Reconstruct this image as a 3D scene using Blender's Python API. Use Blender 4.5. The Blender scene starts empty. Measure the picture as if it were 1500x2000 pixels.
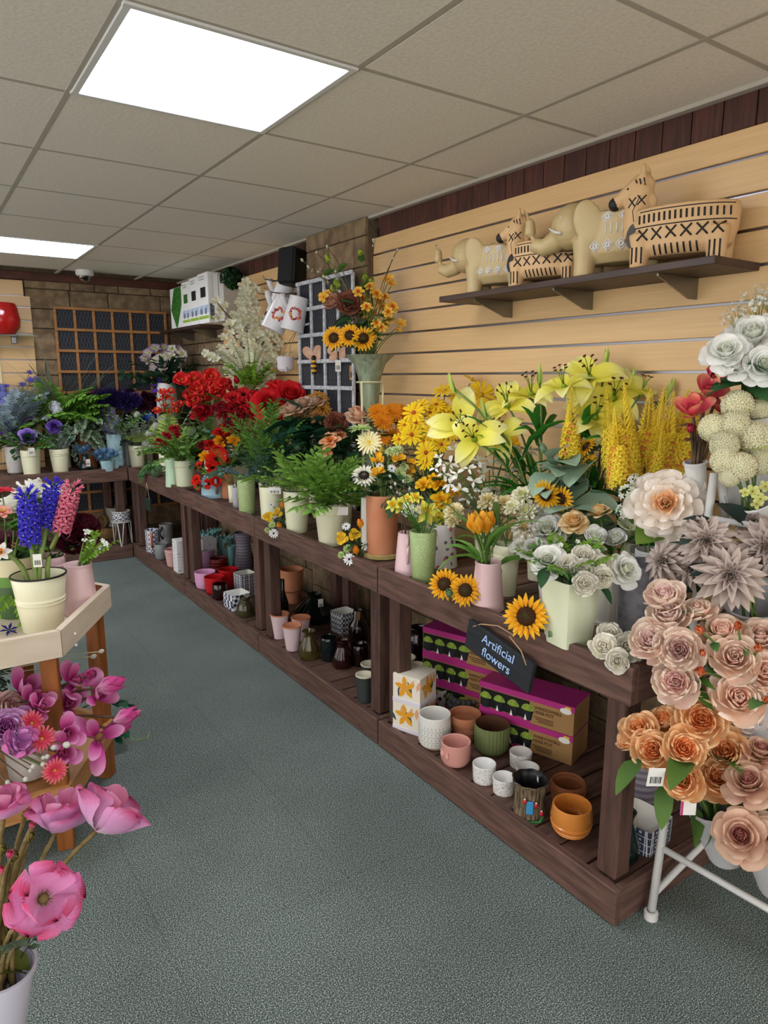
import bpy, math, random
from mathutils import Vector as V, Matrix as M, Euler
from mathutils.bvhtree import BVHTree
S = bpy.context.scene
COL = S.collection
RND = random.Random(11)
PI = math.pi
rad = math.radians

# ------------------------------------------------------------------ camera
W0, H0, FPX = 1500.0, 2000.0, 1356.0
CAM = V((0, 0, 1.4))
PITCH, YAW = math.atan(262 / FPX), rad(34.2)
FW = V((math.sin(YAW) * math.cos(PITCH), math.cos(YAW) * math.cos(PITCH), -math.sin(PITCH)))
RT = V((math.cos(YAW), -math.sin(YAW), 0))
UP = RT.cross(FW)
cd = bpy.data.cameras.new('camera')
cd.sensor_fit = 'VERTICAL'
cd.sensor_height = 36.0
cd.lens = FPX / H0 * 36.0
cd.clip_start = 0.02
co = bpy.data.objects.new('camera', cd)
COL.objects.link(co)
co.matrix_world = M(((RT.x, UP.x, -FW.x, CAM.x), (RT.y, UP.y, -FW.y, CAM.y), (RT.z, UP.z, -FW.z, CAM.z), (0, 0, 0, 1)))
S.camera = co

# ------------------------------------------------------------------ world, exposure
wd = bpy.data.worlds.new('world'); S.world = wd; wd.use_nodes = True
wd.node_tree.nodes['Background'].inputs[0].default_value = (1.0, 0.98, 0.95, 1)
wd.node_tree.nodes['Background'].inputs[1].default_value = 1.9
S.view_settings.view_transform = 'Standard'
S.view_settings.look = 'None'
S.view_settings.gamma = 1.0
S.view_settings.use_curve_mapping = False
S.view_settings.exposure = 0.55
PANEL_POWER = 11.0            # emission strength of the ceiling light diffusers
LIGHT_SPOTS = [(0.778, 2.0), (0.778, 5.0), (0.778, -1.0), (-1.62, 2.0), (-1.62, -1.0), (-1.62, 5.0)]

# ------------------------------------------------------------------ pixel -> room (photo frame 1500 x 2000)
def ray(u, v): return FW * FPX + RT * (u - 750) - UP * (v - 1000)
def onz(u, v, z):
    d = ray(u, v); return CAM + d * ((z - CAM.z) / d.z)
def onx(u, v, x):
    d = ray(u, v); return CAM + d * (x / d.x)
def ony(u, v, y):
    d = ray(u, v); return CAM + d * (y / d.y)
def atd(u, v, dep): return CAM + ray(u, v) * (dep / FPX)
def depth(p): return (p - CAM).dot(FW)
def pix(p):
    q = p - CAM; z = q.dot(FW)
    return 750 + FPX * q.dot(RT) / z, 1000 - FPX * q.dot(UP) / z

# ------------------------------------------------------------------ materials
def hexc(h, a=1.0):
    h = h.lstrip('#')
    c = [int(h[i:i + 2], 16) / 255 for i in (0, 2, 4)]
    return tuple(x / 12.92 if x < .04045 else ((x + .055) / 1.055) ** 2.4 for x in c) + (a,)
MATS = {}
def nt(name):
    m = bpy.data.materials.new(name); m.use_nodes = True
    t = m.node_tree
    return m, t, t.nodes['Principled BSDF']
def node(t, ty, **kw):
    n = t.nodes.new(ty)
    for k, v in kw.items():
        if k.startswith('i_'): n.inputs[k[2:].replace('_', ' ')].default_value = v
        else: setattr(n, k, v)
    return n
def ramp(t, stops, interp='LINEAR'):
    r = t.nodes.new('ShaderNodeValToRGB'); r.color_ramp.interpolation = interp
    e = r.color_ramp.elements
    while len(e) < len(stops): e.new(0.5)
    for q, (p, c) in zip(e, stops): q.position = p; q.color = hexc(c)
    return r
def mat(name, c1, c2=None, rough=.5, metal=0, scale=20, stretch=(1, 1, 1), bump=0, bscale=None, detail=4, coord='Object', lo=.35, hi=.65, trans=0, ior=1.45, coat=0, rand=0, spec=.5):
    """principled material; c1..c2 mixed by noise; bump from noise; rand: hue/value change per object"""
    if name in MATS: return MATS[name]
    m, t, b = nt(name)
    L = t.links.new
    b.inputs['Roughness'].default_value = rough; b.inputs['Metallic'].default_value = metal
    b.inputs['Transmission Weight'].default_value = trans; b.inputs['IOR'].default_value = ior
    b.inputs['Coat Weight'].default_value = coat
    b.inputs['Specular IOR Level'].default_value = spec
    b.inputs['Base Color'].default_value = hexc(c1)
    if c2 or bump:
        if coord == 'Pos': src = node(t, 'ShaderNodeNewGeometry').outputs['Position']
        else: src = node(t, 'ShaderNodeTexCoord').outputs[coord]
        mp = node(t, 'ShaderNodeMapping'); mp.inputs['Scale'].default_value = stretch
        L(src, mp.inputs[0])
        if rand:
            oi = node(t, 'ShaderNodeObjectInfo'); mu = node(t, 'ShaderNodeMath', operation='MULTIPLY'); mu.inputs[1].default_value = 37.0
            L(oi.outputs['Random'], mu.inputs[0]); L(mu.outputs[0], mp.inputs['Location'])
        nz = node(t, 'ShaderNodeTexNoise'); nz.inputs['Scale'].default_value = scale; nz.inputs['Detail'].default_value = detail
        L(mp.outputs[0], nz.inputs['Vector'])
        if c2:
            r = ramp(t, [(lo, c1), (hi, c2)]); L(nz.outputs['Fac'], r.inputs[0]); out = r.outputs[0]
            if rand:
                hs = node(t, 'ShaderNodeHueSaturation'); mr = node(t, 'ShaderNodeMapRange')
                mr.inputs['To Min'].default_value = 1 - rand; mr.inputs['To Max'].default_value = 1 + rand
                L(oi.outputs['Random'], mr.inputs[0]); L(mr.outputs[0], hs.inputs['Value']); L(out, hs.inputs['Color']); out = hs.outputs[0]
            L(out, b.inputs['Base Color'])
        if bump:
            n2 = nz
            if bscale:
                n2 = node(t, 'ShaderNodeTexNoise'); n2.inputs['Scale'].default_value = bscale; n2.inputs['Detail'].default_value = 3; L(mp.outputs[0], n2.inputs['Vector'])
            bp = node(t, 'ShaderNodeBump'); bp.inputs['Strength'].default_value = bump; bp.inputs['Distance'].default_value = .004
            L(n2.outputs['Fac'], bp.inputs['Height']); L(bp.outputs[0], b.inputs['Normal'])
    MATS[name] = m
    return m
def petm(*cols, rough=.65, thin=.25, vein=0.12):
    """petal or leaf material: colours run from the base (uv v=0) to the tip (v=1); fine veins; a little light passes through"""
    key = 'petal_' + '_'.join(c.strip('#') for c in cols) + ('' if thin == .25 else str(thin))
    if key in MATS: return MATS[key]
    m, t, b = nt(key); L = t.links.new
    uv = node(t, 'ShaderNodeTexCoord'); sx = node(t, 'ShaderNodeSeparateXYZ'); L(uv.outputs['UV'], sx.inputs[0])
    n = len(cols)
    r = ramp(t, [(i / max(1, n - 1), c) for i, c in enumerate(cols)] if n > 1 else [(0, cols[0]), (1, cols[0])])
    mp = node(t, 'ShaderNodeMapping'); mp.inputs['Scale'].default_value = (14, 1.5, 1); L(uv.outputs['UV'], mp.inputs[0])
    nz = node(t, 'ShaderNodeTexNoise'); nz.inputs['Scale'].default_value = 3; nz.inputs['Detail'].default_value = 2; L(mp.outputs[0], nz.inputs['Vector'])
    oi = node(t, 'ShaderNodeObjectInfo')
    ad = node(t, 'ShaderNodeMath', operation='MULTIPLY_ADD'); ad.inputs[1].default_value = .3; L(nz.outputs['Fac'], ad.inputs[0])
    sb = node(t, 'ShaderNodeMath', operation='SUBTRACT'); sb.inputs[1].default_value = .15; L(sx.outputs['Y'], sb.inputs[0]); L(sb.outputs[0], ad.inputs[2])
    L(ad.outputs[0], r.inputs[0])
    hs = node(t, 'ShaderNodeHueSaturation'); mr = node(t, 'ShaderNodeMapRange')
    mr.inputs['To Min'].default_value = 1 - vein; mr.inputs['To Max'].default_value = 1 + vein * .6
    L(oi.outputs['Random'], mr.inputs[0]); L(mr.outputs[0], hs.inputs['Value']); L(r.outputs[0], hs.inputs['Color'])
    L(hs.outputs[0], b.inputs['Base Color']); b.inputs['Roughness'].default_value = rough; b.inputs['Specular IOR Level'].default_value = .25
    bp = node(t, 'ShaderNodeBump'); bp.inputs['Strength'].default_value = .3; bp.inputs['Distance'].default_value = .003; L(nz.outputs['Fac'], bp.inputs['Height']); L(bp.outputs[0], b.inputs['Normal'])
    tr = node(t, 'ShaderNodeBsdfTranslucent'); L(hs.outputs[0], tr.inputs[0])
    mx = node(t, 'ShaderNodeMixShader'); mx.inputs[0].default_value = thin
    L(b.outputs[0], mx.inputs[1]); L(tr.outputs[0], mx.inputs[2]); L(mx.outputs[0], t.nodes['Material Output'].inputs[0])
    MATS[key] = m
    return m
def emis(name, c, st):
    m, t, b = nt(name)
    b.inputs['Base Color'].default_value = hexc('#ffffff'); b.inputs['Emission Color'].default_value = hexc(c); b.inputs['Emission Strength'].default_value = st
    return m

# ------------------------------------------------------------------ mesh builder
class B:
    def __init__(s): s.v = []; s.f = []; s.u = []; s.m = []
    def add(s, vs, fs, us=None, m=0, X=None):
        o = len(s.v)
        s.v += [tuple(X @ V(p)) for p in vs] if X is not None else [tuple(p) for p in vs]
        s.u += us if us else [(0.5, 0.5)] * len(vs)
        s.f += [tuple(i + o for i in f) for f in fs]; s.m += [m] * len(fs)
        return s
    def box(s, c, d, ch=.0, m=0, X=None):
        """box with centre c, size d and chamfered edges"""
        x, y, z = d[0] / 2, d[1] / 2, d[2] / 2; ch = min(ch, x * .6, y * .6, z * .6)
        if ch <= 0:
            vs = [(c[0] + i * x, c[1] + j * y, c[2] + k * z) for i in (-1, 1) for j in (-1, 1) for k in (-1, 1)]
            return s.add(vs, [(0, 1, 3, 2), (4, 6, 7, 5), (0, 4, 5, 1), (2, 3, 7, 6), (0, 2, 6, 4), (1, 5, 7, 3)], None, m, X)
        vs = []; ix = {}
        for i in (-1, 1):
            for j in (-1, 1):
                for k in (-1, 1):
                    for a in range(3):
                        q = [x - ch, y - ch, z - ch]; q[a] += ch
                        ix[(i, j, k, a)] = len(vs); vs.append((c[0] + i * q[0], c[1] + j * q[1], c[2] + k * q[2]))
        fs = []
        for a in range(3):
            b1, b2 = (a + 1) % 3, (a + 2) % 3
            for sg in (-1, 1):
                q = []
                for p in ((-1, -1), (1, -1), (1, 1), (-1, 1)):
                    t = [0, 0, 0]; t[a] = sg; t[b1] = p[0]; t[b2] = p[1]; q.append(ix[(*t, a)])
                fs.append(tuple(q if sg > 0 else q[::-1]))
            for p in (-1, 1):
                for r in (-1, 1):
                    t = [0, 0, 0]; t[b1] = p; t[b2] = r
                    t0 = list(t); t1 = list(t); t0[a] = -1; t1[a] = 1
                    q = [ix[(*t0, b1)], ix[(*t1, b1)], ix[(*t1, b2)], ix[(*t0, b2)]]
                    fs.append(tuple(q if p * r > 0 else q[::-1]))
        for i in (-1, 1):
            for j in (-1, 1):
                for k in (-1, 1):
                    q = [ix[(i, j, k, a)] for a in range(3)]
                    fs.append(tuple(q if i * j * k > 0 else q[::-1]))
        return s.add(vs, fs, None, m, X)
    def lathe(s, prof, n=24, m=0, X=None, sq=0, flute=None, cap=(0, 0)):
        """surface of revolution; prof: (r, z[, material]); sq: squareness; flute: (count, depth)"""
        vs = []; us = []; fs = []; ms = []
        for j, p in enumerate(prof):
            for i in range(n):
                a = 2 * PI * i / n; r = p[0]
                if sq:
                    ca, sa = abs(math.cos(a + PI / 4)), abs(math.sin(a + PI / 4)); e = 2 + sq
                    r = r / ((ca ** e + sa ** e) ** (1 / e))
                    r *= .9
                if flute: r *= 1 + flute[1] * math.cos(flute[0] * a)
                vs.append((r * math.cos(a), r * math.sin(a), p[1])); us.append((i / n, j / (len(prof) - 1)))
        for j in range(len(prof) - 1):
            for i in range(n):
                k = (i + 1) % n
                fs.append((j * n + i, j * n + k, (j + 1) * n + k, (j + 1) * n + i)); ms.append(prof[j + 1][2] if len(prof[j + 1]) > 2 else m)
        if cap[0]: fs.append(tuple(range(n))[::-1]); ms.append(m)
        if cap[1]: fs.append(tuple((len(prof) - 1) * n + i for i in range(n))); ms.append(prof[-1][2] if len(prof[-1]) > 2 else m)
        s.add(vs, fs, us, m, X); s.m[-len(fs):] = ms
        return s
    def tube(s, pts, r, n=6, m=0, X=None, r1=None, cap=True):
        pts = [V(p) for p in pts]; vs = []; us = []; fs = []
        k = len(pts); up = V((0, 0, 1))
        for j, p in enumerate(pts):
            d = (pts[min(j + 1, k - 1)] - pts[max(j - 1, 0)]).normalized()
            a = d.cross(up if abs(d.z) < .95 else V((1, 0, 0))).normalized(); b = d.cross(a)
            rr = r if r1 is None else r + (r1 - r) * j / (k - 1)
            for i in range(n):
                t = 2 * PI * i / n; vs.append(p + a * (rr * math.cos(t)) + b * (rr * math.sin(t))); us.append((i / n, j / (k - 1)))
        for j in range(k - 1):
            for i in range(n):
                q = (i + 1) % n; fs.append((j * n + i, j * n + q, (j + 1) * n + q, (j + 1) * n + i))
        if cap: fs += [tuple(range(n))[::-1], tuple((k - 1) * n + i for i in range(n))]
        return s.add(vs, fs, us, m, X)
    def ball(s, c, r, n=10, m=0, X=None, sc=(1, 1, 1), half=False):
        h = n // 2 + 1; vs = []; us = []; fs = []
        for j in range(h + 1):
            a = PI * j / h * (.5 if half else 1)
            for i in range(n):
                b = 2 * PI * i / n
                vs.append((c[0] + r * sc[0] * math.sin(a) * math.cos(b), c[1] + r * sc[1] * math.sin(a) * math.sin(b), c[2] + r * sc[2] * math.cos(a))); us.append((i / n, 1 - j / h))
        for j in range(h):
            for i in range(n):
                k = (i + 1) % n; fs.append((j * n + i, (j + 1) * n + i, (j + 1) * n + k, j * n + k))
        return s.add(vs, fs, us, m, X)
    def petal(s, L, W, e0, e1, cup=0, ruf=0, prof='r', r0=0, z0=0, az=0, nu=4, nv=5, m=0, X=None, rnd=None, twist=0, rf=5, base=.22):
        rnd = rnd or RND
        vs = []; us = []; fs = []; r, z = r0, z0; ca, sa = math.cos(az), math.sin(az)
        ph = rnd.random() * 6
        for j in range(nv + 1):
            q = math.sin(PI / 2 * j / nv) ** .9 if nv > 2 else j / nv
            e = rad(e0 + (e1 - e0) * q)
            if j: r += math.cos(e) * L * (q - q0); z += math.sin(e) * L * (q - q0)
            q0 = q
            if prof == 'r': w = (q ** .55) * max(0, 1 - q ** 5) ** .5 * 1.12 + base * (1 - q)
            elif prof == 'p': w = math.sin(PI * min(1, q ** .8)) ** .85 + base * (1 - q) * .8
            elif prof == 's': w = (q ** .9) * max(0, 1 - q ** 8) ** .5 * 1.1 + base * (1 - q)
            else: w = (1 - q ** 2) * .8 + .2 * (1 - q)
            if j == nv: w = max(w, .16 if prof != 'p' else .02)
            w *= W / 2
            nr, nz = -math.sin(e), math.cos(e)
            for i in range(nu + 1):
                t = 2 * i / nu - 1
                lift = cup * W * (2 * w / W) ** 2 * t * t + ruf * W * math.sin(ph + t * rf + q * 3) * q * q * (.35 + abs(t)) * min(1, 2 * w / W + .25) + (.05 * W * math.sin(ph * 2 + t * 11) * q * q if W > 1.4 else 0) + twist * 2 * w * t * q
                y = w * t * (1 - .35 * min(1, abs(cup)) * t * t * .5)
                rr = r + nr * lift; zz = z + nz * lift + (ruf * .3 * L * math.sin(ph + t * rf * 1.3) * .4 if j == nv else 0)
                vs.append((rr * ca - y * sa, rr * sa + y * ca, zz)); us.append((i / nu, q))
        for j in range(nv):
            for i in range(nu):
                a = j * (nu + 1) + i; fs.append((a, a + 1, a + nu + 2, a + nu + 1))
        return s.add(vs, fs, us, m, X)
    def mesh(s, name, mats, smooth=True, sharp=None):
        me = bpy.data.meshes.new(name)
        me.from_pydata(s.v, [], s.f)
        for q in mats: me.materials.append(q)
        if len(mats) > 1: me.polygons.foreach_set('material_index', s.m)
        uv = me.uv_layers.new(name='UVMap')
        li = [0] * len(me.loops); me.loops.foreach_get('vertex_index', li)
        fl = [0.0] * (2 * len(li))
        for i, k in enumerate(li): fl[2 * i], fl[2 * i + 1] = s.u[k]
        uv.data.foreach_set('uv', fl)
        if smooth:
            me.polygons.foreach_set('use_smooth', [True] * len(s.f))
            if sharp: me.set_sharp_from_angle(angle=rad(sharp))
        me.update()
        return me
def ob(name, me, parent=None, X=None):
    o = bpy.data.objects.new(name, me); COL.objects.link(o)
    if parent is not None: o.parent = parent
    if X is not None:
        if isinstance(X, M): o.matrix_basis = X
        else: o.location = X
    return o
def bo(name, b, mats, parent=None, X=None, smooth=True, sharp=40):
    if not isinstance(mats, (list, tuple)): mats = [mats]
    return ob(name, b.mesh(name, mats, smooth, sharp), parent, X)
def tag(o, label, cat, group=None):
    o['label'] = label; o['category'] = cat
    if group: o['group'] = group
    return o
def thing(name, label, cat, loc=(0, 0, 0), rz=0, group=None):
    o = bpy.data.objects.new(name, None); COL.objects.link(o); o.empty_display_size = .05
    o.location = loc; o.rotation_euler = (0, 0, rz)
    return tag(o, label, cat, group)
def struct(o):
    o['kind'] = 'structure'; return o
def T(*a): return M.Translation(V(a))
def RZ(a): return M.Rotation(a, 4, 'Z')
def RX(a): return M.Rotation(a, 4, 'X')
def RY(a): return M.Rotation(a, 4, 'Y')
def SC(a): return M.Diagonal((a, a, a, 1))
def facing(p, d, size=1, roll=0):
    return M.Translation(p) @ V(d).to_track_quat('Z', 'Y').to_matrix().to_4x4() @ RZ(roll) @ SC(size)

# ================================================================== the room
XW, YB, ZC = 2.07, 6.17, 2.2
m_carpet = None
def carpet():
    m, t, b = nt('grey_carpet'); L = t.links.new
    g = node(t, 'ShaderNodeNewGeometry')
    n1 = node(t, 'ShaderNodeTexNoise'); n1.inputs['Scale'].default_value = 340; n1.inputs['Detail'].default_value = 2; L(g.outputs['Position'], n1.inputs['Vector'])
    n2 = node(t, 'ShaderNodeTexNoise'); n2.inputs['Scale'].default_value = 2.2; n2.inputs['Detail'].default_value = 5; L(g.outputs['Position'], n2.inputs['Vector'])
    r1 = ramp(t, [(.30, '#202927'), (.46, '#525e5a'), (.56, '#7a8681'), (.68, '#ccd4ce')]); L(n1.outputs['Fac'], r1.inputs[0])
    r2 = ramp(t, [(.35, '#cfcfcf'), (.65, '#ffffff')]); L(n2.outputs['Fac'], r2.inputs[0])
    mx = node(t, 'ShaderNodeMix', data_type='RGBA', blend_type='MULTIPLY'); mx.inputs[0].default_value = .55
    L(r1.outputs[0], mx.inputs[6]); L(r2.outputs[0], mx.inputs[7]); L(mx.outputs[2], b.inputs['Base Color'])
    b.inputs['Roughness'].default_value = .95; b.inputs['Specular IOR Level'].default_value = .1
    bp = node(t, 'ShaderNodeBump'); bp.inputs['Strength'].default_value = .12; bp.inputs['Distance'].default_value = .002
    L(n1.outputs['Fac'], bp.inputs['Height']); L(bp.outputs[0], b.inputs['Normal'])
    return m
m_carpet = carpet()
m_black = mat('dark_backing', '#141312', rough=.9)
m_ceil = mat('ceiling_tile_white', '#dcd5c9', '#e6e0d5', rough=.95, scale=90, bump=.15, coord='Pos')
m_bar = mat('ceiling_grid_white', '#aca598', rough=.8)
m_stone = mat('brown_sandstone', '#66533f', '#8a7559', rough=.95, scale=14, bump=.45, bscale=60, coord='Pos', rand=.16)
m_mortar = mat('grey_mortar', '#5a4c3b', '#6e5d48', rough=1, scale=40, coord='Pos')
m_slat = mat('maple_slatwall', '#cba673', '#d3ae7c', rough=.42, scale=5, stretch=(1, .8, 22), detail=6, coord='Pos', rand=.03)
m_alu = mat('aluminium_strip', '#86858a', rough=.3, metal=1)
m_plank = mat('dark_stained_plank', '#351811', '#522a1f', rough=.55, scale=7, stretch=(1, 14, 1.2), coord='Pos', rand=.2)
m_cream = mat('cream_wall_paint', '#d6cfc2', rough=.9)
m_bench = mat('brown_stained_timber', '#4d362e', '#6d5045', rough=.62, scale=6, stretch=(8, 1.1, 10), detail=6, coord='Object', bump=.18, rand=.12)
m_benchx = mat('brown_stained_timber_x', '#4d362e', '#6d5045', rough=.62, scale=6, stretch=(1.1, 8, 10), detail=6, coord='Object', bump=.18, rand=.12)
m_benchz = mat('brown_stained_timber_z', '#452e27', '#5f4339', rough=.62, scale=6, stretch=(9, 9, 1.1), detail=6, coord='Object', bump=.18, rand=.12)

fl = struct(bo('floor', B().box((-.6, 1.8, -.03), (5.6, 9.4, .05)), m_black))
tm = B().box((0, 0, -.0025), (.4994, .4994, .005), .0005).mesh('carpet_tile', [m_carpet], False)
for i in range(-7, 3):
    for j in range(-8, 11):
        ob('carpet_tile', tm, fl, (.896 + .5 * i + .25, 1.0 + .5 * j + .25, 0))
ce = struct(bo('ceiling', B().box((-.6, 1.8, ZC + .06), (5.6, 9.4, .05)), m_cream))
cm = B().box((0, 0, .006), (.586, .586, .012), .002).mesh('ceiling_tile', [m_ceil], False)
GX = [1.684 - .606 * k for k in range(9)]
for i in range(-7, 2):
    for j in range(-8, 8):
        cx, cy = 1.075 + .3 + .6 * i + (.006 if i >= 0 else 0), 1.70 + .3 + .6 * j
        if any(abs(cx - a) < .2 and abs(cy - b) < .2 for a, b in LIGHT_SPOTS): continue
        if cy < 6.1 and cx < 2.3: ob('ceiling_tile', cm, ce, (cx, cy, ZC))
for i in range(-7, 2):
    b = B().box((0, 0, .005), (.018, 9.0, .012), .001)
    bo('grid_bar', b, m_bar, ce, (1.075 + .6 * i + (.008 if i > 0 else 0), 1.67, ZC))
for j in range(-7, 8):
    bo('grid_bar', B().box((0, 0, .0055), (5.4, .018, .012), .001), m_bar, ce, (-.63, 1.70 + .6 * j, ZC))
bo('trim_ceiling_edge', B().box((0, 0, -.004), (.03, 9, .016), .002), m_bar, ce, (XW - .03, 1.67, ZC))

# right wall: slat boards, dark planks on top, a stone pier
wr = struct(bo('wall_right', B().box((XW + .08, 1.8, 1.1), (.12, 9.4, 2.3)), m_mortar))
def stones(parent, y0, y1, z0, z1, x, axis, seed, depth_=.022):
    """ashlar blocks of uneven size laid in courses; axis 'y' along the right wall, 'x' along the back wall"""
    r = random.Random(seed); z = z0
    while z < z1 - .02:
        h = min(r.choice((.09, .12, .15, .17, .24)), z1 - z)
        y = y0 - r.random() * .2
        while y < y1 - .01:
            w = r.uniform(.14, .46); a, e = max(y, y0), min(y + w, y1)
            if e - a > .02:
                d = depth_ + r.uniform(-.003, .003)
                bl = B().box((0, 0, 0), (d, e - a - .006, h - .006) if axis == 'y' else (e - a - .006, d, h - .006), .004)
                c = ((a + e) / 2, z + h / 2)
                bo('stone', bl, m_stone, parent, (x - d / 2 + .01, c[0], c[1]) if axis == 'y' else (c[0], x - d / 2 + .01, c[1]), sharp=25)
            y += w
        z += h
def slats(parent, a0, a1, ztop, zbot, axis, w):
    z = ztop; first = True
    while z > zbot:
        h = .0995 if not first else .085
        c = z - h / 2
        q = B().box((0, 0, 0), (.018, a1 - a0, h - .009) if axis == 'y' else (a1 - a0, .018, h - .009), .0015)
        s = B().box((0, 0, 0), (.004, a1 - a0, .010) if axis == 'y' else (a1 - a0, .004, .010))
        if axis == 'y':
            bo('slat', q, m_slat, parent, (w - .009, (a0 + a1) / 2, c)); bo('groove_strip', s, m_alu, parent, (w - .003, (a0 + a1) / 2, z - h))
        else:
            bo('slat', q, m_slat, parent, ((a0 + a1) / 2, w - .009, c)); bo('groove_strip', s, m_alu, parent, ((a0 + a1) / 2, w - .003, z - h))
        z -= h; first = False
bo('slat_backing', B().box((0, 0, 0), (.006, 9, 1.5)), m_black, wr, (XW + .017, 1.7, 1.4))
slats(wr, -2.4, 3.12, 2.10, .72, 'y', XW)
slats(wr, 3.76, 5.2, 2.10, .72, 'y', XW)
for k in range(-24, 40):
    y = .1 * k + 1.118 - .0
    if 3.10 < y < 3.8 or y > 6.1: continue
    bo('plank', B().box((0, 0, 0), (.02, .097, .105), .003), m_plank, wr, (XW - .006, y, 2.1475))
for k in range(41, 50):
    bo('plank', B().box((0, 0, 0), (.02, .097, .105), .003), m_plank, wr, (XW - .006, .1 * k + 1.118, 2.1475))
stones(wr, 3.12, 3.76, 0, 2.2, XW - .05, 'y', 3)
bo('pier_core', B().box((0, 0, 1.1), (.09, .63, 2.2)), m_mortar, wr, (XW, 3.44, 0))
stones(wr, 5.2, 6.17, 0, 2.1, XW, 'y', 5)
stones(wr, .0, 3.12, 0, .62, XW, 'y', 8)
stones(wr, 3.76, 5.2, 0, .62, XW, 'y', 9)
# back wall
wb = struct(bo('wall_back', B().box((-.6, YB + .08, 1.1), (5.6, .12, 2.3)), m_mortar))
stones(wb, .84, 2.07, 0, 2.2, YB, 'x', 21)
stones(wb, -.6, .84, 0, .62, YB, 'x', 22)
slats(wb, -.6, .872, 2.02, .66, 'x', YB - .015)
bo('slat', B().box((0, 0, 0), (1.43, .018, .11), .0015), m_slat, wb, (.115, YB - .024, 2.076))
bo('groove_strip', B().box((0, 0, 0), (1.43, .004, .010)), m_alu, wb, (.115, YB - .018, 2.076 - .058))
bo('slat_upright', B().box((0, 0, 0), (.05, .012, 1.4), .002), mat('pale_slat_post', '#d8c79c', rough=.4), wb, (.60, YB - .038, 1.45))
bo('trim_top', B().box((0, 0, 0), (5.3, .03, .06), .003), m_plank, wb, (-.5, YB - .03, 2.166))
# the shop goes on to the left; a glazed shopfront stands behind the photographer
wf = struct(bo('wall_rear', B().box((-.6, -2.6, .2), (5.6, .12, .4)), m_cream))
for k in range(5): bo('shopfront_post', B().box((0, 0, 0), (.09, .09, 1.8), .004), m_cream, wf, (-3.2 + 1.3 * k, -2.6, 1.3))
bo('shopfront_head', B().box((0, 0, 0), (5.6, .12, .1), .004), m_cream, wf, (-.6, -2.6, 2.16))

# ceiling lights
m_diff = emis('lit_diffuser', '#eef3ff', PANEL_POWER)
m_frame = mat('light_frame_white', '#d8d8d6', rough=.4)
for k, (x, y) in enumerate(LIGHT_SPOTS):
    lab = ['bright square ceiling light nearest the zebra and elephant planters', 'bright square ceiling light close to the far stone wall', 'square ceiling light over the entrance side', 'square ceiling light over the aisle beyond the hexagonal table', 'square ceiling light over the room corner', 'square ceiling light in the far corner beyond the aisle'][k]
    t = thing('ceiling_light', lab, 'light', (x, y, ZC), group='square ceiling lights')
    bo('diffuser', B().box((0, 0, .004), (.566, .566, .006)), m_diff, t)
    fr = B()
    for sx, sy, dx, dy in ((0, .288, .6, .02), (0, -.288, .6, .02), (.288, 0, .02, .56), (-.288, 0, .02, .56)): fr.box((sx, sy, .002), (dx, dy, .016), .002)
    bo('light_frame', fr, m_frame, t)

# ================================================================== staging benches
def staging_table(label, X, Lg, D=.66, mirror=False):
    """two-tier slatted staging table; local y runs along the front, local x from the front edge to the wall"""
    t = thing('staging_table', label, 'table', group='slatted staging tables along the walls'); t.matrix_basis = X
    zt, zf, zk = .715, .615, .105
    bo('fascia_board', B().box((0, 0, 0), (.024, Lg - .004, zt - zf), .003), m_bench, t, (.012, Lg / 2, (zt + zf) / 2))
    bo('rear_board', B().box((0, 0, 0), (.02, Lg - .004, .08), .003), m_bench, t, (D - .012, Lg / 2, .66))
    for y in (.014, Lg - .014):
        bo('end_board', B().box((0, 0, 0), (D - .05, .024, zt - zf), .003), m_benchx, t, (D / 2, y, (zt + zf) / 2))
        bo('plinth_end', B().box((0, 0, 0), (D - .05, .024, zk - .002), .003), m_benchx, t, (D / 2, y, zk / 2 + .001))
    bo('plinth_board', B().box((0, 0, 0), (.026, Lg - .004, zk - .002), .003), m_bench, t, (.013, Lg / 2, zk / 2 + .001))
    n = round((Lg - .06) / .098); p = (Lg - .056) / n
    for k in range(n):
        y = .028 + p * (k + .5)
        for z in (.692, .094):
            w = p - RND.uniform(.006, .010)
            bo('slat', B().box((0, 0, 0), (D - .05, w, .016), .002), m_benchx, t, (D / 2, y, z + RND.uniform(-.001, .001) - .004))
    for x in (.062, D - .06):
        for y in (.062, Lg - .062):
            bo('post', B().box((0, 0, 0), (.062, .062, .578), .005), m_benchz, t, (x, y, .392))
    bo('cross_bearer', B().box((0, 0, 0), (D - .16, .04, .05), .003), m_benchx, t, (D / 2, Lg / 2, .652))
    return t
XF = 1.37
for y0, y1, lab in ((.955, 2.06, 'brown slatted staging table at the open end under the white roses'), (2.065, 3.17, 'second brown staging table, below the tall terracotta cylinder vase'), (3.175, 4.325, 'third brown staging table, holding the pale blue watering can'), (4.33, 5.545, 'fourth brown staging table, nearest the stone corner on the long wall'), (5.55, 6.13, 'short brown staging table filling the stone corner')):
    staging_table(lab, T(XF, y0, 0), y1 - y0, .66 if y0 < 2 or y0 > 4 else .575)
for x1, Lg, lab in ((1.365, 1.2, 'brown staging table across the back wall under the ferns'), (.16, 1.2, 'brown staging table across the back wall under the purple roses')):
    staging_table(lab, T(x1, 5.55, 0) @ RZ(PI / 2), Lg, .55)

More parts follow.
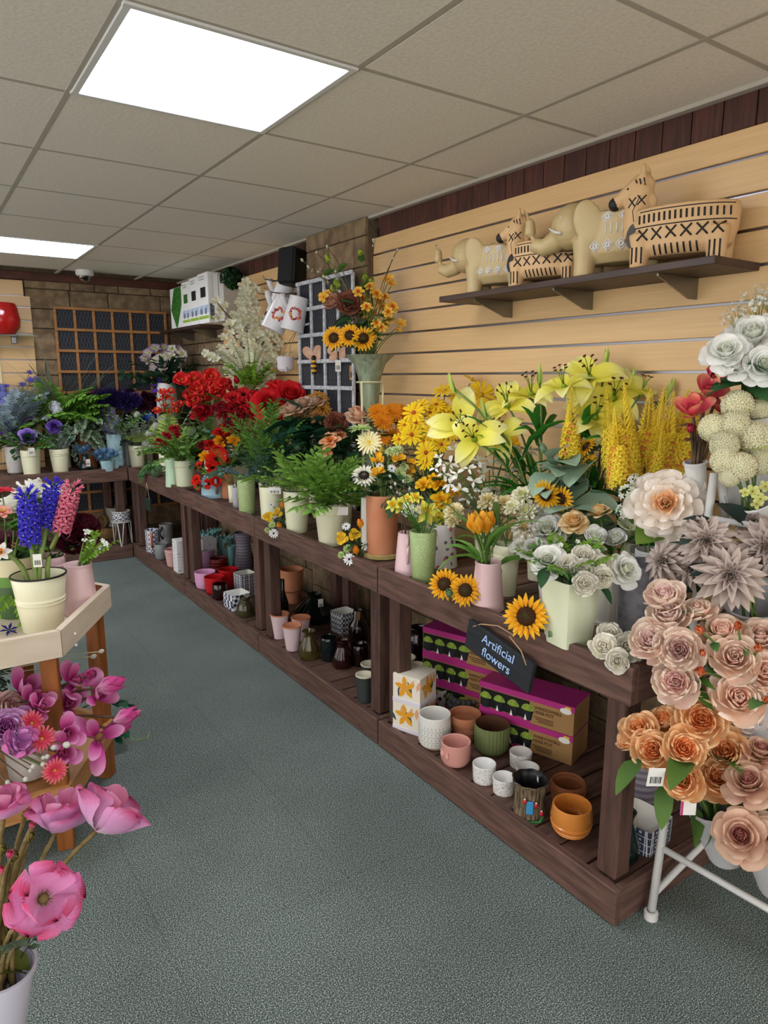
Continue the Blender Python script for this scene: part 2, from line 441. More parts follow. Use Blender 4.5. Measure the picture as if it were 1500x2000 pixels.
# trellis panels
def wire(name, c1, c2, sc):
    m, t, b = nt(name); L = t.links.new
    tc = node(t, 'ShaderNodeTexCoord'); outs = []
    for a in (rad(58), rad(-58)):
        mp = node(t, 'ShaderNodeMapping'); mp.inputs['Rotation'].default_value = (a, a, 0); L(tc.outputs['Object'], mp.inputs[0])
        wv = node(t, 'ShaderNodeTexWave', bands_direction='Z'); wv.inputs['Scale'].default_value = sc; wv.inputs['Distortion'].default_value = .3; L(mp.outputs[0], wv.inputs['Vector'])
        outs.append(wv.outputs['Fac'])
    mx = node(t, 'ShaderNodeMath', operation='MAXIMUM'); L(outs[0], mx.inputs[0]); L(outs[1], mx.inputs[1])
    r = ramp(t, [(.86, c1), (.98, c2)]); L(mx.outputs[0], r.inputs[0]); L(r.outputs[0], b.inputs['Base Color']); b.inputs['Roughness'].default_value = .8
    return m
m_wire = wire('black_panel_with_wire', '#191b22', '#3c3e46', 14)
m_lath = mat('tan_lath', '#8d5c31', '#a5733f', rough=.6, scale=8, stretch=(1, 1, 6))
m_rattan = mat('grey_rattan', '#9fa1a8', '#c9cbd0', rough=.6, scale=60, stretch=(1, 1, 1), bump=.5)
def trellis(label, X, w, h, nc, nr, m, bw, cat='trellis'):
    t = thing('trellis_panel', label, cat); t.matrix_basis = X      # local x across, y out of the wall, z up
    bo('backing', B().box((w / 2, 0, h / 2), (w - .01, .006, h - .01)), m_wire, t)
    for i in range(nc + 1):
        bo('upright', B().box((0, 0, 0), (bw, .014, h), .003), m, t, (w * i / nc, -.010, h / 2))
    for j in range(nr + 1):
        bo('crossbar', B().box((0, 0, 0), (w + bw, .012, bw), .003), m, t, (w / 2, -.020, h * j / nr))
    return t
trellis('tan wooden trellis with black wire backing on the far stone wall', T(1.035, YB - .04, .30), .865, 1.64, 6, 10, m_lath, .022)
trellis('grey woven trellis with black backing on the stone pier', T(XW - .105, 3.76, .47) @ RZ(-PI / 2), .60, 1.46, 4, 10, m_rattan, .022)

# wall shelves
m_shelf = mat('dark_brown_shelf', '#33231c', '#46322a', rough=.5, scale=6, stretch=(8, 1, 8))
m_steel = mat('brushed_steel', '#8d8b86', rough=.35, metal=1)
def shelf(label, x0, y0, y1, z, brk):
    t = thing('wall_shelf', label, 'shelf', (XW, (y0 + y1) / 2, z)); Lg = y1 - y0; D = XW - x0
    bo('shelf_board', B().box((-D / 2 - .001, 0, -.011), (D - .002, Lg, .022), .002), m_shelf, t)
    for y in brk:
        b = B(); yy = y - (y0 + y1) / 2
        vs = [(-.004, yy, -.023), (-D * .9, yy, -.023), (-D * .9, yy, -.030), (-.06, yy, -.085), (-.004, yy, -.085)]
        vs2 = [(p[0], p[1] + .006, p[2]) for p in vs]; k = 5
        b.add(vs + vs2, [tuple(range(5))[::-1], tuple(range(5, 10))] + [(i, (i + 1) % 5, (i + 1) % 5 + 5, i + 5) for i in range(5)])
        bo('bracket', b, m_steel, t, smooth=False)
        bo('bracket_plate', B().box((-.004, yy + .003, -.055), (.004, .045, .06), .001), m_steel, t)
    return t
shelf('dark brown shelf carrying zebra and elephant planters', 1.825, 1.115, 2.29, 1.722, (1.30, 1.70, 2.10))
shelf('dark brown shelf with white boxes near the ceiling corner', 1.84, 5.13, 6.10, 1.79, (5.35, 5.85))

# ================================================================== pots
def patt(name, kind, base, *cs, scale=8, rough=.4):
    """printed or glazed pottery patterns in the surface's own uv"""
    if name in MATS: return MATS[name]
    m, t, b = nt(name); L = t.links.new; b.inputs['Roughness'].default_value = rough
    tc = node(t, 'ShaderNodeTexCoord'); mp = node(t, 'ShaderNodeMapping')
    if kind in ('speckle', 'floral'):
        L(tc.outputs['Object'], mp.inputs[0]); vo = node(t, 'ShaderNodeTexVoronoi'); vo.inputs['Scale'].default_value = scale; L(mp.outputs[0], vo.inputs['Vector'])
        wn = node(t, 'ShaderNodeTexWhiteNoise'); L(vo.outputs['Position'], wn.inputs['Vector'])
        cr = ramp(t, [(i / len(cs), c) for i, c in enumerate(cs)], 'CONSTANT'); L(wn.outputs['Value'], cr.inputs[0])
        th = ramp(t, [(.0, '#ffffff'), (.30 if kind == 'speckle' else .42, '#000000')], 'CONSTANT'); L(vo.outputs['Distance'], th.inputs[0])
        mx = node(t, 'ShaderNodeMix', data_type='RGBA'); L(th.outputs[0], mx.inputs[0]); mx.inputs[6].default_value = hexc(base); L(cr.outputs[0], mx.inputs[7]); L(mx.outputs[2], b.inputs['Base Color'])
    elif kind == 'stripe':
        L(tc.outputs['Object'], mp.inputs[0]); wv = node(t, 'ShaderNodeTexWave', bands_direction='Z'); wv.inputs['Scale'].default_value = scale; L(mp.outputs[0], wv.inputs['Vector'])
        r = ramp(t, [(.45, base), (.55, cs[0])]); L(wv.outputs['Fac'], r.inputs[0]); L(r.outputs[0], b.inputs['Base Color'])
    else:
        L(tc.outputs['Object'], mp.inputs[0])
        if kind == 'tile':
            vo = node(t, 'ShaderNodeTexVoronoi', distance='CHEBYCHEV' if scale > 40 else 'MANHATTAN'); vo.inputs['Scale'].default_value = scale; vo.inputs['Randomness'].default_value = 0; L(mp.outputs[0], vo.inputs['Vector'])
            mm = node(t, 'ShaderNodeMath', operation='PINGPONG'); mm.inputs[1].default_value = .30; L(vo.outputs['Distance'], mm.inputs[0])
            r = ramp(t, [(.0, base), (.15, cs[0])], 'CONSTANT'); L(mm.outputs[0], r.inputs[0]); L(r.outputs[0], b.inputs['Base Color'])
        else:
            mp.inputs['Rotation'].default_value = (.4, .3, .78); ch = node(t, 'ShaderNodeTexChecker'); ch.inputs['Scale'].default_value = scale; L(mp.outputs[0], ch.inputs['Vector'])
            ch.inputs[1].default_value = hexc(base); ch.inputs[2].default_value = hexc(cs[0]); L(ch.outputs[0], b.inputs['Base Color'])
    MATS[name] = m
    return m
def glass(name, c, rough=.06):
    return mat(name, c, rough=rough, trans=.75, ior=1.45, coat=.3)
FH = V((FW.x, FW.y, 0)).normalized(); RH = V((RT.x, RT.y, 0))
POT = {}
def place(u, vb, wb, z):
    """ground point for a round base whose lowest visible pixel is (u, vb) and visible width wb pixels"""
    p = onz(u, vb, z); d = depth(p); r = wb / 2 * d / FPX
    c = p + FH * r; d = depth(c)
    return V((c.x, c.y, z)), d / FPX
def topz(c, vt):
    lo, hi = c.z, c.z + 1.5
    for _ in range(40):
        m_ = (lo + hi) / 2
        if pix(V((c.x, c.y, m_)))[1] > vt: lo = m_
        else: hi = m_
    return lo
ZB, ZL = .697, .099
def pot(key, name, label, cat, u, vb, vt, wt, wb, z, m, prof=None, n=28, sq=0, rim=None, rings=(), flute=None, group=None, wall=.003, inner=None, lip=0, rz=0, thick=0, back=0):
    """open vessel placed by its base; prof: (height fraction, width in pixels) from the foot to the rim"""
    c, px = place(u, vb, wb, z); c = c + FH * back; zt = topz(c, vt); h = zt - z
    pr = prof or [(0, wb), (1, wt)]
    out = [(w_ / 2 * px, q * h) for q, w_ in pr]
    # add slim raised rings
    def rad_at(q):
        for (a, b_) in zip(pr, pr[1:]):
            if a[0] <= q <= b_[0]: return (a[1] + (b_[1] - a[1]) * (q - a[0]) / max(1e-6, b_[0] - a[0])) / 2 * px
        return pr[-1][1] / 2 * px
    for q in rings:
        r_ = rad_at(q); out += [(r_ - .0002, q * h - .009), (r_, q * h - .004), (r_ + .0025, q * h), (r_, q * h + .004), (r_ + .0002, q * h + .009)]
    out.sort(key=lambda p: p[1])
    w0 = max(wall, thick)
    prof3 = [(0.0005, 0, 0)] + [(r_, z_, 0) for r_, z_ in out]
    rt = out[-1][0]
    if lip: prof3 += [(rt + lip, h - .002, 0), (rt + lip, h + .003, 0), (rt - w0 * .5, h + .003, 0)]
    else: prof3 += [(rt - w0 * .3, h + .0015, 0)]
    for r_, z_ in reversed(out):
        if z_ > .006: prof3.append((max(r_ - w0, .002), min(z_, h - .001), 1))
    prof3.append((.0005, .006, 1))
    o = bo(name, B().lathe(prof3, n, 0, None, sq, flute), [m, inner or m], None, T(*c) @ RZ(rz))
    tag(o, label, cat, group)
    if rim is not None:
        q = (rt) / (1 if not sq else 1)
        bo('rim', B().lathe([(q - .002, h - .002), (q + .0025, h - .001), (q + .0025, h + .003), (q - .002, h + .004), (q - .002, h - .002)], n, 0, None, sq), rim, o)
    POT[key] = dict(c=c, h=h, zt=zt, r=rt, px=px, o=o, d=px * FPX)
    return o
def handle(o, key, a, z0, z1, out, r, m, name='handle', flat=False):
    """loop handle on a pot at heading a (radians, world), from height fraction z0 to z1"""
    P = POT[key]; h, rr = P['h'], P['r']
    pts = []
    for i in range(9):
        q = i / 8; zz = h * (z0 + (z1 - z0) * q); k = math.sin(PI * q)
        pts.append((math.cos(a) * (rr * .92 + out * k), math.sin(a) * (rr * .92 + out * k), zz))
    bo(name, B().tube(pts, r, 6), m, o, sharp=None)
m_card = mat('white_card', '#ece9e2', rough=.8)
m_ink = mat('black_ink', '#22201f', rough=.8)
def price_tag(o, p, size=(.035, .05), rz=0, tilt=0, bars=True, accent=None):
    """small printed price card with bar code, child of the thing it hangs on; p in the thing's own coordinates"""
    X = T(*p) @ RZ(rz) @ RX(tilt)
    b = B().box((0, 0, 0), (size[0], .0012, size[1]))
    if accent: b.box((-size[0] * .42, -.0008, 0), (size[0] * .16, .001, size[1]), 0, 1)
    ms = [m_card, mat('tag_' + (accent or 'x').strip('#'), accent or '#d64a86', rough=.6)]
    k = bo('price_tag', b, ms, o, X, smooth=False)
    if bars:
        c = B()
        for i in range(7): c.box(((i - 3) * size[0] * .1, -.001, -size[1] * .15), (size[0] * (.03 if i % 3 else .06), .0008, size[1] * .36))
        bo('bar_code', c, m_ink, k, smooth=False)['kind'] = 'stuff'
    return k
CR = mat('cream_enamel', '#e6e5c6', '#dedcbb', rough=.38, scale=4, coat=.2)
CR2 = mat('pale_green_cream_enamel', '#dce0c2', '#d6dbb8', rough=.4, scale=4)
WHB = mat('whitewashed_bucket', '#cbc7c4', '#e2dfdc', rough=.6, scale=14)
PK = mat('pale_pink_enamel', '#e2c1c3', '#ddb9bc', rough=.4, scale=3)
GRS = patt('green_speckled_glaze', 'speckle', '#a2b67a', '#c9d6a4', '#bccb95', scale=170, rough=.5)
TC = mat('terracotta_smooth', '#b87450', '#c78866', rough=.8, scale=7, bump=.1)
TCD = mat('terracotta_old', '#a2532c', '#b9693d', rough=.85, scale=9)
MINT = mat('pale_mint_enamel', '#bfdabd', rough=.4)
LBLUE = mat('pale_blue_enamel', '#92bccb', '#a5c8d4', rough=.45, scale=5)
WEA = mat('weathered_blue_grey', '#7fa3ad', '#a8c3c8', rough=.7, scale=18)
GREYM = mat('grey_zinc', '#8b8a8d', '#a19fa1', rough=.5, scale=10)
LIL = mat('lilac_grey_enamel', '#b9b3bd', rough=.5)
BLK = mat('black_enamel_rim', '#1b1a1c', rough=.4)
WGR = mat('white_wood_grain_glaze', '#c9c4b9', '#ded9cf', rough=.6, scale=9, stretch=(12, 12, 1))
FUR = mat('dark_grey_textured_glaze', '#55535a', '#77757b', rough=.6, scale=30, bump=.4)
DGL = glass('dark_green_glass', '#2d4a45')
bl = 'bucket'; G1 = 'cream flower buckets'
pot('sq', 'flower_bucket', 'tall square cream bucket of white roses standing at the bench edge', bl, 1124, 1276, 1128, 100, 76, ZB, CR2, sq=6, rz=rad(38), lip=.002, n=32, wall=.002, back=.028)
pot('wood', 'flower_vase', 'white wood-grain vase behind the square cream bucket', 'vase', 1190, 1224, 1120, 72, 68, ZB, WGR, rings=(.06,))
pot('lgrey', 'flower_bucket', 'plain white bucket half hidden behind the square cream bucket', bl, 1082, 1190, 1105, 62, 44, ZB, WHB)
pot('fur', 'flower_vase', 'dark grey rough textured tall vase at the bench end', 'vase', 1262, 1260, 1100, 92, 80, ZB, FUR)
o = pot('pinkj', 'enamel_jug', 'pale pink tapered enamel jug of orange tulips', 'jug', 956, 1198, 1097, 49, 68, ZB, PK, [(0, 68), (.03, 66), (.95, 49), (1, 51)])
handle(o, 'pinkj', rad(20), .35, .92, .05, .006, PK)
o = pot('creamj', 'enamel_jug', 'cream enamel bucket directly behind the pink tulip jug', 'bucket', 990, 1166, 1063, 52, 40, ZB, CR, rings=(.72, .78))
pot('gsp', 'flower_vase', 'green speckled vase of daffodils next to the terracotta cylinder', 'vase', 827, 1140, 1037, 53, 42, ZB, GRS, [(0, 36), (.04, 42), (1, 53)])
o = pot('pinkp', 'enamel_pitcher', 'pink pitcher with long strap handle beside the green daffodil vase', 'jug', 796, 1126, 1040, 36, 50, ZB, PK)
handle(o, 'pinkp', rad(235), .25, .98, .03, .006, PK)
price_tag(o, (.005, -POT['pinkp']['r'] - .028, .035), rz=rad(-25))
FLJ = patt('white_butterfly_print', 'floral', '#d5cfca', '#c86a80', '#8a6a72', '#5d5a5c', '#d5cfca', '#d5cfca', '#d5cfca', '#d5cfca', '#d5cfca', scale=46, rough=.55)
o = pot('flj', 'floral_jug', 'white enamel jug printed with pink flowers and butterflies', 'jug', 868, 1112, 1022, 40, 56, ZB, FLJ, [(0, 56), (.8, 42), (1, 46)])
o = pot('tcyl', 'terracotta_vase', 'tall terracotta cylinder vase with straw wrapped round its foot', 'vase', 746, 1094, 966, 62, 60, ZB, TC, wall=.006)
bo('straw_ring', B().lathe([(POT['tcyl']['r'] + .001, .0), (POT['tcyl']['r'] + .012, .004), (POT['tcyl']['r'] + .008, .016), (POT['tcyl']['r'] + .001, .02)], 26, flute=(13, .02)), mat('dry_straw', '#8d7a48', '#a8935c', rough=.95, scale=90, bump=.6), o)
o = pot('bk1', 'flower_bucket', 'cream bucket of bamboo leaves with two raised bands and a white label', bl, 644, 1068, 985, 60, 45, ZB, CR, rings=(.74, .79), group=None)
handle(o, 'bk1', rad(-5), .55, .85, .025, .004, CR)
price_tag(o, (.012, -POT['bk1']['r'] - .004, POT['bk1']['h'] - .02), (.06, .035), rz=rad(-30), bars=False)
o = pot('bk2', 'flower_bucket', 'cream enamel bucket with black rim between the bamboo leaves and square bucket', bl, 578, 1042, 957, 51, 40, ZB, CR, rings=(.76, .81), rim=BLK)
o = pot('bk3', 'flower_bucket', 'cream bucket with a barcode card clipped on its rim', bl, 528, 1022, 950, 46, 40, ZB, CR)
price_tag(o, (-.01, -POT['bk3']['r'] - .006, POT['bk3']['h'] - .012), (.06, .032), rz=rad(-35))
pot('gsp2', 'flower_vase', 'green speckled vase holding a blue eucalyptus sprig', 'vase', 480, 1006, 936, 35, 31, ZB, GRS, [(0, 28), (.04, 31), (1, 35)])
pot('pk2', 'flower_vase', 'narrow lilac vase wedged beside the speckled eucalyptus vase', 'vase', 462, 992, 952, 17, 16, ZB, LIL)
pot('pk3', 'flower_vase', 'narrow cream vase beside the lilac one', 'vase', 453, 982, 948, 16, 14, ZB, CR)
pot('tc2', 'terracotta_vase', 'slim terracotta vase behind the pale blue watering can', 'vase', 443, 974, 922, 24, 24, ZB, TC)
o = pot('can', 'watering_can', 'pale blue enamel watering can full of red and orange flowers', 'watering can', 411, 974, 928, 44, 45, ZB, LBLUE, [(0, 45), (.75, 43), (1, 30)])
P = POT['can']
bo('handle', B().tube([(-.05, -.02, .05), (-.075, -.035, .09), (-.06, -.03, .125), (-.02, -.01, .135)], .006, 6), LBLUE, o, sharp=None)
bo('spout', B().tube([(.0, -.06, .03), (-.01, -.085, .07), (-.02, -.11, .12)], .012, 8, r1=.008), GREYM, o, sharp=None)
pot('bk4', 'flower_bucket', 'cream bucket of fine green maidenhair foliage', bl, 358, 956, 899, 38, 33, ZB, CR2, rings=(.8,))
pot('mint', 'enamel_jug', 'pale mint tapered jug beside the maidenhair bucket', 'jug', 334, 952, 892, 22, 28, ZB, MINT)
pot('gpot', 'small_planter', 'round grey marbled planter of trailing ivy at the bench corner', 'planter', 301, 931, 910, 26, 22, ZB, mat('grey_marble_glaze', '#8f8c90', '#b0adb0', rough=.5, scale=20), [(0, 20), (.4, 27), (1, 24)])
pot('bk5', 'flower_bucket', 'cream bucket of grey-green sage near the corner', bl, 265, 913, 870, 31, 25, ZB, CR, rings=(.8,))
pot('grb', 'flower_bucket', 'light grey bucket tucked next to the sage bucket', bl, 246, 910, 862, 20, 18, ZB, LIL)
pot('bk6', 'flower_bucket', 'cream bucket behind the grey marbled ivy planter', bl, 322, 921, 876, 28, 24, ZB, CR)
pot('lbl', 'flower_vase', 'tall weathered blue square vase on the back bench', 'vase', 223, 914, 848, 33, 33, ZB, WEA, sq=4, rz=rad(20))
o = pot('mug', 'enamel_mug', 'pale blue mug with handle holding blue thistles', 'mug', 207, 921, 899, 28, 24, ZB, WEA); handle(o, 'mug', rad(-20), .2, .85, .03, .005, WEA)
o = pot('dgv', 'glass_vase', 'dark green glass vase of thistles with a pink and white label', 'vase', 163, 922, 888, 14, 26, ZB, DGL, [(0, 22), (.2, 27), (.55, 20), (.9, 12), (1, 14)])
price_tag(o, (.005, -.062, .07), (.034, .056), accent='#e08a9a', rz=.1)
pot('tc3', 'terracotta_vase', 'tall orange terracotta vase of variegated ivy on the back bench', 'vase', 167, 914, 846, 33, 33, ZB, TCD)
pot('bk7', 'flower_bucket', 'cream banded bucket in front of the white one, under the leaning purple rose', bl, 113, 926, 877, 36, 27, ZB, CR, rings=(.77, .84))
pot('wb1', 'flower_bucket', 'white metal bucket behind a cream bucket by the purple rose', bl, 121, 914, 850, 24, 24, ZB, WHB, rim=BLK)
o = pot('bk8', 'flower_bucket', 'cream bucket with a barcode tag under the open lilac rose', bl, 56, 931, 879, 36, 29, ZB, CR, rings=(.78,))
price_tag(o, (.0, -POT['bk8']['r'] - .004, POT['bk8']['h'] - .005), (.04, .055))
pot('wb2', 'flower_bucket', 'whitewashed tall bucket on the far back bench', bl, 24, 924, 872, 34, 30, ZB, WHB)

# lower shelf of the long bench, from the open end inwards
pl = 'planter'
OR = mat('orange_glaze', '#cb7d33', '#d98d42', rough=.35, scale=4, coat=.3)
o = pot('orp', 'footed_planter', 'orange glazed planter on three feet at the shelf end', pl, 1122, 1638, 1571, 78, 54, ZL + .014, OR, [(0, 40), (.06, 58), (.25, 74), (.55, 81), (1, 74)], rings=(.12, .2, .28, .36), thick=.006)
for k in range(3):
    a = rad(-70 + 120 * k); r_ = .022
    bo('foot', B().ball((math.cos(a) * r_, math.sin(a) * r_, -.004), .0105, 8, sc=(1, 1, 1)), OR, o)
pot('brn', 'planter_pot', 'brown terracotta planter behind the orange footed one', pl, 1115, 1578, 1526, 66, 54, ZL, mat('brown_terracotta', '#8d5230', '#a0603a', rough=.7, scale=9), [(0, 48), (.1, 62), (.6, 68), (1, 64)], rings=(.82,), thick=.006)
BARK = mat('bark_brown', '#33291f', '#8d795c', rough=.9, scale=150, stretch=(1, 1, .15), bump=1, detail=5)
o = pot('stump', 'tree_stump_planter', 'tree stump planter with a blue fairy door and red flowers', pl, 1040, 1602, 1521, 70, 60, ZL, BARK, [(0, 64), (.06, 60), (.5, 58), (.9, 64), (1, 72)], flute=(9, .035), inner=BLK, thick=.008, n=54)
P = POT['stump']; a = math.atan2(-FH.y - .45, -FH.x - .75); rr = P['r'] * .88
A_ = T(math.cos(a) * rr, math.sin(a) * rr, .042) @ RZ(a)
bo('fairy_door', B().box((0, 0, 0), (.010, .022, .042), .004), mat('sky_blue_paint', '#3f8fc0', rough=.4), o, A_)
for q, (dy, dz) in enumerate(((.018, .012), (.034, -.012), (-.016, .02))):
    f_ = bo('flower_bud', B().ball((0, 0, 0), .007, 8, sc=(1, 1, 1.2)), mat('painted_red', '#b5222c', rough=.4), o, A_ @ T(.002, dy, dz))
    bo('bud_tip', B().ball((0, 0, .006), .004, 6), m_card, f_)
bo('moss_edge', B().tube([(.002, -.026, -.042), (.006, 0, -.045), (.004, .03, -.04), (.0, .04, -.02)], .005, 6), mat('painted_green', '#2e6b33', rough=.6), o, A_, sharp=None)
price_tag(o, (P['r'] * .55, -.0, P['h'] - .012), (.012, .016), rz=rad(60), bars=False)
TZ = patt('white_terrazzo', 'speckle', '#e3e1dc', '#2b2b2d', '#6d6a68', '#2b2b2d', '#a98d74', '#e3e1dc', '#e3e1dc', scale=210, rough=.5)
WHI = mat('white_glaze', '#e2e0db', rough=.4)
for k, (u, vb, vt, w, lab) in enumerate(((948, 1535, 1491, 46, 'white terrazzo pot on its own before the olive ribbed planter'), (987, 1557, 1517, 45, 'white terrazzo pot touching the tree stump planter'), (1020, 1505, 1468, 44, 'white terrazzo pot nearest the magenta herb boxes'), (1034, 1532, 1498, 46, 'white terrazzo pot behind the tree stump planter'))):
    pot('tz%d' % k, 'terrazzo_pot', lab, pl, u, vb, vt, w, w - 4, ZL, TZ, inner=WHI, thick=.005, group='small terrazzo pots')
OLV = mat('olive_matt_glaze', '#6f7a4a', rough=.7)
pot('olv', 'ribbed_planter', 'olive green ribbed planter with brown inside', pl, 964, 1480, 1413, 68, 56, ZL, OLV, [(0, 46), (.08, 58), (.25, 67), (1, 68)], flute=(30, .018), inner=mat('brown_inside', '#5f3a24', rough=.7), n=90, thick=.005)
PNK = mat('matt_pink_glaze', '#cf9286', '#d89c90', rough=.65, scale=5)
o = pot('face', 'face_planter', 'pink round-bottomed planter with small hands moulded on its side', pl, 892, 1503, 1447, 58, 46, ZL, PNK, [(0, 36), (.08, 48), (.25, 57), (1, 58)], thick=.006)
P = POT['face']
for s in (-1, 1): bo('moulded_hand', B().ball((0, 0, 0), .012, 8, sc=(.5, .8, 1.1)).ball((0, .005 * s, .012), .005, 6), PNK, o, (-P['r'] * .97, s * .012, P['h'] * .55))
WPT = mat('white_dashed_glaze', '#e4e2dc', rough=.45)
o = pot('wpt', 'patterned_planter', 'tall white planter with embossed grey dashes and a bare foot', pl, 850, 1466, 1393, 62, 50, ZL, WPT, [(0, 48), (.07, 50), (.09, 58), (.2, 62), (1, 62)], thick=.005)
P = POT['wpt']; db = B()
for j in range(7):
    for k in range(26):
        a = 2 * PI * k / 26 + (j % 2) * .1; zz = P['h'] * (.2 + .085 * j)
        db.box((0, 0, 0), (.0015, .010 if j % 2 else .0022, .0022 if j % 2 else .009), 0, 0, RZ(a) @ T(P['r'] + .0004, 0, zz))
bo('embossed_dashes', db, mat('pale_grey_relief', '#b5b2aa', rough=.6), o, smooth=False)['kind'] = 'stuff'
bo('bare_foot', B().lathe([(.0, .0), (25 * P['px'], 0), (25.4 * P['px'], P['h'] * .06)], 28), mat('sand_clay', '#b3a286', rough=.9), o, (0, 0, .0002))
o = pot('hrb', 'herb_planter', 'terracotta herb planter with raised lettering', pl, 910, 1452, 1393, 62, 44, ZL, TC, [(0, 42), (.68, 54), (.7, 60), (1, 63)], thick=.005)
P = POT['hrb']
def text(name, s, size, X, m, parent, depth_=.0006, align='CENTER', shear=0):
    cu = bpy.data.curves.new(name, 'FONT'); cu.body = s; cu.size = size; cu.extrude = depth_; cu.align_x = align; cu.align_y = 'CENTER'; cu.shear = shear
    cu.resolution_u = 3
    o_ = ob(name, cu); bpy.context.view_layer.update()
    me = bpy.data.meshes.new_from_object(o_.evaluated_get(bpy.context.evaluated_depsgraph_get())); me.name = name
    bpy.data.objects.remove(o_); bpy.data.curves.remove(cu); me.materials.clear(); me.materials.append(m)
    return ob(name, me, parent, X)
a = math.atan2(-FH.y, -FH.x)
text('raised_lettering', 'HERBS', .02, RZ(a) @ T(P['r'] * .83, 0, P['h'] * .48) @ RZ(PI / 2) @ RX(PI / 2), mat('pale_terracotta', '#cf8f6c', rough=.8), o, .001)
pot('flp', 'floral_planter', 'white planter printed with pink roses and dark leaves', pl, 854, 1386, 1340, 52, 46, ZL, patt('pink_rose_print', 'floral', '#d9d2cf', '#a8577e', '#32343a', '#b66a8c', '#4d4f55', '#d9d2cf', '#c78aa5', scale=42), thick=.004, inner=LIL)
GB = mat('grey_bubble_glaze', '#5d6063', '#6d7073', rough=.3, scale=5)
o = pot('bub', 'bubble_bowl', 'grey bowl covered in round bubbles', 'bowl', 910, 1402, 1358, 56, 50, ZL, GB, [(0, 44), (.3, 58), (.7, 60), (1, 48)], thick=.008)
P = POT['bub']
for j in range(3):
    for k in range(16):
        a = 2 * PI * (k + .5 * (j % 2)) / 16; r_ = (28.5, 30, 26)[j] * P['px']
        bo('bubble', B().ball((0, 0, 0), 6.2 * P['px'], 8), GB, o, (math.cos(a) * r_, math.sin(a) * r_, P['h'] * (.22 + .33 * j)))
BLG = mat('black_gloss_glaze', '#0f1011', rough=.12, coat=.5)
pot('blk', 'glazed_pot', 'black gloss pot with a pale ringed top beside the floral planter', pl, 866, 1345, 1291, 42, 44, ZL, BLG, [(0, 40), (.15, 46), (.85, 44), (1, 38)], rim=LIL)
for k, (u, vb, vt, w, lab) in enumerate(((790, 1330, 1284, 44, 'dark pot with a cream rim behind the flower-print boxes'), (813, 1345, 1300, 38, 'dark pot with a cream rim between printed boxes and black gloss pot'), (712, 1375, 1318, 34, 'dark green pot with cream inside hiding behind a bench post'), (722, 1342, 1297, 34, 'dark green pot with cream inside deeper behind the bench post'))):
    pot('crm%d' % k, 'rimmed_pot', lab, pl, u, vb, vt, w, w - 4, ZL, mat('dark_green_stoneware', '#2f3633', rough=.6), inner=mat('cream_inside', '#cfc8b0', rough=.6), rim=mat('cream_rim', '#cbc4ac', rough=.6), thick=.004, group='dark pots with cream rims')
for k, (u, vb, vt, w, c, lab, pr) in enumerate((
    (785, 1290, 1240, 28, '#20262a', 'small black glass jar behind the cream-rimmed pots', None), (818, 1300, 1225, 40, '#3a1f28', 'plum glass jar against the stone wall', [(0, 36), (.1, 40), (.75, 40), (.85, 32), (1, 36)]),
    (602, 1291, 1232, 38, '#7a6a34', 'amber ribbed glass bud vase beside the pink cups', [(0, 34), (.15, 39), (.4, 36), (.75, 20), (.9, 18), (1, 26)]),
    (641, 1293, 1244, 32, '#26393a', 'dark teal glass tumbler between amber and maroon vases', [(0, 30), (.1, 33), (.8, 32), (1, 31)]),
    (668, 1308, 1250, 40, '#4a1c18', 'maroon ribbed glass bud vase', [(0, 36), (.15, 41), (.4, 38), (.75, 22), (.9, 20), (1, 26)]),
    (702, 1303, 1258, 34, '#3f1a17', 'maroon glass tumbler beside the bench post', [(0, 30), (.1, 34), (1, 34)]),
    (699, 1262, 1192, 36, '#3b1c20', 'tall plum glass bottle with a kraft label', [(0, 32), (.1, 36), (.6, 34), (.75, 18), (1, 18)]),
    (612, 1222, 1160, 78, '#18332a', 'large dark green glass vase with a white tag', [(0, 60), (.15, 76), (.4, 78), (.75, 40), (.9, 26), (1, 30)]),
    (552, 1225, 1132, 22, '#0f1413', 'black glass bottle behind the pink cups', [(0, 22), (.5, 22), (.75, 9), (1, 9)]),
    (528, 1215, 1130, 30, '#45191d', 'tall maroon glass vase beside the double post', [(0, 24), (.3, 30), (.7, 26), (1, 30)]),
    (476, 1207, 1166, 36, '#6d6440', 'olive glass ribbed jar beside the geometric pot', [(0, 34), (.1, 37), (.6, 30), (.85, 18), (1, 20)]),
    (427, 1173, 1140, 30, '#451019', 'dark maroon glass tumbler beside the red pot', [(0, 28), (.1, 31), (1, 28)]),
    (1226, 1692, 1584, 42, '#23403f', 'teal ribbed glass vase behind the end post', [(0, 40), (.12, 52), (.35, 50), (.62, 34), (.8, 22), (.9, 26), (1, 34)]))):
    o = pot('gl%d' % k, 'glass_vase', lab, 'vase', u, vb, vt, w, pr[0][1] if pr else w, ZL, glass('glass_' + c.strip('#'), c), pr, flute=(14, .03) if pr and len(pr) > 4 else None, n=42)
    if k == 6: price_tag(o, (-.02, -.03, POT['gl6']['h'] * .9), (.025, .05), rz=-.3, tilt=.3, bars=False).data.materials[0] = mat('kraft_card', '#8a6c4a', rough=.9)
    if k == 7: price_tag(o, (.0, -.07, POT['gl7']['h'] * .75), (.03, .055))
PC = mat('pale_pink_cup', '#d9bfc2', rough=.7)
for k, (u, vb, vt, lab) in enumerate(((545, 1249, 1199, 'pink terracotta-rimmed cup nearest the double post'), (587, 1252, 1206, 'pink terracotta-rimmed cup standing behind the other two'), (570, 1273, 1222, 'pink terracotta-rimmed cup in front of the other two'))):
    pot('cup%d' % k, 'terracotta_cup', lab, pl, u, vb, vt, 37, 25, ZL, PC, inner=TC, rim=mat('terracotta_rim', '#c8764f', rough=.8), thick=.005, group='pink cups with terracotta rims')
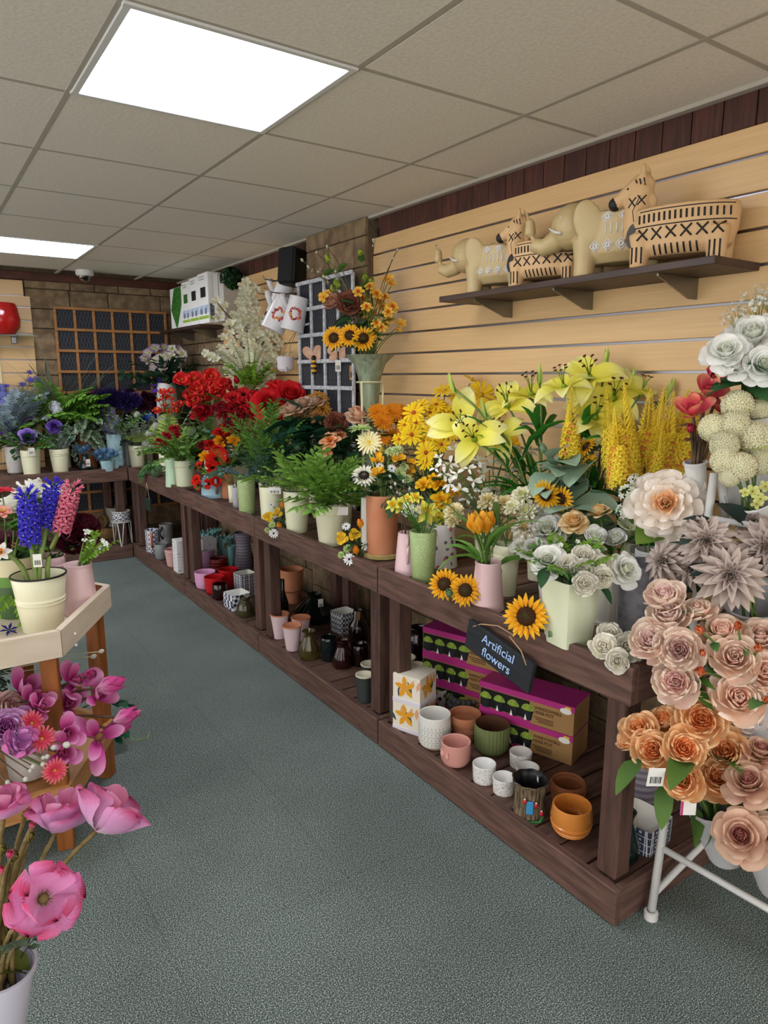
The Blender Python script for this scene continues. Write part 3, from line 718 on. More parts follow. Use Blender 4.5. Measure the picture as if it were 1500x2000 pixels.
def square_pot(key, label, u, vb, vt, wt, m, rz, zb=ZL, group=None):
    o = pot(key, 'square_planter', label, pl, u, vb, vt, wt, wt * .97, zb, m, sq=10, rz=rad(rz), n=32, inner=WHI, thick=.006, group=group)
    return o
GEO = patt('blue_white_geometric', 'check', '#e2e2e4', '#23274a', scale=52)
GEO2 = patt('grey_white_tile_print', 'tile', '#dededf', '#5a5d68', scale=42)
square_pot('geo1', 'white square planter with navy triangles, lowest beside the red pots', 459, 1193, 1157, 46, GEO, 50)
square_pot('geo2', 'white square planter with grey tile print resting behind the navy triangle one', 476, 1166, 1118, 38, GEO2, 50)
square_pot('geo3', 'white square planter with navy tile print near the green glass vase', 671, 1240, 1193, 44, patt('navy_tile_print', 'tile', '#d9dade', '#30344a', scale=38), 50)
square_pot('geo4', 'white square planter with blue tile print beyond the end post', 1268, 1668, 1592, 96, patt('blue_tile_print', 'tile', '#dcdcdd', '#3b4560', scale=44), 50)
o = pot('tch', 'terracotta_pot', 'terracotta pot resting in a dark wire ring against the stone', pl, 569, 1180, 1111, 46, 34, ZL, TC, [(0, 32), (.3, 34), (.33, 40), (1, 46)], thick=.005)
bo('wire_ring', B().lathe([(20.5 * POT['tch']['px'], 0), (21.5 * POT['tch']['px'], .002), (20.5 * POT['tch']['px'], .004)], 24), BLK, o, (0, 0, POT['tch']['h'] * .36))
RED = mat('red_gloss_glaze', '#b5161c', '#c01b20', rough=.25, coat=.4, scale=3); DRED = mat('dark_red_glaze', '#6d1016', rough=.35)
LP = mat('lilac_pink_plastic', '#d79fc4', rough=.45); LP2 = mat('mauve_pink_plastic', '#b883a8', rough=.45)
pr = [(0, .7), (.1, .85), (.4, .97), (1, 1)]
def rp(key, label, u, vb, vt, w, m, name='glazed_pot', **k): return pot(key, name, label, pl, u, vb, vt, w, w * .72, ZL, m, [(a, b_ * w) for a, b_ in pr], thick=.004, **k)
rp('r1', 'bright red glazed pot with a white sticker', 416, 1162, 1126, 38, RED)
rp('r2', 'red glazed pot behind the bright red one', 444, 1149, 1111, 38, RED)
pot('r3', 'stacked_pots', 'nested dark red pots behind the bright red pot', pl, 425, 1128, 1090, 35, 30, ZL, DRED, rings=(.2, .45, .7, .85))
rp('p1', 'lilac pink pot in front of the mauve one', 398, 1152, 1116, 40, LP)
rp('p2', 'mauve pot behind the lilac pink pot', 402, 1110, 1074, 30, LP2)
TEAL = mat('teal_painted_metal', '#6b9c9c', '#7eafae', rough=.5, scale=6)
for k, (u, vb, vt, w, lab) in enumerate(((405, 1072, 1040, 30, 'teal scalloped metal pot at the back of the shelf'), (418, 1060, 1036, 26, 'teal scalloped metal pot deeper behind the mauve pot'), (440, 1100, 1050, 30, 'teal scalloped pot with a brown tag'), (452, 1105, 1066, 16, 'slim teal scalloped pot beside the striped jug'))):
    o = pot('tl%d' % k, 'scalloped_pot', lab, pl, u, vb, vt, w, w * .75, ZL, TEAL, group='teal scalloped metal pots')
    P = POT['tl%d' % k]; sc = B()
    for q in range(10): sc.ball((math.cos(q * PI / 5) * P['r'], math.sin(q * PI / 5) * P['r'], P['h']), P['r'] * .3, 6, sc=(.5, .5, 1))
    bo('scalloped_rim', sc, TEAL, o)['kind'] = 'stuff'
    if k == 2: price_tag(o, (-.02, -P['r'] - .004, P['h'] * .75), (.03, .04), bars=False).data.materials[0] = mat('kraft_card', '#8a6c4a', rough=.9)
STR = patt('grey_lilac_stripes', 'stripe', '#918a95', '#6e6873', scale=15, rough=.5)
pot('strj', 'striped_jug', 'tall grey jug with lilac stripes beside the double post', 'jug', 473, 1112, 1040, 34, 36, ZL, STR, [(0, 34), (.1, 36), (.65, 28), (.7, 27), (1, 34)])
pot('strj2', 'striped_jug', 'grey jug with lilac stripes standing on the plinth beyond the end post', 'jug', 1262, 1580, 1420, 70, 74, ZL, STR, [(0, 70), (.1, 74), (.65, 60), (.7, 57), (1, 70)])
BWM = patt('blue_drop_print', 'tile', '#dcd6cb', '#2f4276', scale=28)
o = pot('m1', 'tall_mug', 'cream mug with navy drops and an orange handle', 'mug', 295, 1081, 1034, 26, 25, ZL, BWM); handle(o, 'm1', rad(250), .25, .9, .035, .008, mat('orange_handle', '#c8683d', rough=.5))
o = pot('m2', 'tall_mug', 'grey stoneware mug with a dark handle', 'mug', 322, 1062, 1023, 26, 25, ZL, GREYM); handle(o, 'm2', rad(220), .25, .9, .035, .008, mat('slate_handle', '#33434a', rough=.5))
rp('m3', 'plain grey pot beside the navy drop mug', 313, 1094, 1062, 26, mat('plain_grey_glaze', '#7d7f80', rough=.5))
pot('m4', 'stacked_planters', 'nested pale pink oval planters beside a white box', pl, 336, 1108, 1072, 32, 24, ZL, mat('dusty_pink_plastic', '#c79d97', rough=.6), rings=(.75, .88))
# a printed pair of boxes, the herb kits, and the slim white boxes
def crate(name, label, cat, c, d, rz, mats, group=None):
    o = bo(name, B().box((0, 0, d[2] / 2), d, .001), mats, None, T(*c) @ RZ(rz), smooth=False); return tag(o, label, cat, group)
m_printb = mat('cream_print_card', '#e6dcc9', rough=.7)
FCOL = [mat('print_orange', '#e09a1c', rough=.7), mat('print_peach', '#dca27a', rough=.7), mat('print_navy', '#26323c', rough=.7), mat('print_green', '#2f4a33', rough=.7), mat('print_lilac', '#d9d3dc', rough=.7)]
def leafshape(b, c, L, Wd, a, m, X):
    n = 6; vs = []
    for i in range(n + 1): q = i / n; w = Wd * math.sin(PI * q) / 2; vs.append((q * L, w)); 
    pts = vs + [(x, -y) for x, y in vs[-2:0:-1]]
    ca, sa = math.cos(a), math.sin(a)
    o_ = [(c[0] + x * ca - y * sa, c[1] + x * sa + y * ca, 0) for x, y in pts]
    b.add(o_, [tuple(range(len(o_)))], None, m, X)
pb = onz(784, 1438, ZL)
for k in range(2):
    s_ = .118; hh = .112
    o = crate('gift_box', ['cream box printed with orange and peach flowers, topmost of two', 'cream box printed with orange and peach flowers, under its twin'][k], 'box', (pb.x + .085, pb.y + .035, ZL + hh * (1 - k)), (s_, s_, hh), rad(22), [m_printb], 'flower-print boxes')
    bo('lid_band', B().box((0, 0, .009), (s_ + .002, s_ + .002, .018), .001), FCOL[4], o, smooth=False)
    r = random.Random(4 + k)
    for fi, F in enumerate((RZ(0), RZ(-PI / 2), RZ(PI / 2), RZ(PI))):
        X = F @ T(-s_ / 2 - .0012, 0, .062) @ RZ(-PI / 2) @ RX(PI / 2)
        b = B()
        for q in range(5): leafshape(b, (-.005, .004), .046, .020, rad(25 + 72 * q), 0, X)
        for q in range(4): leafshape(b, (r.uniform(-.045, .03), r.uniform(-.04, -.01)), .05, .014, rad(r.uniform(50, 130)), 1 + q % 3, X @ T(0, 0, -.0004 - .0001 * q))
        for q in range(3): leafshape(b, (.045 - .03 * q, .0), .045, .016, rad(r.uniform(60, 120)), 1, X @ T(0, 0, -.0003))
        bo('printed_flower', b, FCOL, o, smooth=False)['kind'] = 'stuff'
MAG = mat('magenta_card', '#b02a7c', rough=.5); KRAFT = mat('kraft_brown_card', '#a07a4c', rough=.8); m_potd = mat('dark_plastic_pot', '#25282d', rough=.5); m_cress = mat('cress_green_print', '#5f7f22', '#a5bf4a', rough=.8, scale=260)
BRN = mat('kraft_ink', '#54381f', rough=.8); YEL = mat('yellow_sticker', '#e7c52c', rough=.6); PHOTO = mat('photo_print', '#b9c2c9', '#4f5a3c', rough=.6, scale=25)
def herbkit(label, c, rz, Lx=.36, h=.105, d=.14):
    """boxed windowsill herb kit: local x along the front, -y is the front face"""
    o = crate('herb_kit_box', label, 'box', c, (Lx, d, h), rz, [KRAFT], 'boxed windowsill herb kits')
    bo('box_lid', B().box((0, 0, h), (Lx + .002, d + .002, .003)), MAG, o, smooth=False)
    f = -d / 2 - .0006
    bo('lid_edge', B().box((0, f, h - .010), (Lx + .002, .0012, .020)), MAG, o, smooth=False)
    bo('base_edge', B().box((-Lx * .22, f, .006), (Lx * .56, .0012, .012)), MAG, o, smooth=False)
    w = bo('photo_window', B().box((-Lx * .22, f - .0002, h * .46), (Lx * .54, .001, h * .64)), m_black, o, smooth=False)
    for k in range(4):
        x = -Lx * .43 + .055 * k
        p = bo('herb_pot', B().lathe([(.001, 0), (.020, 0), (.026, .036), (.024, .036)], 14), m_potd, o, (x, f + .012, .013))
        bo('cress_top', B().ball((0, 0, .036), .030, 10, sc=(1, .7, .95), half=True), m_cress, p)
        if k: bo('pot_label', B().add([(-.006, -.027, .004), (.006, -.027, .004), (0, -.027, .026)], [(0, 1, 2)]), m_card, p, smooth=False)
    text('box_lettering', 'WINDOWSILL\nHERB POT', .016, T(Lx * .10, f - .0012, h * .55) @ RX(PI / 2), BRN, o, .0003, 'LEFT')
    for k in range(3): bo('small_print', B().box((Lx * (.2 + .01 * k), f - .0008, h * (.30 - .07 * k)), (Lx * (.20 - .02 * k), .0006, .003)), BRN, o, smooth=False)
    bo('maker_badge', B().lathe([(.0005, 0), (.018, 0), (.018, .001), (.0005, .001)], 20), m_card, o, T(Lx * .42, f - .0022, h * .82) @ RX(PI / 2) @ M.Diagonal((1.15, .6, 1, 1)))
    bo('price_sticker', B().box((Lx * .44, f - .002, h * .93), (.02, .0008, .010)), YEL, o, smooth=False)
    return o
pc = onz(1116, 1496, ZL); dirb = V((-.34, 1.0, 0)).normalized()
ar = math.atan2(dirb.y, dirb.x) + PI
for k in range(2):
    nrm = V((-dirb.y, dirb.x, 0)) * -1
    c = pc + dirb * .18 + nrm * .07
    herbkit(['magenta and kraft herb kit box, topmost of the stack by the terrazzo pots', 'magenta and kraft herb kit box under its twin by the terrazzo pots'][k], (c.x, c.y, ZL + .107 * (1 - k)), ar)
for k in range(3):
    c = pc + dirb * .50 + nrm * .17
    herbkit(['magenta herb kit box at the top of the stack behind the chalk sign', 'magenta herb kit box in the middle of the stack behind the chalk sign', 'magenta herb kit box at the bottom of the stack behind the chalk sign'][k], (c.x, c.y, ZL + .107 * (2 - k)), ar)
p_ = onz(347, 1122, ZL)
for k in range(2): crate('slim_box', ['white slim carton beside the double post, upper one', 'white slim carton beside the double post, lower one'][k], 'box', (p_.x + .05, p_.y + .05, ZL + .115 * (1 - k)), (.09, .1, .113), 0, [patt('white_speckled_card', 'speckle', '#d8d7d8', '#8c8f98', '#d8d7d8', '#d8d7d8', scale=60, rough=.7)], 'slim white cartons')
p_ = onz(384, 1110, ZL)
for k in range(2): crate('slim_box', ['grey speckled carton behind the post, upper one', 'grey speckled carton behind the post, lower one'][k], 'box', (p_.x + .10, p_.y + .04, ZL + .1 * (1 - k)), (.10, .1, .098), 0, [MATS['white_speckled_card']], 'speckled cartons')
# under the back bench
o = pot('bwp', 'small_planter', 'blue and white drop-print planter on a white wire stand', pl, 231, 1019, 998, 34, 32, .30, patt('blue_drop_print2', 'tile', '#cfcbc4', '#39456f', scale=30), rim=mat('cream_rim', '#cbc4ac'))
P = POT['bwp']
st = thing('wire_stand', 'white bent wire stand under the drop-print planter', 'plant stand', (P['c'].x, P['c'].y, .0))
wm = mat('white_wire', '#c9c7c4', rough=.4)
bo('top_ring', B().lathe([(.066, .286), (.074, .290), (.074, .297), (.066, .297), (.066, .286)], 24), wm, st)
bo('seat_plate', B().lathe([(.001, .29), (.067, .29), (.067, .297), (.001, .297)], 24), wm, st)
for k in range(3):
    a = rad(-110 + 120 * k); b = B()
    pts = [(math.cos(a - .35) * .068, math.sin(a - .35) * .068, .288), (math.cos(a - .06) * .075, math.sin(a - .06) * .075, .105), (math.cos(a) * .077, math.sin(a) * .077, ZL + .004), (math.cos(a + .06) * .075, math.sin(a + .06) * .075, .105), (math.cos(a + .35) * .068, math.sin(a + .35) * .068, .288)]
    bo('leg', b.tube(pts, .004, 6), wm, st, sharp=None)
pot('bwp2', 'small_planter', 'larger pale planter behind the drop-print one', pl, 224, 1048, 990, 36, 30, ZL, mat('pale_grey_stoneware', '#8f8c86', rough=.6))
p_ = onz(205, 1046, ZL)
tb = thing('clay_pot', 'small clay pot lying on its side on a log slice', 'pot', (p_.x + .02, p_.y - .02, .235), rad(-60)); 
bo('pot_body', B().lathe([(.001, 0), (.035, 0), (.052, .09), (.056, .09), (.056, .11), (.046, .11), (.032, .008), (.001, .008)], 22), mat('old_clay', '#6f5636', '#8a6d48', rough=.9, scale=12), tb, RX(PI / 2) @ T(0, 0, -.05))
lg = bo('log_slice', B().lathe([(.001, 0), (.105, 0), (.115, .03), (.11, .085), (.001, .085)], 26, flute=(7, .03)), mat('log_wood', '#5e4526', '#86683f', rough=.9, scale=14, bump=.4), None, (p_.x + .03, p_.y - .03, ZL)); tag(lg, 'round log slice under the back bench', 'log')
# chalk signs
def sign(name, label, X, w, h, lines, size, mtext, board, strings):
    s = thing(name, label, 'sign'); s.matrix_basis = X          # local x along the board, -y out, z up; origin at its centre
    bo('board', B().box((0, 0, 0), (w, .016, h), .002), board, s)
    if lines: text('chalk_lettering', lines, size, T(0, -.0092, .0) @ RX(PI / 2), mtext, s, .0005, shear=.06)
    for st_ in strings: bo('string', B().tube(st_, .0022, 5), mat('jute_string', '#a98a66', rough=.9), s, sharp=None)
    return s
CH = mat('chalkboard_black', '#1a1c20', '#23262b', rough=.75, scale=6, stretch=(1, 8, 14), bump=.2)
tl, br = onx(912, 1262, 1.335), onx(1042, 1345, 1.335)
tl = onx(918, 1226, 1.352); tr = onx(1045, 1303, 1.335); bl_ = onx(910, 1275, 1.335)
ctr = (onx(917, 1222, 1.345) + onx(1031, 1345, 1.345)) / 2
ctr = V((1.343, (onx(915, 1240, 1.343).y + onx(1040, 1320, 1.343).y) / 2, 0)); ctr.z = (onx(915, 1240, 1.343).z + onx(1040, 1320, 1.343).z) / 2
vec = onx(1047, 1300, 1.343) - onx(920, 1210, 1.343)
sw = vec.length; tilt = math.atan2(vec.z, -vec.y)
hsg = (onx(917, 1214, 1.343) - onx(910, 1268, 1.343)).length
SGX = T(*ctr) @ RZ(-PI / 2) @ RY(-tilt)
sign('chalk_sign', 'black hanging sign chalked with Artificial flowers', SGX, sw, hsg, 'Artificial\nflowers', .040, mat('blue_white_chalk', '#a9c6f2', rough=.9), CH,
     [[(-sw * .40, -.011, hsg * .38), (-sw * .33, .0, hsg * .55), (-sw * .12, .012, hsg * .78), (.03, .014, hsg * .80)], [(.03, .014, hsg * .80), (sw * .1, .0, hsg * .78), (sw * .3, -.004, hsg * .62), (sw * .42, -.011, hsg * .36)]])
c2 = onx(289, 985, 1.352)
sign('hanging_sign', 'small green hanging sign on a string loop under the bench corner', T(c2.x, c2.y, c2.z) @ RZ(-PI / 2) @ RY(.0), .13, .085, None, .02, m_card, mat('dark_green_paint', '#1f2c22', rough=.6),
     [[(-.05, 0, .04), (-.02, 0, .11), (-.0, 0, .155)], [(0, 0, .155), (.02, 0, .11), (.05, 0, .04)]])

# ================================================================== flowers
STEM = mat('green_stem', '#4f6b2f', '#66813c', rough=.6, scale=12)
DSTEM = mat('brown_stem', '#4a3a2a', '#6a543a', rough=.7, scale=14)
OSTEM = mat('olive_fuzzy_stem', '#6a5a34', '#8a784a', rough=.9, scale=60, bump=.3)
def pal(s): return [tuple('#' + c for c in g.split('-')) for g in s.split('|')]
# ring: n, length, width, start elevation, end elevation, cup, ruffle, profile, base radius, base height, material, (nu, nv)
K = {
 'rose': ([(5, .80, 1.05, 30, -4, .10, .05, 'r', .22, -.34, 0), (5, .76, .98, 50, 24, .14, .05, 'r', .20, -.30, 0)],
          [(5, .68, .80, 64, 54, .20, .03, 'r', .20, -.24, 0), (5, .64, .70, 74, 68, .24, .03, 'r', .18, -.20, 0), (5, .58, .56, 80, 82, .28, .02, 'r', .15, -.16, 1), (4, .54, .48, 86, 92, .34, .01, 'r', .11, -.12, 1), (4, .54, .40, 88, 98, .4, 0, 'r', .07, -.09, 1), (4, .56, .32, 89, 100, .5, 0, 'r', .04, -.06, 1), (3, .58, .24, 90, 100, .6, 0, 'r', .015, -.04, 1)]),
 'cuprose': ([(5, 1.15, 1.35, -5, 66, .13, .05, 'r', .10, -.50, 0), (5, 1.02, 1.2, 16, 76, .15, .05, 'r', .10, -.46, 0)],
          [(6, .82, .85, 34, 84, .2, .06, 'r', .12, -.38, 0), (6, .70, .62, 52, 90, .26, .08, 'r', .14, -.30, 1), (6, .60, .5, 64, 92, .3, .10, 'r', .12, -.22, 1), (5, .54, .38, 74, 96, .36, .10, 'r', .08, -.16, 1), (4, .50, .28, 84, 100, .45, .06, 'r', .04, -.12, 1), (2, .48, .2, 88, 102, .6, .02, 'r', .01, -.10, 1)]),
 'peony': ([(6, 1.18, 1.25, -8, 70, .13, .05, 'r', .10, -.52, 0), (6, 1.04, 1.15, 14, 78, .15, .06, 'r', .10, -.48, 0)],
          [(7, .86, .80, 32, 84, .2, .08, 'r', .12, -.40, 0), (10, .62, .34, 44, 82, .16, .16, 's', .20, -.24, 1), (11, .58, .30, 56, 86, .16, .18, 's', .16, -.20, 1), (10, .54, .26, 68, 90, .16, .18, 's', .10, -.16, 1), (7, .50, .20, 80, 94, .2, .15, 's', .05, -.12, 1), (4, .42, .14, 86, 92, .2, .1, 's', .02, -.1, 2)]),
 'bigpeony': ([(8, .98, .80, -6, 12, .10, .08, 's', .15, -.20, 0), (8, .88, .74, 12, 30, .12, .09, 's', .14, -.14, 0)],
          [(10, .76, .56, 26, 44, .14, .12, 's', .13, -.08, 0), (10, .62, .44, 40, 56, .16, .14, 's', .12, -.02, 0), (11, .5, .32, 54, 70, .18, .16, 's', .1, .02, 1), (10, .42, .25, 66, 82, .2, .16, 's', .06, .06, 1), (6, .36, .16, 80, 92, .2, .15, 's', .02, .08, 1)]),
 'gerbera': ([], [(19, .86, .21, 14, -8, .12, .03, 'r', .13, 0, 0), (17, .72, .19, 26, 6, .12, .03, 'r', .12, .02, 0), (12, .28, .08, 40, 30, .1, .03, 'p', .1, .05, 0)]),
 'daisy': ([], [(12, .80, .27, 14, -10, .14, .03, 'r', .16, 0, 0), (8, .74, .22, 24, 0, .14, .03, 'r', .15, .02, 0)]),
 'sunflower': ([], [(20, .58, .2, 14, -12, .18, .05, 'p', .42, -.02, 0), (18, .52, .19, 34, 12, .18, .05, 'p', .40, .0, 0), (16, .3, .1, 60, 30, .2, 0, 'p', .38, .02, 0)]),
 'lily': ([(3, 1.32, .66, 62, -44, .10, .05, 'p', .05, -.50, 0), (3, 1.24, .56, 58, -36, .10, .04, 'p', .05, -.48, 0)], []),
 'poppy': ([(3, 1.22, 1.65, 4, 74, .15, .09, 's', .06, -.48, 0), (3, 1.16, 1.5, 22, 80, .16, .11, 's', .08, -.44, 0)], [(3, 1.0, 1.0, 40, 82, .16, .15, 's', .10, -.34, 1)]),
 'poppyopen': ([(4, 1.05, 1.7, 6, 46, .12, .10, 's', .08, -.24, 0), (3, .95, 1.5, 24, 62, .14, .12, 's', .08, -.20, 0)], []),
 'flatpoppy': ([], [(3, .92, 1.1, 16, 30, .2, .10, 's', .06, -.1, 0), (3, .8, 1.0, 30, 46, .2, .1, 's', .06, -.08, 0)]),
 'magnolia': ([(3, 1.15, .82, 14, 44, .2, .03, 'r', .06, -.28, 0), (3, 1.1, .74, 46, 78, .24, .03, 'r', .06, -.28, 0)], [(3, .7, .5, 72, 92, .4, .02, 'r', .05, -.2, 1)]),
 'magopen': ([(3, 1.05, .52, 4, 12, .3, .02, 'r', .06, -.1, 0), (3, .95, .46, 34, 46, .32, .02, 'r', .06, -.08, 0)], []),
 'dahlia': ([(13, .94, .31, -8, -22, .5, .02, 'p', .14, -.12, 0), (13, .86, .29, 10, -2, .5, .02, 'p', .13, -.06, 0)],
          [(11, .70, .26, 24, 14, .55, .02, 'p', .12, 0, 0), (10, .54, .23, 40, 34, .6, .02, 'p', .1, .04, 0), (8, .38, .18, 56, 56, .65, 0, 'p', .07, .08, 1), (6, .25, .13, 72, 80, .7, 0, 'p', .03, .1, 1)]),
 'tulip': ([], [(3, 1.6, 1.0, 40, 112, .30, .0, 'p', .06, -.80, 0), (3, 1.55, .95, 46, 110, .30, .0, 'p', .06, -.78, 0)]),
 'bud': ([], [(4, 1.9, 1.15, 42, 116, .3, 0, 'p', .06, -.95, 0), (3, 1.85, 1.0, 50, 114, .3, 0, 'p', .05, -.88, 1)]),
 'lilybud': ([], [(3, 2.6, .55, 76, 100, .45, 0, 'p', .06, -1.2, 0), (3, 2.5, .5, 78, 98, .45, 0, 'p', .06, -1.2, 0)]),
 'carn': ([], [(9, .80, .46, 6, 4, .18, .28, 's', .14, -.12, 0), (9, .70, .42, 24, 22, .18, .3, 's', .13, -.06, 0), (8, .56, .38, 44, 44, .2, .3, 's', .12, -.02, 0), (7, .44, .32, 62, 64, .2, .3, 's', .08, .02, 1), (5, .36, .24, 80, 84, .2, .3, 's', .03, .05, 1)]),
 'orchid': ([], [(3, .92, .34, 26, -14, .16, .02, 'p', .05, 0, 0), (2, .95, .44, 18, -10, .16, .04, 'r', .05, .02, 0), (1, .5, .3, 50, 20, .5, .05, 'r', .04, .03, 1)]),
 'blossom': ([], [(5, .80, .72, 28, 6, .22, .03, 'r', .06, 0, 0)]),
 'double': ([], [(6, .85, .62, 18, 0, .2, .06, 'r', .08, -.05, 0), (6, .62, .52, 40, 26, .25, .06, 'r', .08, 0, 0), (4, .4, .34, 66, 60, .3, .06, 'r', .05, .04, 1)]),
 'hellebore': ([], [(5, .85, .72, 22, 2, .22, .03, 'p', .08, 0, 0)]),
 'daff': ([], [(6, .86, .5, 16, -6, .16, .03, 'p', .08, -.05, 0)]),
}
CEN = {'gerbera': (.15, .06), 'daisy': (.19, .10), 'sunflower': (.43, .16), 'anemone': (.2, .2), 'hellebore': (.2, .15), 'magopen': (.14, .35), 'poppyopen': (.16, .2), 'blossom': (.12, .12), 'flatpoppy': (.18, .2)}
def ring_petals(b, rg, var, jit=1):
    n, L, Wd, e0, e1, cup, ruf, pf, r0, z0, mi = rg
    r = random.Random(hash((n, round(L * 100), var)) & 0xffff)
    nu, nv = (6, 6) if Wd > .6 else (4, 5) if Wd > .34 else (2, 4)
    ph = r.random() * 6
    for i in range(n):
        j = lambda a: 1 + a * jit * (r.random() - .5)
        b.petal(L * j(.16), Wd * j(.2), e0 + jit * r.uniform(-7, 7), e1 + jit * r.uniform(-10, 10), cup, ruf, pf, r0, z0 + jit * r.uniform(-.015, .015), ph + 2 * PI * (i + .25 * jit * (r.random() - .5)) / n, nu, nv, mi, None, r, .08 if Wd * n > 4 else .03)
def floret(b, X, s, m=0, n=5, L=1, Wd=.5, e0=40, e1=-10, lite=True):
    for i in range(n):
        b.petal(L * s, Wd * s, e0, e1, .1, 0, 'r', .05 * s, 0, 2 * PI * i / n, 2 if not lite else 1, 2, m, X, RND)
def sph(i, n, jit=0, r=RND):
    z = 1 - 2 * (i + .5) / n; a = i * 2.39996 + jit * r.random(); q = math.sqrt(max(0, 1 - z * z))
    return V((q * math.cos(a), q * math.sin(a), z))
BC = {}
def bloom_mesh(kind, cols, var):
    """core mesh of a bloom, unit radius, axis +z; and its outer rings of single petals"""
    key = (kind, cols, var)
    if key in BC: return BC[key]
    g = pal(cols); b = B(); r = random.Random(var * 7 + len(kind))
    mats = [petm(*g[0]), petm(*(g[1] if len(g) > 1 else g[0])), petm(*(g[2] if len(g) > 2 else g[-1]))]
    outer = []
    if kind in K:
        outer, inner = K[kind]
        for rg in inner: ring_petals(b, rg, var)
        if kind == 'rose': b.ball((0, 0, .06), .20, 10, 1, None, (1, 1, 1.3))
        if kind in CEN:
            cr, ch = CEN[kind]
            b.ball((0, 0, .0), cr, 12, 2, None, (1, 1, ch / cr * 1.2 if cr else 1))
            if kind == 'sunflower':
                for i in range(60):
                    q = math.sqrt(i / 60) * cr * .95; a = i * 2.4; b.ball((q * math.cos(a), q * math.sin(a), ch * 1.2 * math.sqrt(max(0, 1 - (q / cr) ** 2))), .03, 4, 2 if q > .14 else 1)
            if kind in ('poppyopen', 'hellebore', 'anemone', 'magopen', 'flatpoppy'):
                for i in range(26):
                    a = i * 2.4; q = cr * (1.1 + .5 * r.random()); b.tube([(cr * .6 * math.cos(a), cr * .6 * math.sin(a), .02), (q * math.cos(a), q * math.sin(a), cr * (1 + r.random() * .5))], .012, 3, 1 if kind != 'hellebore' else 2)
        if kind == 'lily':
            for i in range(6):
                a = i * PI / 3 + .3; e = (math.cos(a) * .24, math.sin(a) * .24, .44)
                b.tube([(0, 0, -.4), (math.cos(a) * .1, math.sin(a) * .1, .2), e], .016, 4, 1); b.ball(e, .055, 5, 2, None, (1.5, .7, .6))
            b.ball((0, 0, -.42), .12, 6, 1, None, (1, 1, 1.6))
        if kind == 'orchid': pass
        if kind == 'daff': b.lathe([(.1, 0), (.22, .12), (.26, .34), (.33, .42), (.28, .40), (.18, .1)], 12, 1, flute=(6, .06))
        if kind in ('rose', 'cuprose', 'peony', 'poppy', 'tulip', 'bud'): b.ball((0, 0, -.42 if kind != 'tulip' else -.75), .14, 6, 2 if kind == 'bud' else 1, None, (1, 1, .7))
    elif kind == 'allium':
        b.ball((0, 0, 0), .80, 12, 1)
        for i in range(300):
            d = sph(i, 300, .5, r); X = facing(d * .80, d, 1, r.random() * 6); floret(b, X, .25, 0, 5, 1, .28, 62, 5)
    elif kind == 'hyd':
        b.ball((0, 0, -.1), .7, 10, 1)
        for i in range(70):
            d = sph(i, 80, .6, r)
            if d.z < -.55: continue
            floret(b, facing(d * r.uniform(.74, .86), d, 1, r.random() * 6), .26, 0, 4, 1, .8, 22, 0, False)
    elif kind == 'pom':
        for i in range(170):
            d = sph(i, 170, .6, r); X = facing(d * .25, d, 1); b.petal(.78, .10, 88, 84, .2, 0, 'p', .01, 0, r.random() * 6, 1, 2, 0 if i % 3 else 1, X, r)
    elif kind == 'thistle':
        b.ball((0, 0, .15), .42, 8, 0, None, (1, 1, 1.2))
        for i in range(60):
            d = sph(i, 60, .5, r); b.petal(.25, .07, 88, 84, 0, 0, 'p', 0, 0, 0, 1, 1, 1, facing(V((0, 0, .15)) + d * .4, d), r)
        for i in range(12): b.petal(.95, .10, 25, 8, .2, 0, 'p', .1, -.05, i * PI / 6, 1, 3, 0, None, r)
    elif kind == 'hyacinth':
        b.tube([(0, 0, -1.1), (0, 0, 1.0)], .09, 6, 2)
        n = 46
        for i in range(n):
            q = i / n; z = -1.0 + 2.0 * q; a = i * 2.39996; up = .15 + 1.1 * max(0, q - .72) * 3
            d = V((math.cos(a), math.sin(a), up)).normalized(); s = .34 * (1 - .35 * max(0, q - .6)); rr = .20 if q < .8 else .10
            p = V((math.cos(a) * rr, math.sin(a) * rr, z)); X = facing(p + d * .12, d, 1, a)
            b.tube([p, p + d * .16], .05, 4, 0)
            floret(b, X, s, 0, 6, 1, .38, 62 if q < .82 else 80, -35 if q < .82 else 70, False)
            b.ball(tuple(p + d * .16), .035, 4, 1)
    elif kind == 'foxtail':
        b.tube([(0, 0, -1.6), (0, 0, -.3)], .025, 4, 2); b.tube([(0, 0, -.3), (0, 0, 1.45)], .045, 5, 0, r1=.012)
        n = 230
        for i in range(n):
            q = i / n; z = -1.0 + 2.4 * q; a = i * 2.39996; w = .36 * (1 - q) ** .75 + .02
            d = V((math.cos(a), math.sin(a), .35 + q)).normalized(); p = V((math.cos(a) * w * .5, math.sin(a) * w * .5, z))
            if q < .45: floret(b, facing(p + d * w * .5, d, 1, a), .13, 0 if i % 7 else 1, 4, 1, .8, 35, 0)
            else: b.petal(.34 * (1.15 - q), .13 * (1.3 - q), 78, 60, .1, 0, 's', 0, 0, 0, 1, 2, 0, facing(p, d, 1, a), r)
    elif kind == 'statice':
        b.tube([(0, 0, -1.2), (0, 0, 1)], .02, 4, 2)
        for i in range(60):
            q = i / 60; a = i * 2.4; d = V((math.cos(a), math.sin(a), .5)).normalized(); p = d * (.34 * (1 - q * .6)) + V((0, 0, -1 + 2 * q)); floret(b, facing(p, d, 1, a), .16, i % 2, 5, 1, .7, 30, 10)
    elif kind == 'cluster':
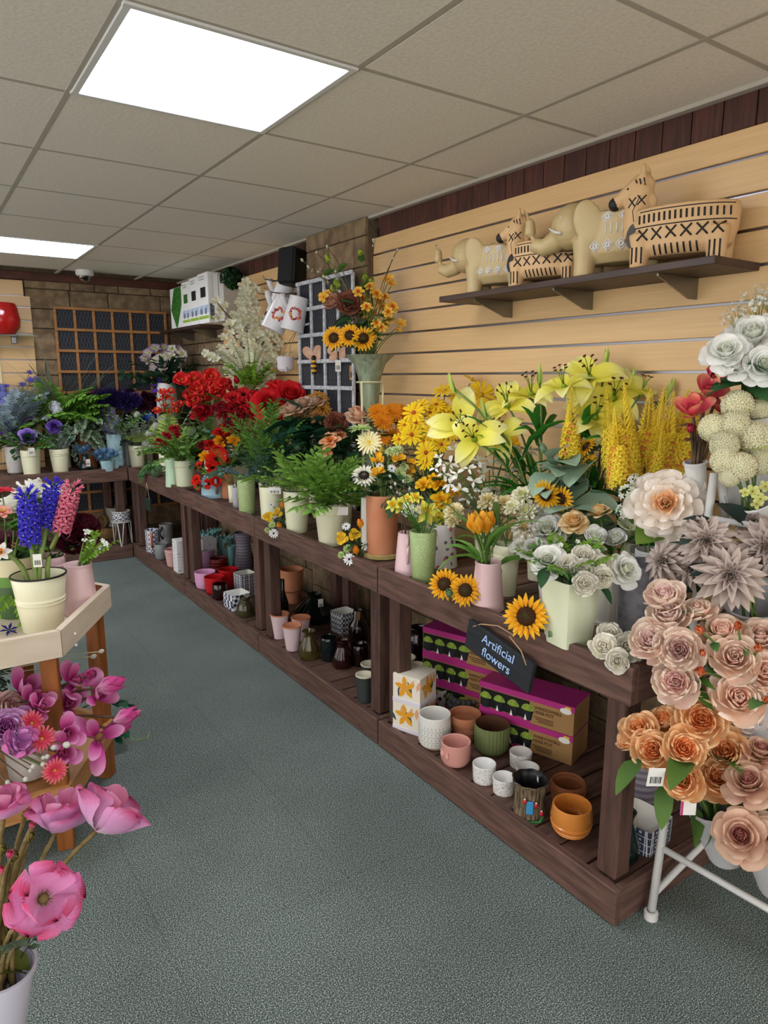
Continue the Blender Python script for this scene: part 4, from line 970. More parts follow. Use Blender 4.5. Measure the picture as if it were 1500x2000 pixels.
        for i in range(14):
            d = sph(i, 22, .8, r)
            b.tube([(0, 0, -.6), tuple(d * .7 + V((0, 0, .1)))], .015, 3, 2); floret(b, facing(d * .75 + V((0, 0, .1)), d + V((0, 0, .3)), 1, r.random() * 6), .36, 0, 5, 1, .7, 30, 5, False); b.ball(tuple(d * .78 + V((0, 0, .1))), .05, 4, 1)
    elif kind == 'breath':
        for i in range(34):
            d = sph(i, 50, 1, r); p = d * r.uniform(.6, 1) + V((0, 0, .2)); b.tube([(0, 0, -.8), tuple(p * .5), tuple(p)], .008, 3, 2)
            for q in range(3): floret(b, facing(p + V((r.uniform(-.08, .08), r.uniform(-.08, .08), r.uniform(-.05, .08))), d, 1), .085, 0, 5, 1, .9, 50, 20)
    elif kind == 'catkin':
        b.ball((0, 0, 0), .5, 8, 0, None, (1, 1, 1.7))
        for i in range(40): d = sph(i, 40, 0, r); b.ball((d.x * .46, d.y * .46, d.z * .8), .12, 4, 0)
    elif kind == 'calla':
        for i in range(1):
            b.lathe([(.06, -1.2), (.10, -.8), (.22, -.2), (.5, .35), (.85, .62), (.82, .64), (.46, .36), (.18, -.2), (.04, -.8)], 16, 0, M.Shear('XY', 4, (.0, .0)) if False else None, flute=(1, .25))
            b.tube([(0, 0, -.5), (.0, 0, .45)], .07, 6, 1)
    elif kind == 'globe':
        b.ball((0, 0, 0), .9, 14, 1)
        for i in range(420):
            d = sph(i, 420, .5, r); b.petal(.26, .24, 50, 20, .2, 0, 'p', 0, 0, 0, 2, 2, i % 2, facing(d * .86, d, 1, r.random() * 6), r)
    res = (b.mesh(kind, mats), mats, outer, g) if b.v else (None, mats, outer, g)
    if res[0] is None:
        b.ball((0, 0, -.3), .08, 6, 1); res = (b.mesh(kind, mats), mats, outer, g)
    if outer:
        b2 = B()
        b2.v, b2.f, b2.u, b2.m = list(b.v), list(b.f), list(b.u), list(b.m)
        for rg in outer: ring_petals(b2, rg, var)
        full = b2.mesh(kind, mats)
        pet = []
        for ri, rg in enumerate(outer):
            vs = []
            for q in range(3):
                n, L, Wd, e0, e1, cup, ruf, pf, r0, z0, mi = rg; rr = random.Random(q + 10 * ri + var)
                b3 = B(); b3.petal(L * rr.uniform(.93, 1.07), Wd * rr.uniform(.9, 1.08), e0 + rr.uniform(-5, 5), e1 + rr.uniform(-8, 8), cup, ruf, pf, r0, z0, 0, 6, 7, 0, None, rr, .08 if Wd * n > 4 else .03)
                vs.append(b3.mesh('petal', [mats[mi]]))
            pet.append((rg[0], vs))
        res = (res[0], mats, pet, g, full)
    BC[key] = res
    return res
NAMES = dict(rose='rose_bloom', cuprose='rose_bloom', peony='peony_bloom', bigpeony='peony_bloom', gerbera='gerbera_bloom', daisy='daisy_bloom', sunflower='sunflower_bloom', lily='lily_bloom', poppy='poppy_bloom', poppyopen='poppy_bloom', flatpoppy='poppy_bloom', magnolia='magnolia_bloom', magopen='magnolia_bloom', dahlia='dahlia_bloom', tulip='tulip_bloom', bud='flower_bud', lilybud='lily_bud', carn='carnation_bloom', orchid='orchid_bloom', blossom='blossom', double='ranunculus_bloom', hellebore='hellebore_bloom', daff='daffodil_bloom', allium='allium_head', hyd='hydrangea_head', pom='feathery_bloom', thistle='thistle_head', hyacinth='hyacinth_spike', foxtail='flower_spike', statice='flower_spike', cluster='flower_cluster', breath='flower_spray', catkin='catkin', calla='calla_bloom', globe='foliage_globe')
def bloom(parent, kind, cols, X, size_px=20, var=None):
    var = RND.randrange(3) if var is None else var
    r = bloom_mesh(kind, cols, var)
    if len(r) > 4 and size_px < 30: return ob(NAMES[kind], r[4], parent, X)
    o = ob(NAMES[kind], r[0], parent, X)
    if len(r) > 4:
        k = 0
        for n, vs in r[2]:
            ph = RND.random() * 6
            for i in range(n):
                ob('petal', vs[k % 3], o, RZ(ph + 2 * PI * (i + RND.uniform(-.1, .1)) / n) @ RY(rad(RND.uniform(-6, 6)))); k += 1
    return o
# leaves and fronds
LC = {}
LT = {'ovate': (.52, 'p', 10, -30, .12, .02), 'lance': (.22, 'p', 20, -30, .15, .01), 'strap': (.13, 'p', 62, -35, .2, 0), 'round': (.85, 'r', 10, -5, .1, .02), 'heart': (.85, 'p', 15, -35, .1, .03), 'big': (.68, 'p', 15, -40, .12, .04), 'ivy': (.85, 'p', 10, -25, .08, .1), 'peonyleaf': (.36, 'p', 10, -40, .15, .02)}
def leaf_mesh(lt, cols, var):
    key = (lt, cols, var)
    if key not in LC:
        w, pf, e0, e1, cup, ruf = LT[lt]; r = random.Random(var + len(lt)); b = B()
        b.petal(1, w * r.uniform(.9, 1.1), e0 + r.uniform(-6, 6), e1 + r.uniform(-12, 12), cup, ruf, pf, .06, 0, 0, 4, 6, 0, None, r)
        b.tube([(0, 0, 0), (.09, 0, .01)], .018, 4, 0)
        LC[key] = b.mesh('leaf', [petm(*pal(cols)[0], thin=.18, rough=.5)])
    return LC[key]
def walls_ok(q, m_=.02): return q.x < XW - m_ and q.y < YB - .05 - m_ and not (q.x > XW - .13 and 3.1 < q.y < 3.8)
def leaf(parent, lt, cols, p, az, el, size, roll=0):
    q = V(parent.location) + V(p)
    for _ in range(14):
        if walls_ok(q + V((math.cos(az) * math.cos(el), math.sin(az) * math.cos(el), 0)) * size * 1.05): break
        az = RND.random() * 6.28
    return ob('leaf', leaf_mesh(lt, cols, RND.randrange(3)), parent, M.Translation(p) @ RZ(az) @ RY(-el) @ RX(roll) @ SC(size))
# frond: pairs, leaflet length, width, angle, start/end elevation, profile
FT = {'fern': (20, .26, .05, 68, 0, -55, 'fern'), 'bamboo': (6, .38, .085, 40, 0, -25, 'flat'), 'palm': (15, .22, .035, 48, 0, -25, 'flat'), 'euc': (7, .15, .15, 80, 0, -30, 'flat'), 'bluefern': (16, .24, .06, 62, 0, -40, 'fern'), 'maiden': (9, .16, .11, 60, 0, -60, 'flat'), 'sage': (8, .2, .07, 50, 0, -15, 'flat'), 'ivyv': (7, .17, .15, 70, 0, -100, 'flat'), 'olive': (8, .22, .06, 50, 0, -40, 'flat'), 'rosel': (5, .26, .15, 55, 0, -30, 'flat'), 'blossomv': (10, .12, .12, 60, 0, -40, 'flat'), 'grass': (0, 0, 0, 0, 0, -30, 'grass'), 'needle': (26, .16, .014, 50, 0, -30, 'flat')}
def frond_mesh(ft, cols, var, bend=0):
    key = ('f', ft, cols, var, bend)
    if key in LC: return LC[key]
    n, l, w, an, e0, e1, pf = FT[ft]; r = random.Random(var * 3 + len(ft)); b = B(); e1 = e1 + bend
    pts = [V((0, 0, 0))]; N = 12
    for i in range(N): e = rad(e0 + (e1 - e0) * ((i + .5) / N) ** 1.3); pts.append(pts[-1] + V((math.cos(e), 0, math.sin(e))) / N)
    def at(s):
        q = min(s * N, N - .001); i = int(q); d = pts[i + 1] - pts[i]; return pts[i] + d * (q - i), d.normalized()
    if pf == 'grass':
        for i in range(9):
            q = r.uniform(-.14, .14); b.petal(r.uniform(.7, 1), .014, 0 + q * 60, -30 - r.random() * 30, .1, 0, 's', 0, 0, q, 1, 5, 0, None, r)
    else:
        b.tube(pts, .009, 4, 1, r1=.003)
        for i in range(n):
            s = .12 + .88 * (i + .5) / n; p, d = at(s); nz = V((-d.z, 0, d.x)); L = l * (math.sin(PI * (.18 + .8 * s)) ** .8 + .1 if pf == 'fern' else r.uniform(.75, 1.15) * (1 - .35 * s))
            for sd in (-1, 1):
                if pf == 'flat': L2 = L * r.uniform(.85, 1.15)
                else: L2 = L
                a = rad(an) * sd * r.uniform(.88, 1.12); ax = d * math.cos(a) + V((0, 1, 0)) * math.sin(a); yv = nz.cross(ax).normalized(); zz = ax.cross(yv)
                rt = M(((ax.x, yv.x, zz.x, p.x), (ax.y, yv.y, zz.y, p.y), (ax.z, yv.z, zz.z, p.z), (0, 0, 0, 1))) @ RX(r.uniform(-.5, .5))
                b.petal(L2, w * 1.25 * (L2 / l) ** .5, r.uniform(0, 22), r.uniform(-30, -8), .14, 0, 'r' if ft in ('euc', 'maiden', 'ivyv', 'blossomv', 'rosel') else 'p', .005, 0, 0, 2, 3, 0, rt, r)
    g = pal(cols); LC[key] = b.mesh('frond', [petm(*g[0], thin=.2, rough=.55), petm(*(g[1] if len(g) > 1 else g[0]))])
    return LC[key]
def fronds(parent, ft, cols, n, length, e0, e1, base, spread, azr=(0, 360), bend=0, name='frond'):
    for i in range(n):
        az = rad(azr[0] + (azr[1] - azr[0]) * (i + RND.random()) / n); el = rad(RND.uniform(e0, e1)); s = length * RND.uniform(.8, 1.15)
        p = base + V((math.cos(az), math.sin(az), 0)) * spread * RND.random()
        for _ in range(20):
            if walls_ok(V(parent.location) + p + V((math.cos(az), math.sin(az), 0)) * math.cos(max(0, el * .8)) * s * 1.05, .03): break
            az = rad(RND.uniform(*azr)); el = min(rad(88), el + .05)
        ob(name, frond_mesh(ft, cols, RND.randrange(3), bend), parent, M.Translation(p) @ RZ(az) @ RY(-el) @ RX(rad(RND.uniform(-40, 40))) @ SC(s))
def bez(a, c, b_, n=6): return [a * (1 - t) ** 2 + c * 2 * t * (1 - t) + b_ * t * t for t in [i / n for i in range(n + 1)]]
GREEN = '3f6b2a-5c8a3a'; DGREEN = '1f3d22-2f5a30'; LIME = '5c8a22-8fb83c'
def bunch(name, label, cat, pk=None, heads=(), fr=(), lv=(), group=None, base=None, stem=STEM, stem_r=.0022, down=.05, face=.55, stemk=1.0):
    """one bunch or stem set in its pot. heads: (kind, colours, 'u,v,r[,dd cm[,face]] ...'); fr: frond sets; lv: leaves along the stems"""
    if pk: P = POT[pk]; bs = P['c'] + V((0, 0, max(.03, P['h'] - down))); d0 = P['d']; rim = P['c'] + V((0, 0, P['h'])); pr = P['r']
    else: bs = V(base); d0 = depth(bs); rim = bs + V((0, 0, .03)); pr = .02
    t = thing(name, label, cat, bs, 0, group); stems = []
    for h in heads:
        kind, cols, spec = h[:3]; opt = h[3] if len(h) > 3 else {}
        for s in spec.split():
            a = [float(x) for x in s.split(',')]
            dd = a[3] / 100 if len(a) > 3 else RND.uniform(-.03, .02)
            fc = a[4] if len(a) > 4 else opt.get('face', face)
            p = atd(a[0], a[1], d0 + dd); size = a[2] * depth(p) / FPX
            for _ in range(40):
                if walls_ok(p + V((size * .8, size * .8, 0)), .01): break
                dd -= .012; p = atd(a[0], a[1], d0 + dd); size = a[2] * depth(p) / FPX
            od = (p - (rim - V((0, 0, .06)))).normalized(); cdv = (CAM - p).normalized()
            dr = V(opt['dir']) if 'dir' in opt else (od * (1 - fc) + cdv * fc + V((RND.uniform(-.15, .15), RND.uniform(-.15, .15), RND.uniform(-.1, .15))))
            dr.normalize()
            if kind in ('hyacinth', 'foxtail', 'statice', 'lilybud', 'tulip') and 'dir' not in opt: dr = (od * .8 + V((0, 0, .5))).normalized()
            lp = p - bs
            bloom(t, kind, cols, facing(lp, dr, size, RND.random() * 6), a[2])
            if opt.get('stem', 1):
                e = lp - dr * size * (.35 if kind not in ('hyacinth', 'foxtail', 'statice', 'tulip') else .9)
                c_ = V((e.x * .35, e.y * .35, e.z * .75)) - dr * size * .5
                pts = bez(V((RND.uniform(-.4, .4) * pr, RND.uniform(-.4, .4) * pr, 0)), c_, e)
                stems.append(pts)
                bo('stem', B().tube(pts, stem_r * stemk, 5), opt.get('stemm', stem), t, sharp=None)
    for f in fr:
        ft, cols, n, lpx, e0, e1 = f[:6]; o = f[6] if len(f) > 6 else {}
        fronds(t, ft, cols, n, lpx * d0 / FPX, e0, e1, (rim - bs) + V(o.get('off', (0, 0, 0))), pr * .7, o.get('az', (0, 360)), o.get('bend', 0), o.get('name', 'frond'))
    for l in lv:
        lt, cols, n, lpx = l[:4]; q0, q1 = l[4] if len(l) > 4 else (.45, .9)
        for i in range(n):
            if stems:
                pts = stems[i % len(stems)]; q = RND.uniform(q0, q1) * (len(pts) - 1); k = min(int(q), len(pts) - 2); p = pts[k].lerp(pts[k + 1], q - k)
            else: p = rim - bs
            leaf(t, lt, cols, p, RND.random() * 6.28, rad(RND.uniform(-15, 45)), lpx * d0 / FPX * RND.uniform(.75, 1.2), RND.uniform(-.5, .5))
    return t

# ================================================================== flowers on the long bench
def wpot(key, name, label, cat, x, y, h, rt, rb, m, z=ZB, rings=(), rim=None, inner=None):
    o = bo(name, B().lathe([(.0005, 0, 0), (rb, 0, 0)] + [q for g in rings for q in ((rb + (rt - rb) * g - .0002, g * h - .009), (rb + (rt - rb) * g, g * h - .004), (rb + (rt - rb) * g + .0025, g * h), (rb + (rt - rb) * g, g * h + .004), (rb + (rt - rb) * g + .0002, g * h + .009))] + [(rt, h, 0), (rt - .003, h + .001, 0), (rt - .004, h - .002, 1), (rb - .003, .006, 1), (.0005, .006, 1)], 26), [m, inner or m], None, (x, y, z))
    tag(o, label, cat); c = V((x, y, z)); d = depth(c + V((0, 0, h)))
    if rim: bo('rim', B().lathe([(rt - .002, h - .002), (rt + .0025, h - .001), (rt + .0025, h + .003), (rt - .002, h + .004)], 26), rim, o)
    POT[key] = dict(c=c, h=h, zt=z + h, r=rt, px=d / FPX, o=o, d=d); return o
def bucket_behind(key, label, u, v, x, h=.2, r=.055, m=None):
    p = onx(u, v, x); wpot(key, 'flower_bucket', label, 'bucket', x, p.y, h, r, r * .75, m or CR, rings=(.8,))
bucket_behind('h_lil1', 'cream bucket at the back under the arching yellow lilies', 1062, 940, 1.80)
bucket_behind('h_lil2', 'cream bucket at the back under the upright yellow lilies', 1150, 940, 1.83)
bucket_behind('h_fox', 'cream bucket at the back under the yellow flower spikes', 1255, 980, 1.86, .2)
bucket_behind('h_orc', 'cream bucket behind the tulips, under the white orchids', 955, 1020, 1.72, .18)
bucket_behind('h_sun', 'cream bucket behind the white roses, under the leafy sunflowers', 1118, 1020, 1.70, .18)
bucket_behind('h_dai', 'cream bucket at the back under the yellow daisies', 835, 940, 1.73)
bucket_behind('h_ger', 'cream bucket at the back under the orange gerberas', 755, 900, 1.80)
bucket_behind('h_pea', 'cream bucket behind the bamboo leaves, under the peach roses', 668, 920, 1.68)
bucket_behind('h_tall', 'cream bucket under the tall blush roses', 610, 905, 1.78)
bucket_behind('h_big', 'cream bucket under the giant red roses', 545, 880, 1.78)
bucket_behind('h_car', 'cream bucket under the dark red carnations', 470, 892, 1.66)
bucket_behind('h_pal', 'cream bucket of feathery palm fronds', 522, 925, 1.62)
bucket_behind('h_pop', 'cream bucket under the scarlet poppies', 410, 850, 1.76)
bucket_behind('h_cor', 'cream bucket under the coral daisies', 335, 850, 1.74)
bucket_behind('h_blu', 'cream bucket under the small blue flowers', 290, 870, 1.62, .15, .045)
IV = 'ecebcc-f8f3e2-fbf8ee|f6efd6-faf5e6'; WH = 'e4e9c4-f7f7ef-fbfbf7|dbe4b4-f4f5e6'
G_IV = 'cream and white roses over the bench end'
# --- square bucket at the front
bunch('rose_bunch', 'cluster of seven small ivory roses in the square cream bucket', 'flowers', 'sq', [('cuprose', IV, '1110,1101,22,-6,.8 1139,1084,22,-5,.7 1137,1113,24,-8,.85 1142,1140,25,-10,.9 1174,1102,23,-7,.8 1176,1128,25,-9,.85 1160,1088,18,-4,.7')], lv=[('ovate', DGREEN, 10, 38)])
bunch('rose_bunch', 'open white roses on either side of the ivory cluster, with dark leaves below', 'flowers', 'sq', [('rose', WH, '1070,1094,38,-3,.55 1222,1112,38,-5,.6')], lv=[('ovate', DGREEN, 5, 52, (.5, .8))])
for u, v, az in ((1062, 1128, 3.6), (1160, 1160, 4.9)): leaf(bpy.data.objects['rose_bunch.001'], 'ovate', DGREEN, atd(u + 6, v - 22, POT['sq']['d'] - .07) - bpy.data.objects['rose_bunch.001'].location, az, rad(-35), .062)
bunch('greenery_bunch', 'mixed fern and pine greenery between the white roses', 'greenery', 'sq', [('blossom', 'd9e3c8-f2f4ee|e9e2b0', '1095,1065,7 1180,1072,7 1128,1058,6 1200,1088,7', {'stem': 1})], [('fern', LIME, 8, 95, 25, 75), ('needle', DGREEN, 12, 85, 20, 75), ('bamboo', GREEN, 7, 80, 20, 70)])
bunch('rose_bunch', 'loose white and cream roses rising behind the ivory cluster', 'flowers', 'lgrey', [('rose', WH, '1040,1068,28,0,.75 1018,1066,24,2,.75 1068,1034,44,2,.75 1055,1004,30,5,.7'), ('carn', 'efe6cc-f5efdf|e8c98c', '1024,1034,30,3')], [('rosel', GREEN, 5, 70, 20, 60)], [('ovate', GREEN, 6, 34)])
bunch('rose_bunch', 'peach and yellow roses between the white ones', 'flowers', 'wood', [('rose', 'e8b765-f0cf95-f2d9ab|e6b060-efc888', '1121,1018,31,4,.5 1170,997,26,4,.35')], lv=[('ovate', GREEN, 6, 40)])
bunch('rose_bunch', 'half-open white roses and pale lily trumpets beside the big peony', 'flowers', 'wood', [('cuprose', WH, '1162,1046,24,0 1202,1050,22,0 1248,1080,19,2'), ('calla', 'e3e8c0-f0f0dc|e8d86a', '1230,1038,28,2')], [('needle', DGREEN, 8, 90, 15, 60)], [('lance', GREEN, 8, 50)])
bunch('lisianthus_bunch', 'cream ruffled blooms behind the sunflowers', 'flowers', 'h_sun', [('carn', 'e9e9c4-f2efd6|dfe0a4', '1022,968,28,4 1052,952,26,6 1030,1000,26,2 1085,948,24,8 1000,990,20,2'), ('rose', 'e3e8bc-f1f0d8|d8dd9e', '1112,950,26,8')], [('needle', DGREEN, 8, 110, 20, 60)])
# --- leafy sunflowers
SUN = 'd98f0c-f2b51e-f6c93a|7b8a2a|3a2412'
GL = '7d957c-9ab39a'
bunch('sunflower_spray', 'pair of sunflowers nodding sideways above the white roses', 'flowers', 'h_sun', [('sunflower', SUN, '1066,966,32,-4 1096,974,28,-5', {'dir': (-.6, -.1, -.1)})], lv=[('big', GL, 7, 100, (.5, .95))])
bunch('sunflower_spray', 'pair of small sunflowers facing up beside the yellow spikes', 'flowers', 'h_sun', [('sunflower', SUN, '1146,872,24,4 1148,906,24,2', {'dir': (-.75, .3, .5)})], lv=[('big', GL, 6, 95, (.5, .95))])
bunch('sunflower_spray', 'grey-leaved stem with closed sunflower buds', 'flowers', 'h_sun', [('bud', '8fae8f-a9c4a2', '1061,876,14,4 1081,906,14,3')], lv=[('big', GL, 8, 80, (.5, 1))])
SUNF = 'df8d10-f0ad1c-f5c232|4d7a1e|43290f'
for spec, lab, bud in (('1028,1204,46', 'big sunflower lying on the bench edge by the square bucket', '1080,1238,20'), ('1082,1205,32', 'sunflower half hidden behind the square cream bucket', ''), ('868,1141,33', 'sunflower lying at the bench edge, the one next to the green vase', ''), ('909,1153,34', 'sunflower lying at the bench edge, the one next to the pink jug', '877,1158,15')):
    a = [float(x) for x in spec.split(',')]; p = onz(a[0], a[1] + a[2] * .75, .72); d = depth(p)
    bb = p + V((.09, -.02 if a[0] < 1000 else .03, .01)); b0 = V((bb.x, bb.y, .705))
    bunch('sunflower', lab, 'flower', None, [('sunflower', SUNF, f'{a[0]},{a[1]},{a[2]},{(d - depth(b0)) * 100},.8', {'dir': (-.75, -.5, .45)})] + ([('bud', '6f9a6a-9abf8d', bud + f',{(d - depth(b0)) * 100}')] if bud else []), lv=[('ovate', '5f8f5a-8fb487', 5, a[2] * 1.1, (.25, .75))], base=b0)
# ivory bundle at the corner
p = onz(1205, 1300, .71)
bunch('rose_bundle', 'bundle of ivory roses lying at the bench corner', 'flowers', None, [('cuprose', IV, '1178,1262,27,-6,.8 1225,1262,29,-6,.8 1206,1291,25,-9,.8 1190,1238,24,-2,.6 1232,1288,22,-6,.6')], lv=[('ovate', GREEN, 5, 34)], base=(p.x + .05, p.y + .06, .70))
# --- yellow lilies
LY = 'e8dc2e-f0e86a-f3f0b4|8fae3c|5a2a18'; LB = '9fbf4a-d2dd7a|c9d86a'
LL = '1f5a1e-3d8a2a'
bunch('lily_spray', 'yellow lily stem arching out over the white orchids', 'flowers', 'h_lil1', [('lily', LY, '898,822,60,-2,.75 922,850,55,-6,.8 988,776,57,2,.6'), ('lilybud', LB, '884,752,18,0 946,800,17,-2')], lv=[('strap', LL, 14, 120, (.15, .6))], stem_r=.004)
bunch('lily_spray', 'yellow lily stem with an unopened bud between the two tall groups', 'flowers', 'h_lil1', [('lily', LY, '974,838,48,0,.5 1036,752,53,2,.35'), ('lilybud', LB, '1054,735,19,0')], lv=[('strap', LL, 14, 120, (.15, .6))], stem_r=.004)
bunch('lily_spray', 'tallest yellow lily stem, reaching above the others', 'flowers', 'h_lil2', [('lily', LY, '1098,738,51,0,.4 1150,722,60,-2,.55'), ('lilybud', LB, '1184,702,17,2')], lv=[('strap', LL, 12, 110, (.15, .55))], stem_r=.004)
bunch('lily_spray', 'yellow lily stem leaning towards the coral magnolia, with green buds', 'flowers', 'h_lil2', [('lily', LY, '1202,764,62,-4,.65 1168,800,57,-6,.6 1258,752,41,2,.2'), ('lilybud', LB, '1306,765,20,2 1236,740,17,0')], lv=[('strap', LL, 12, 110, (.15, .55))], stem_r=.004)
# --- yellow spikes
FX = 'f0cf26-f6e358|e89a4a|8a9a2c'
bunch('flower_spike_bunch', 'yellow snapdragon spikes in front of the lilies', 'flowers', 'h_fox', [('foxtail', FX, '1195,850,66,-3 1222,848,70,-5 1208,880,60,-7 1232,880,56,-4 1200,900,52,-6')], lv=[('big', '1b5a26-2f7d34', 10, 95, (.3, .7))])
bunch('flower_spike_bunch', 'yellow snapdragon spikes fanning out towards the coral magnolia', 'flowers', 'h_fox', [('foxtail', FX, '1264,850,64,0 1287,845,62,-2 1300,860,66,-4 1322,860,70,-2 1335,858,66,0 1350,850,56,2 1285,890,50,-6')], lv=[('big', '1b5a26-2f7d34', 8, 90, (.3, .7))])
bunch('flower_spike_bunch', 'single yellow spike leaning over the sunflowers', 'flowers', 'h_sun', [('foxtail', FX, '1115,840,58,6')])
# --- big peony
bucket_behind('h_big2', 'white bucket under the large cream peony', 1275, 1090, 1.72, .22, .05, WHB)
bunch('peony_spray', 'large cream peony with an apricot centre', 'flower', 'h_big2', [('bigpeony', 'efe2cf-f5e9da-f6ece2|f3b87e-f7d2a8|f6d8b4', '1302,985,70,-10,.85')], lv=[('big', '4d6b22-71903a', 7, 95, (.45, .75))], stem_r=.004)
bunch('blossom_spray', 'white star blossom spray beside the large peony', 'flowers', 'h_big2', [('cluster', 'dfe6cf-f2f3ec|d8dc9a|6c8a3a', '1228,965,22 1222,1000,20 1240,940,16')], [('sage', GREEN, 5, 90, 40, 80)])
# --- white orchids
OR_ = 'eeeee6-f8f7f2|d9cfa2'
st = lambda pts, r: ' '.join(f'{u},{v},{r + RND.uniform(-3, 3):.0f},{RND.uniform(-7, 4):.0f}' for u, v in pts)
def scatter(u0, v0, ru, rv, n, seed):
    r = random.Random(seed); out = []
    while len(out) < n:
        x, y = r.uniform(-1, 1), r.uniform(-1, 1)
        if x * x + y * y < 1 and all(((x - a) * ru) ** 2 + ((y - b) * rv) ** 2 > (1.25 * ru * rv / n) for a, b in out): out.append((x, y))
    return [(round(u0 + x * ru), round(v0 + y * rv)) for x, y in out]
bunch('orchid_spray', 'white orchid sprays next to the yellow daisies', 'flowers', 'h_orc', [('orchid', OR_, st([(858, 895), (880, 905), (905, 890), (922, 872), (868, 925), (893, 925), (915, 915), (878, 945), (900, 955), (925, 940), (850, 915), (912, 975), (935, 900), (888, 878), (940, 960)], 17))], [('grass', '9a9c78-bcbc9a', 5, 120, 50, 80)])
bunch('orchid_spray', 'greyish white orchid sprays in front of the lily stems', 'flowers', 'h_orc', [('orchid', 'd8dac8-eaebdf|c7bd90', st([(965, 880), (990, 875), (1012, 885), (1035, 880), (955, 905), (980, 905), (1005, 910), (1028, 908), (970, 930), (995, 935), (1018, 932), (960, 955), (985, 958), (1003, 965), (945, 925)], 18))], [('grass', '9a9c78-bcbc9a', 5, 120, 50, 80)])
# --- cream jug of carnations
CC = 'e8d9a0-f0e6bf|e3cf8c'
bunch('carnation_bunch', 'cream carnations behind the orange tulips', 'flowers', 'creamj', [('carn', CC, '953,979,26,0 989,985,28,0 886,998,24,-2 884,1018,18,-4', {'dir': (-.5, -.2, .7)})], [('grass', '5d7a3c-86a05c', 5, 120, 45, 80)], [('strap', '5a7a3a-7f9c5a', 10, 90, (.3, .9))])
bunch('tulip_bunch', 'five orange tulips in the pink jug', 'flowers', 'pinkj', [('tulip', 'f0b42c-f2a01e-f3bc40', '924,1020,27,-4 944,1017,27,-3 956,1016,24,0 934,1024,25,-6 950,1024,24,-3')], lv=[('strap', '4f8030-77a345', 9, 120, (.15, .6))], stem_r=.004)
# --- green speckled vase
DF = 'efe34a-f3ea70|eec82a'
bunch('daffodil_bunch', 'yellow daffodils in the green speckled vase', 'flowers', 'gsp', [('daff', DF, '832,1000,28,-4,.8 856,1010,22,-3,.8 784,988,21,0,.7 768,986,18,0,.6 811,972,18,2 795,975,17,2'), ('cluster', 'dfe6cf-f2f3ec|d8dc9a|6c8a3a', '798,996,16,-2 815,1000,14,-3')], [('grass', '3f7a2e-6aa548', 8, 100, 55, 85), ('sage', GREEN, 6, 60, 30, 70)])
bunch('ranunculus_bunch', 'bright yellow ranunculus in the butterfly jug', 'flowers', 'flj', [('double', 'efb010-f4c41c|e8a010', '862,978,25,-4 856,946,22,0 827,947,20,2 888,962,18,0 845,935,14,3')], [('grass', 'a8a795-c9c8ba', 8, 120, 50, 85)], [('ovate', DGREEN, 8, 36)])
p = onz(793, 1003, ZB)
bunch('pussy_willow', 'thin twigs with white catkins beside the daffodils', 'branch', 'pinkp', [('catkin', 'dcdcd4-efefe8', '772,945,5 776,962,5 770,975,5 764,952,5 788,940,5 800,955,5 762,930,5 781,965,5')], stem=DSTEM, stem_r=.0014)
# --- terracotta cylinder
bunch('gerbera_spray', 'pale green gerbera opening upwards above the terracotta vase', 'flower', 'tcyl', [('gerbera', 'a8c46a-c5da92|b9cc5a', '703,838,26,2', {'dir': (-.1, -.1, 1)})], stem=mat('lime_stem', '#9fb86a', rough=.6), stem_r=.003)
bunch('gerbera_spray', 'cream gerbera with a yellow eye above the terracotta vase', 'flower', 'tcyl', [('gerbera', 'efe08a-f4edc4|e3b62a', '721,864,26,0,.75')], stem=mat('lime_stem', '#9fb86a'), stem_r=.003)
bunch('mixed_bouquet', 'yellow poppies, white sunflower and lime mums in the terracotta vase', 'flowers', 'tcyl', [('flatpoppy', 'e8a018-f3bd2a|f0d060|e0a020', '737,897,16,-4 737,924,17,-6 778,895,16,-2 800,922,14,0 803,905,12,2'), ('sunflower', 'd9d6ba-efede0|c9c9a0|2a2220', '711,929,26,-5'), ('daisy', 'e6e6e2-f0f0ee|ccc|2a1a22'.replace('ccc', 'cccccc'), '765,915,9,-6,.9 742,910,8,-5,.8'), ('carn', 'b9cf7a-dbe6b4|c6d88a', '775,880,15,-1 780,925,15,-5 795,935,13,-4 762,882,13,0 790,912,12,-3'), ('bud', 'e6d35a-f0e48a|dcc040', '746,880,12,0'), ('catkin', 'dcdcd4-efefe8', '760,935,5 764,945,5 797,944,4 770,955,4')], [('rosel', DGREEN, 8, 70, -10, 50)], [('ovate', DGREEN, 12, 40)])
# --- orange gerberas, peach group, daisies
bunch('gerbera_bunch', 'deep orange gerberas behind the daisies', 'flowers', 'h_ger', [('gerbera', 'e8860c-f09a18|e07a10', '740,806,24,0 768,805,23,2 749,824,24,-4 782,802,20,5 795,815,16,4 790,835,18,2 770,850,16,0 750,858,17,-3 808,812,14,6')], [('rosel', DGREEN, 6, 80, 10, 50)], [('ovate', DGREEN, 8, 40)])
DY = 'f2c212-f9da2a|dc961c|b3561e'
bunch('daisy_bunch', 'golden yellow daisies with orange eyes', 'flowers', 'h_dai', [('daisy', DY, '808,806,25,0,.6 844,841,26,-4,.75 804,849,24,-5,.75 832,884,24,-8,.8 862,868,20,-6,.7 812,826,20,-2 822,793,20,3 840,806,20,3 851,856,19,-3 780,858,18,-3 830,902,20,-8,.6 852,790,21,5 870,806,20,6 862,822,20,2 828,862,18,-5 880,850,18,0 790,830,17,0 845,822,17,0 870,838,18,2')], [('sage', DGREEN, 10, 90, 5, 60)], [('lance', '3d6038-5c8450', 14, 36)])
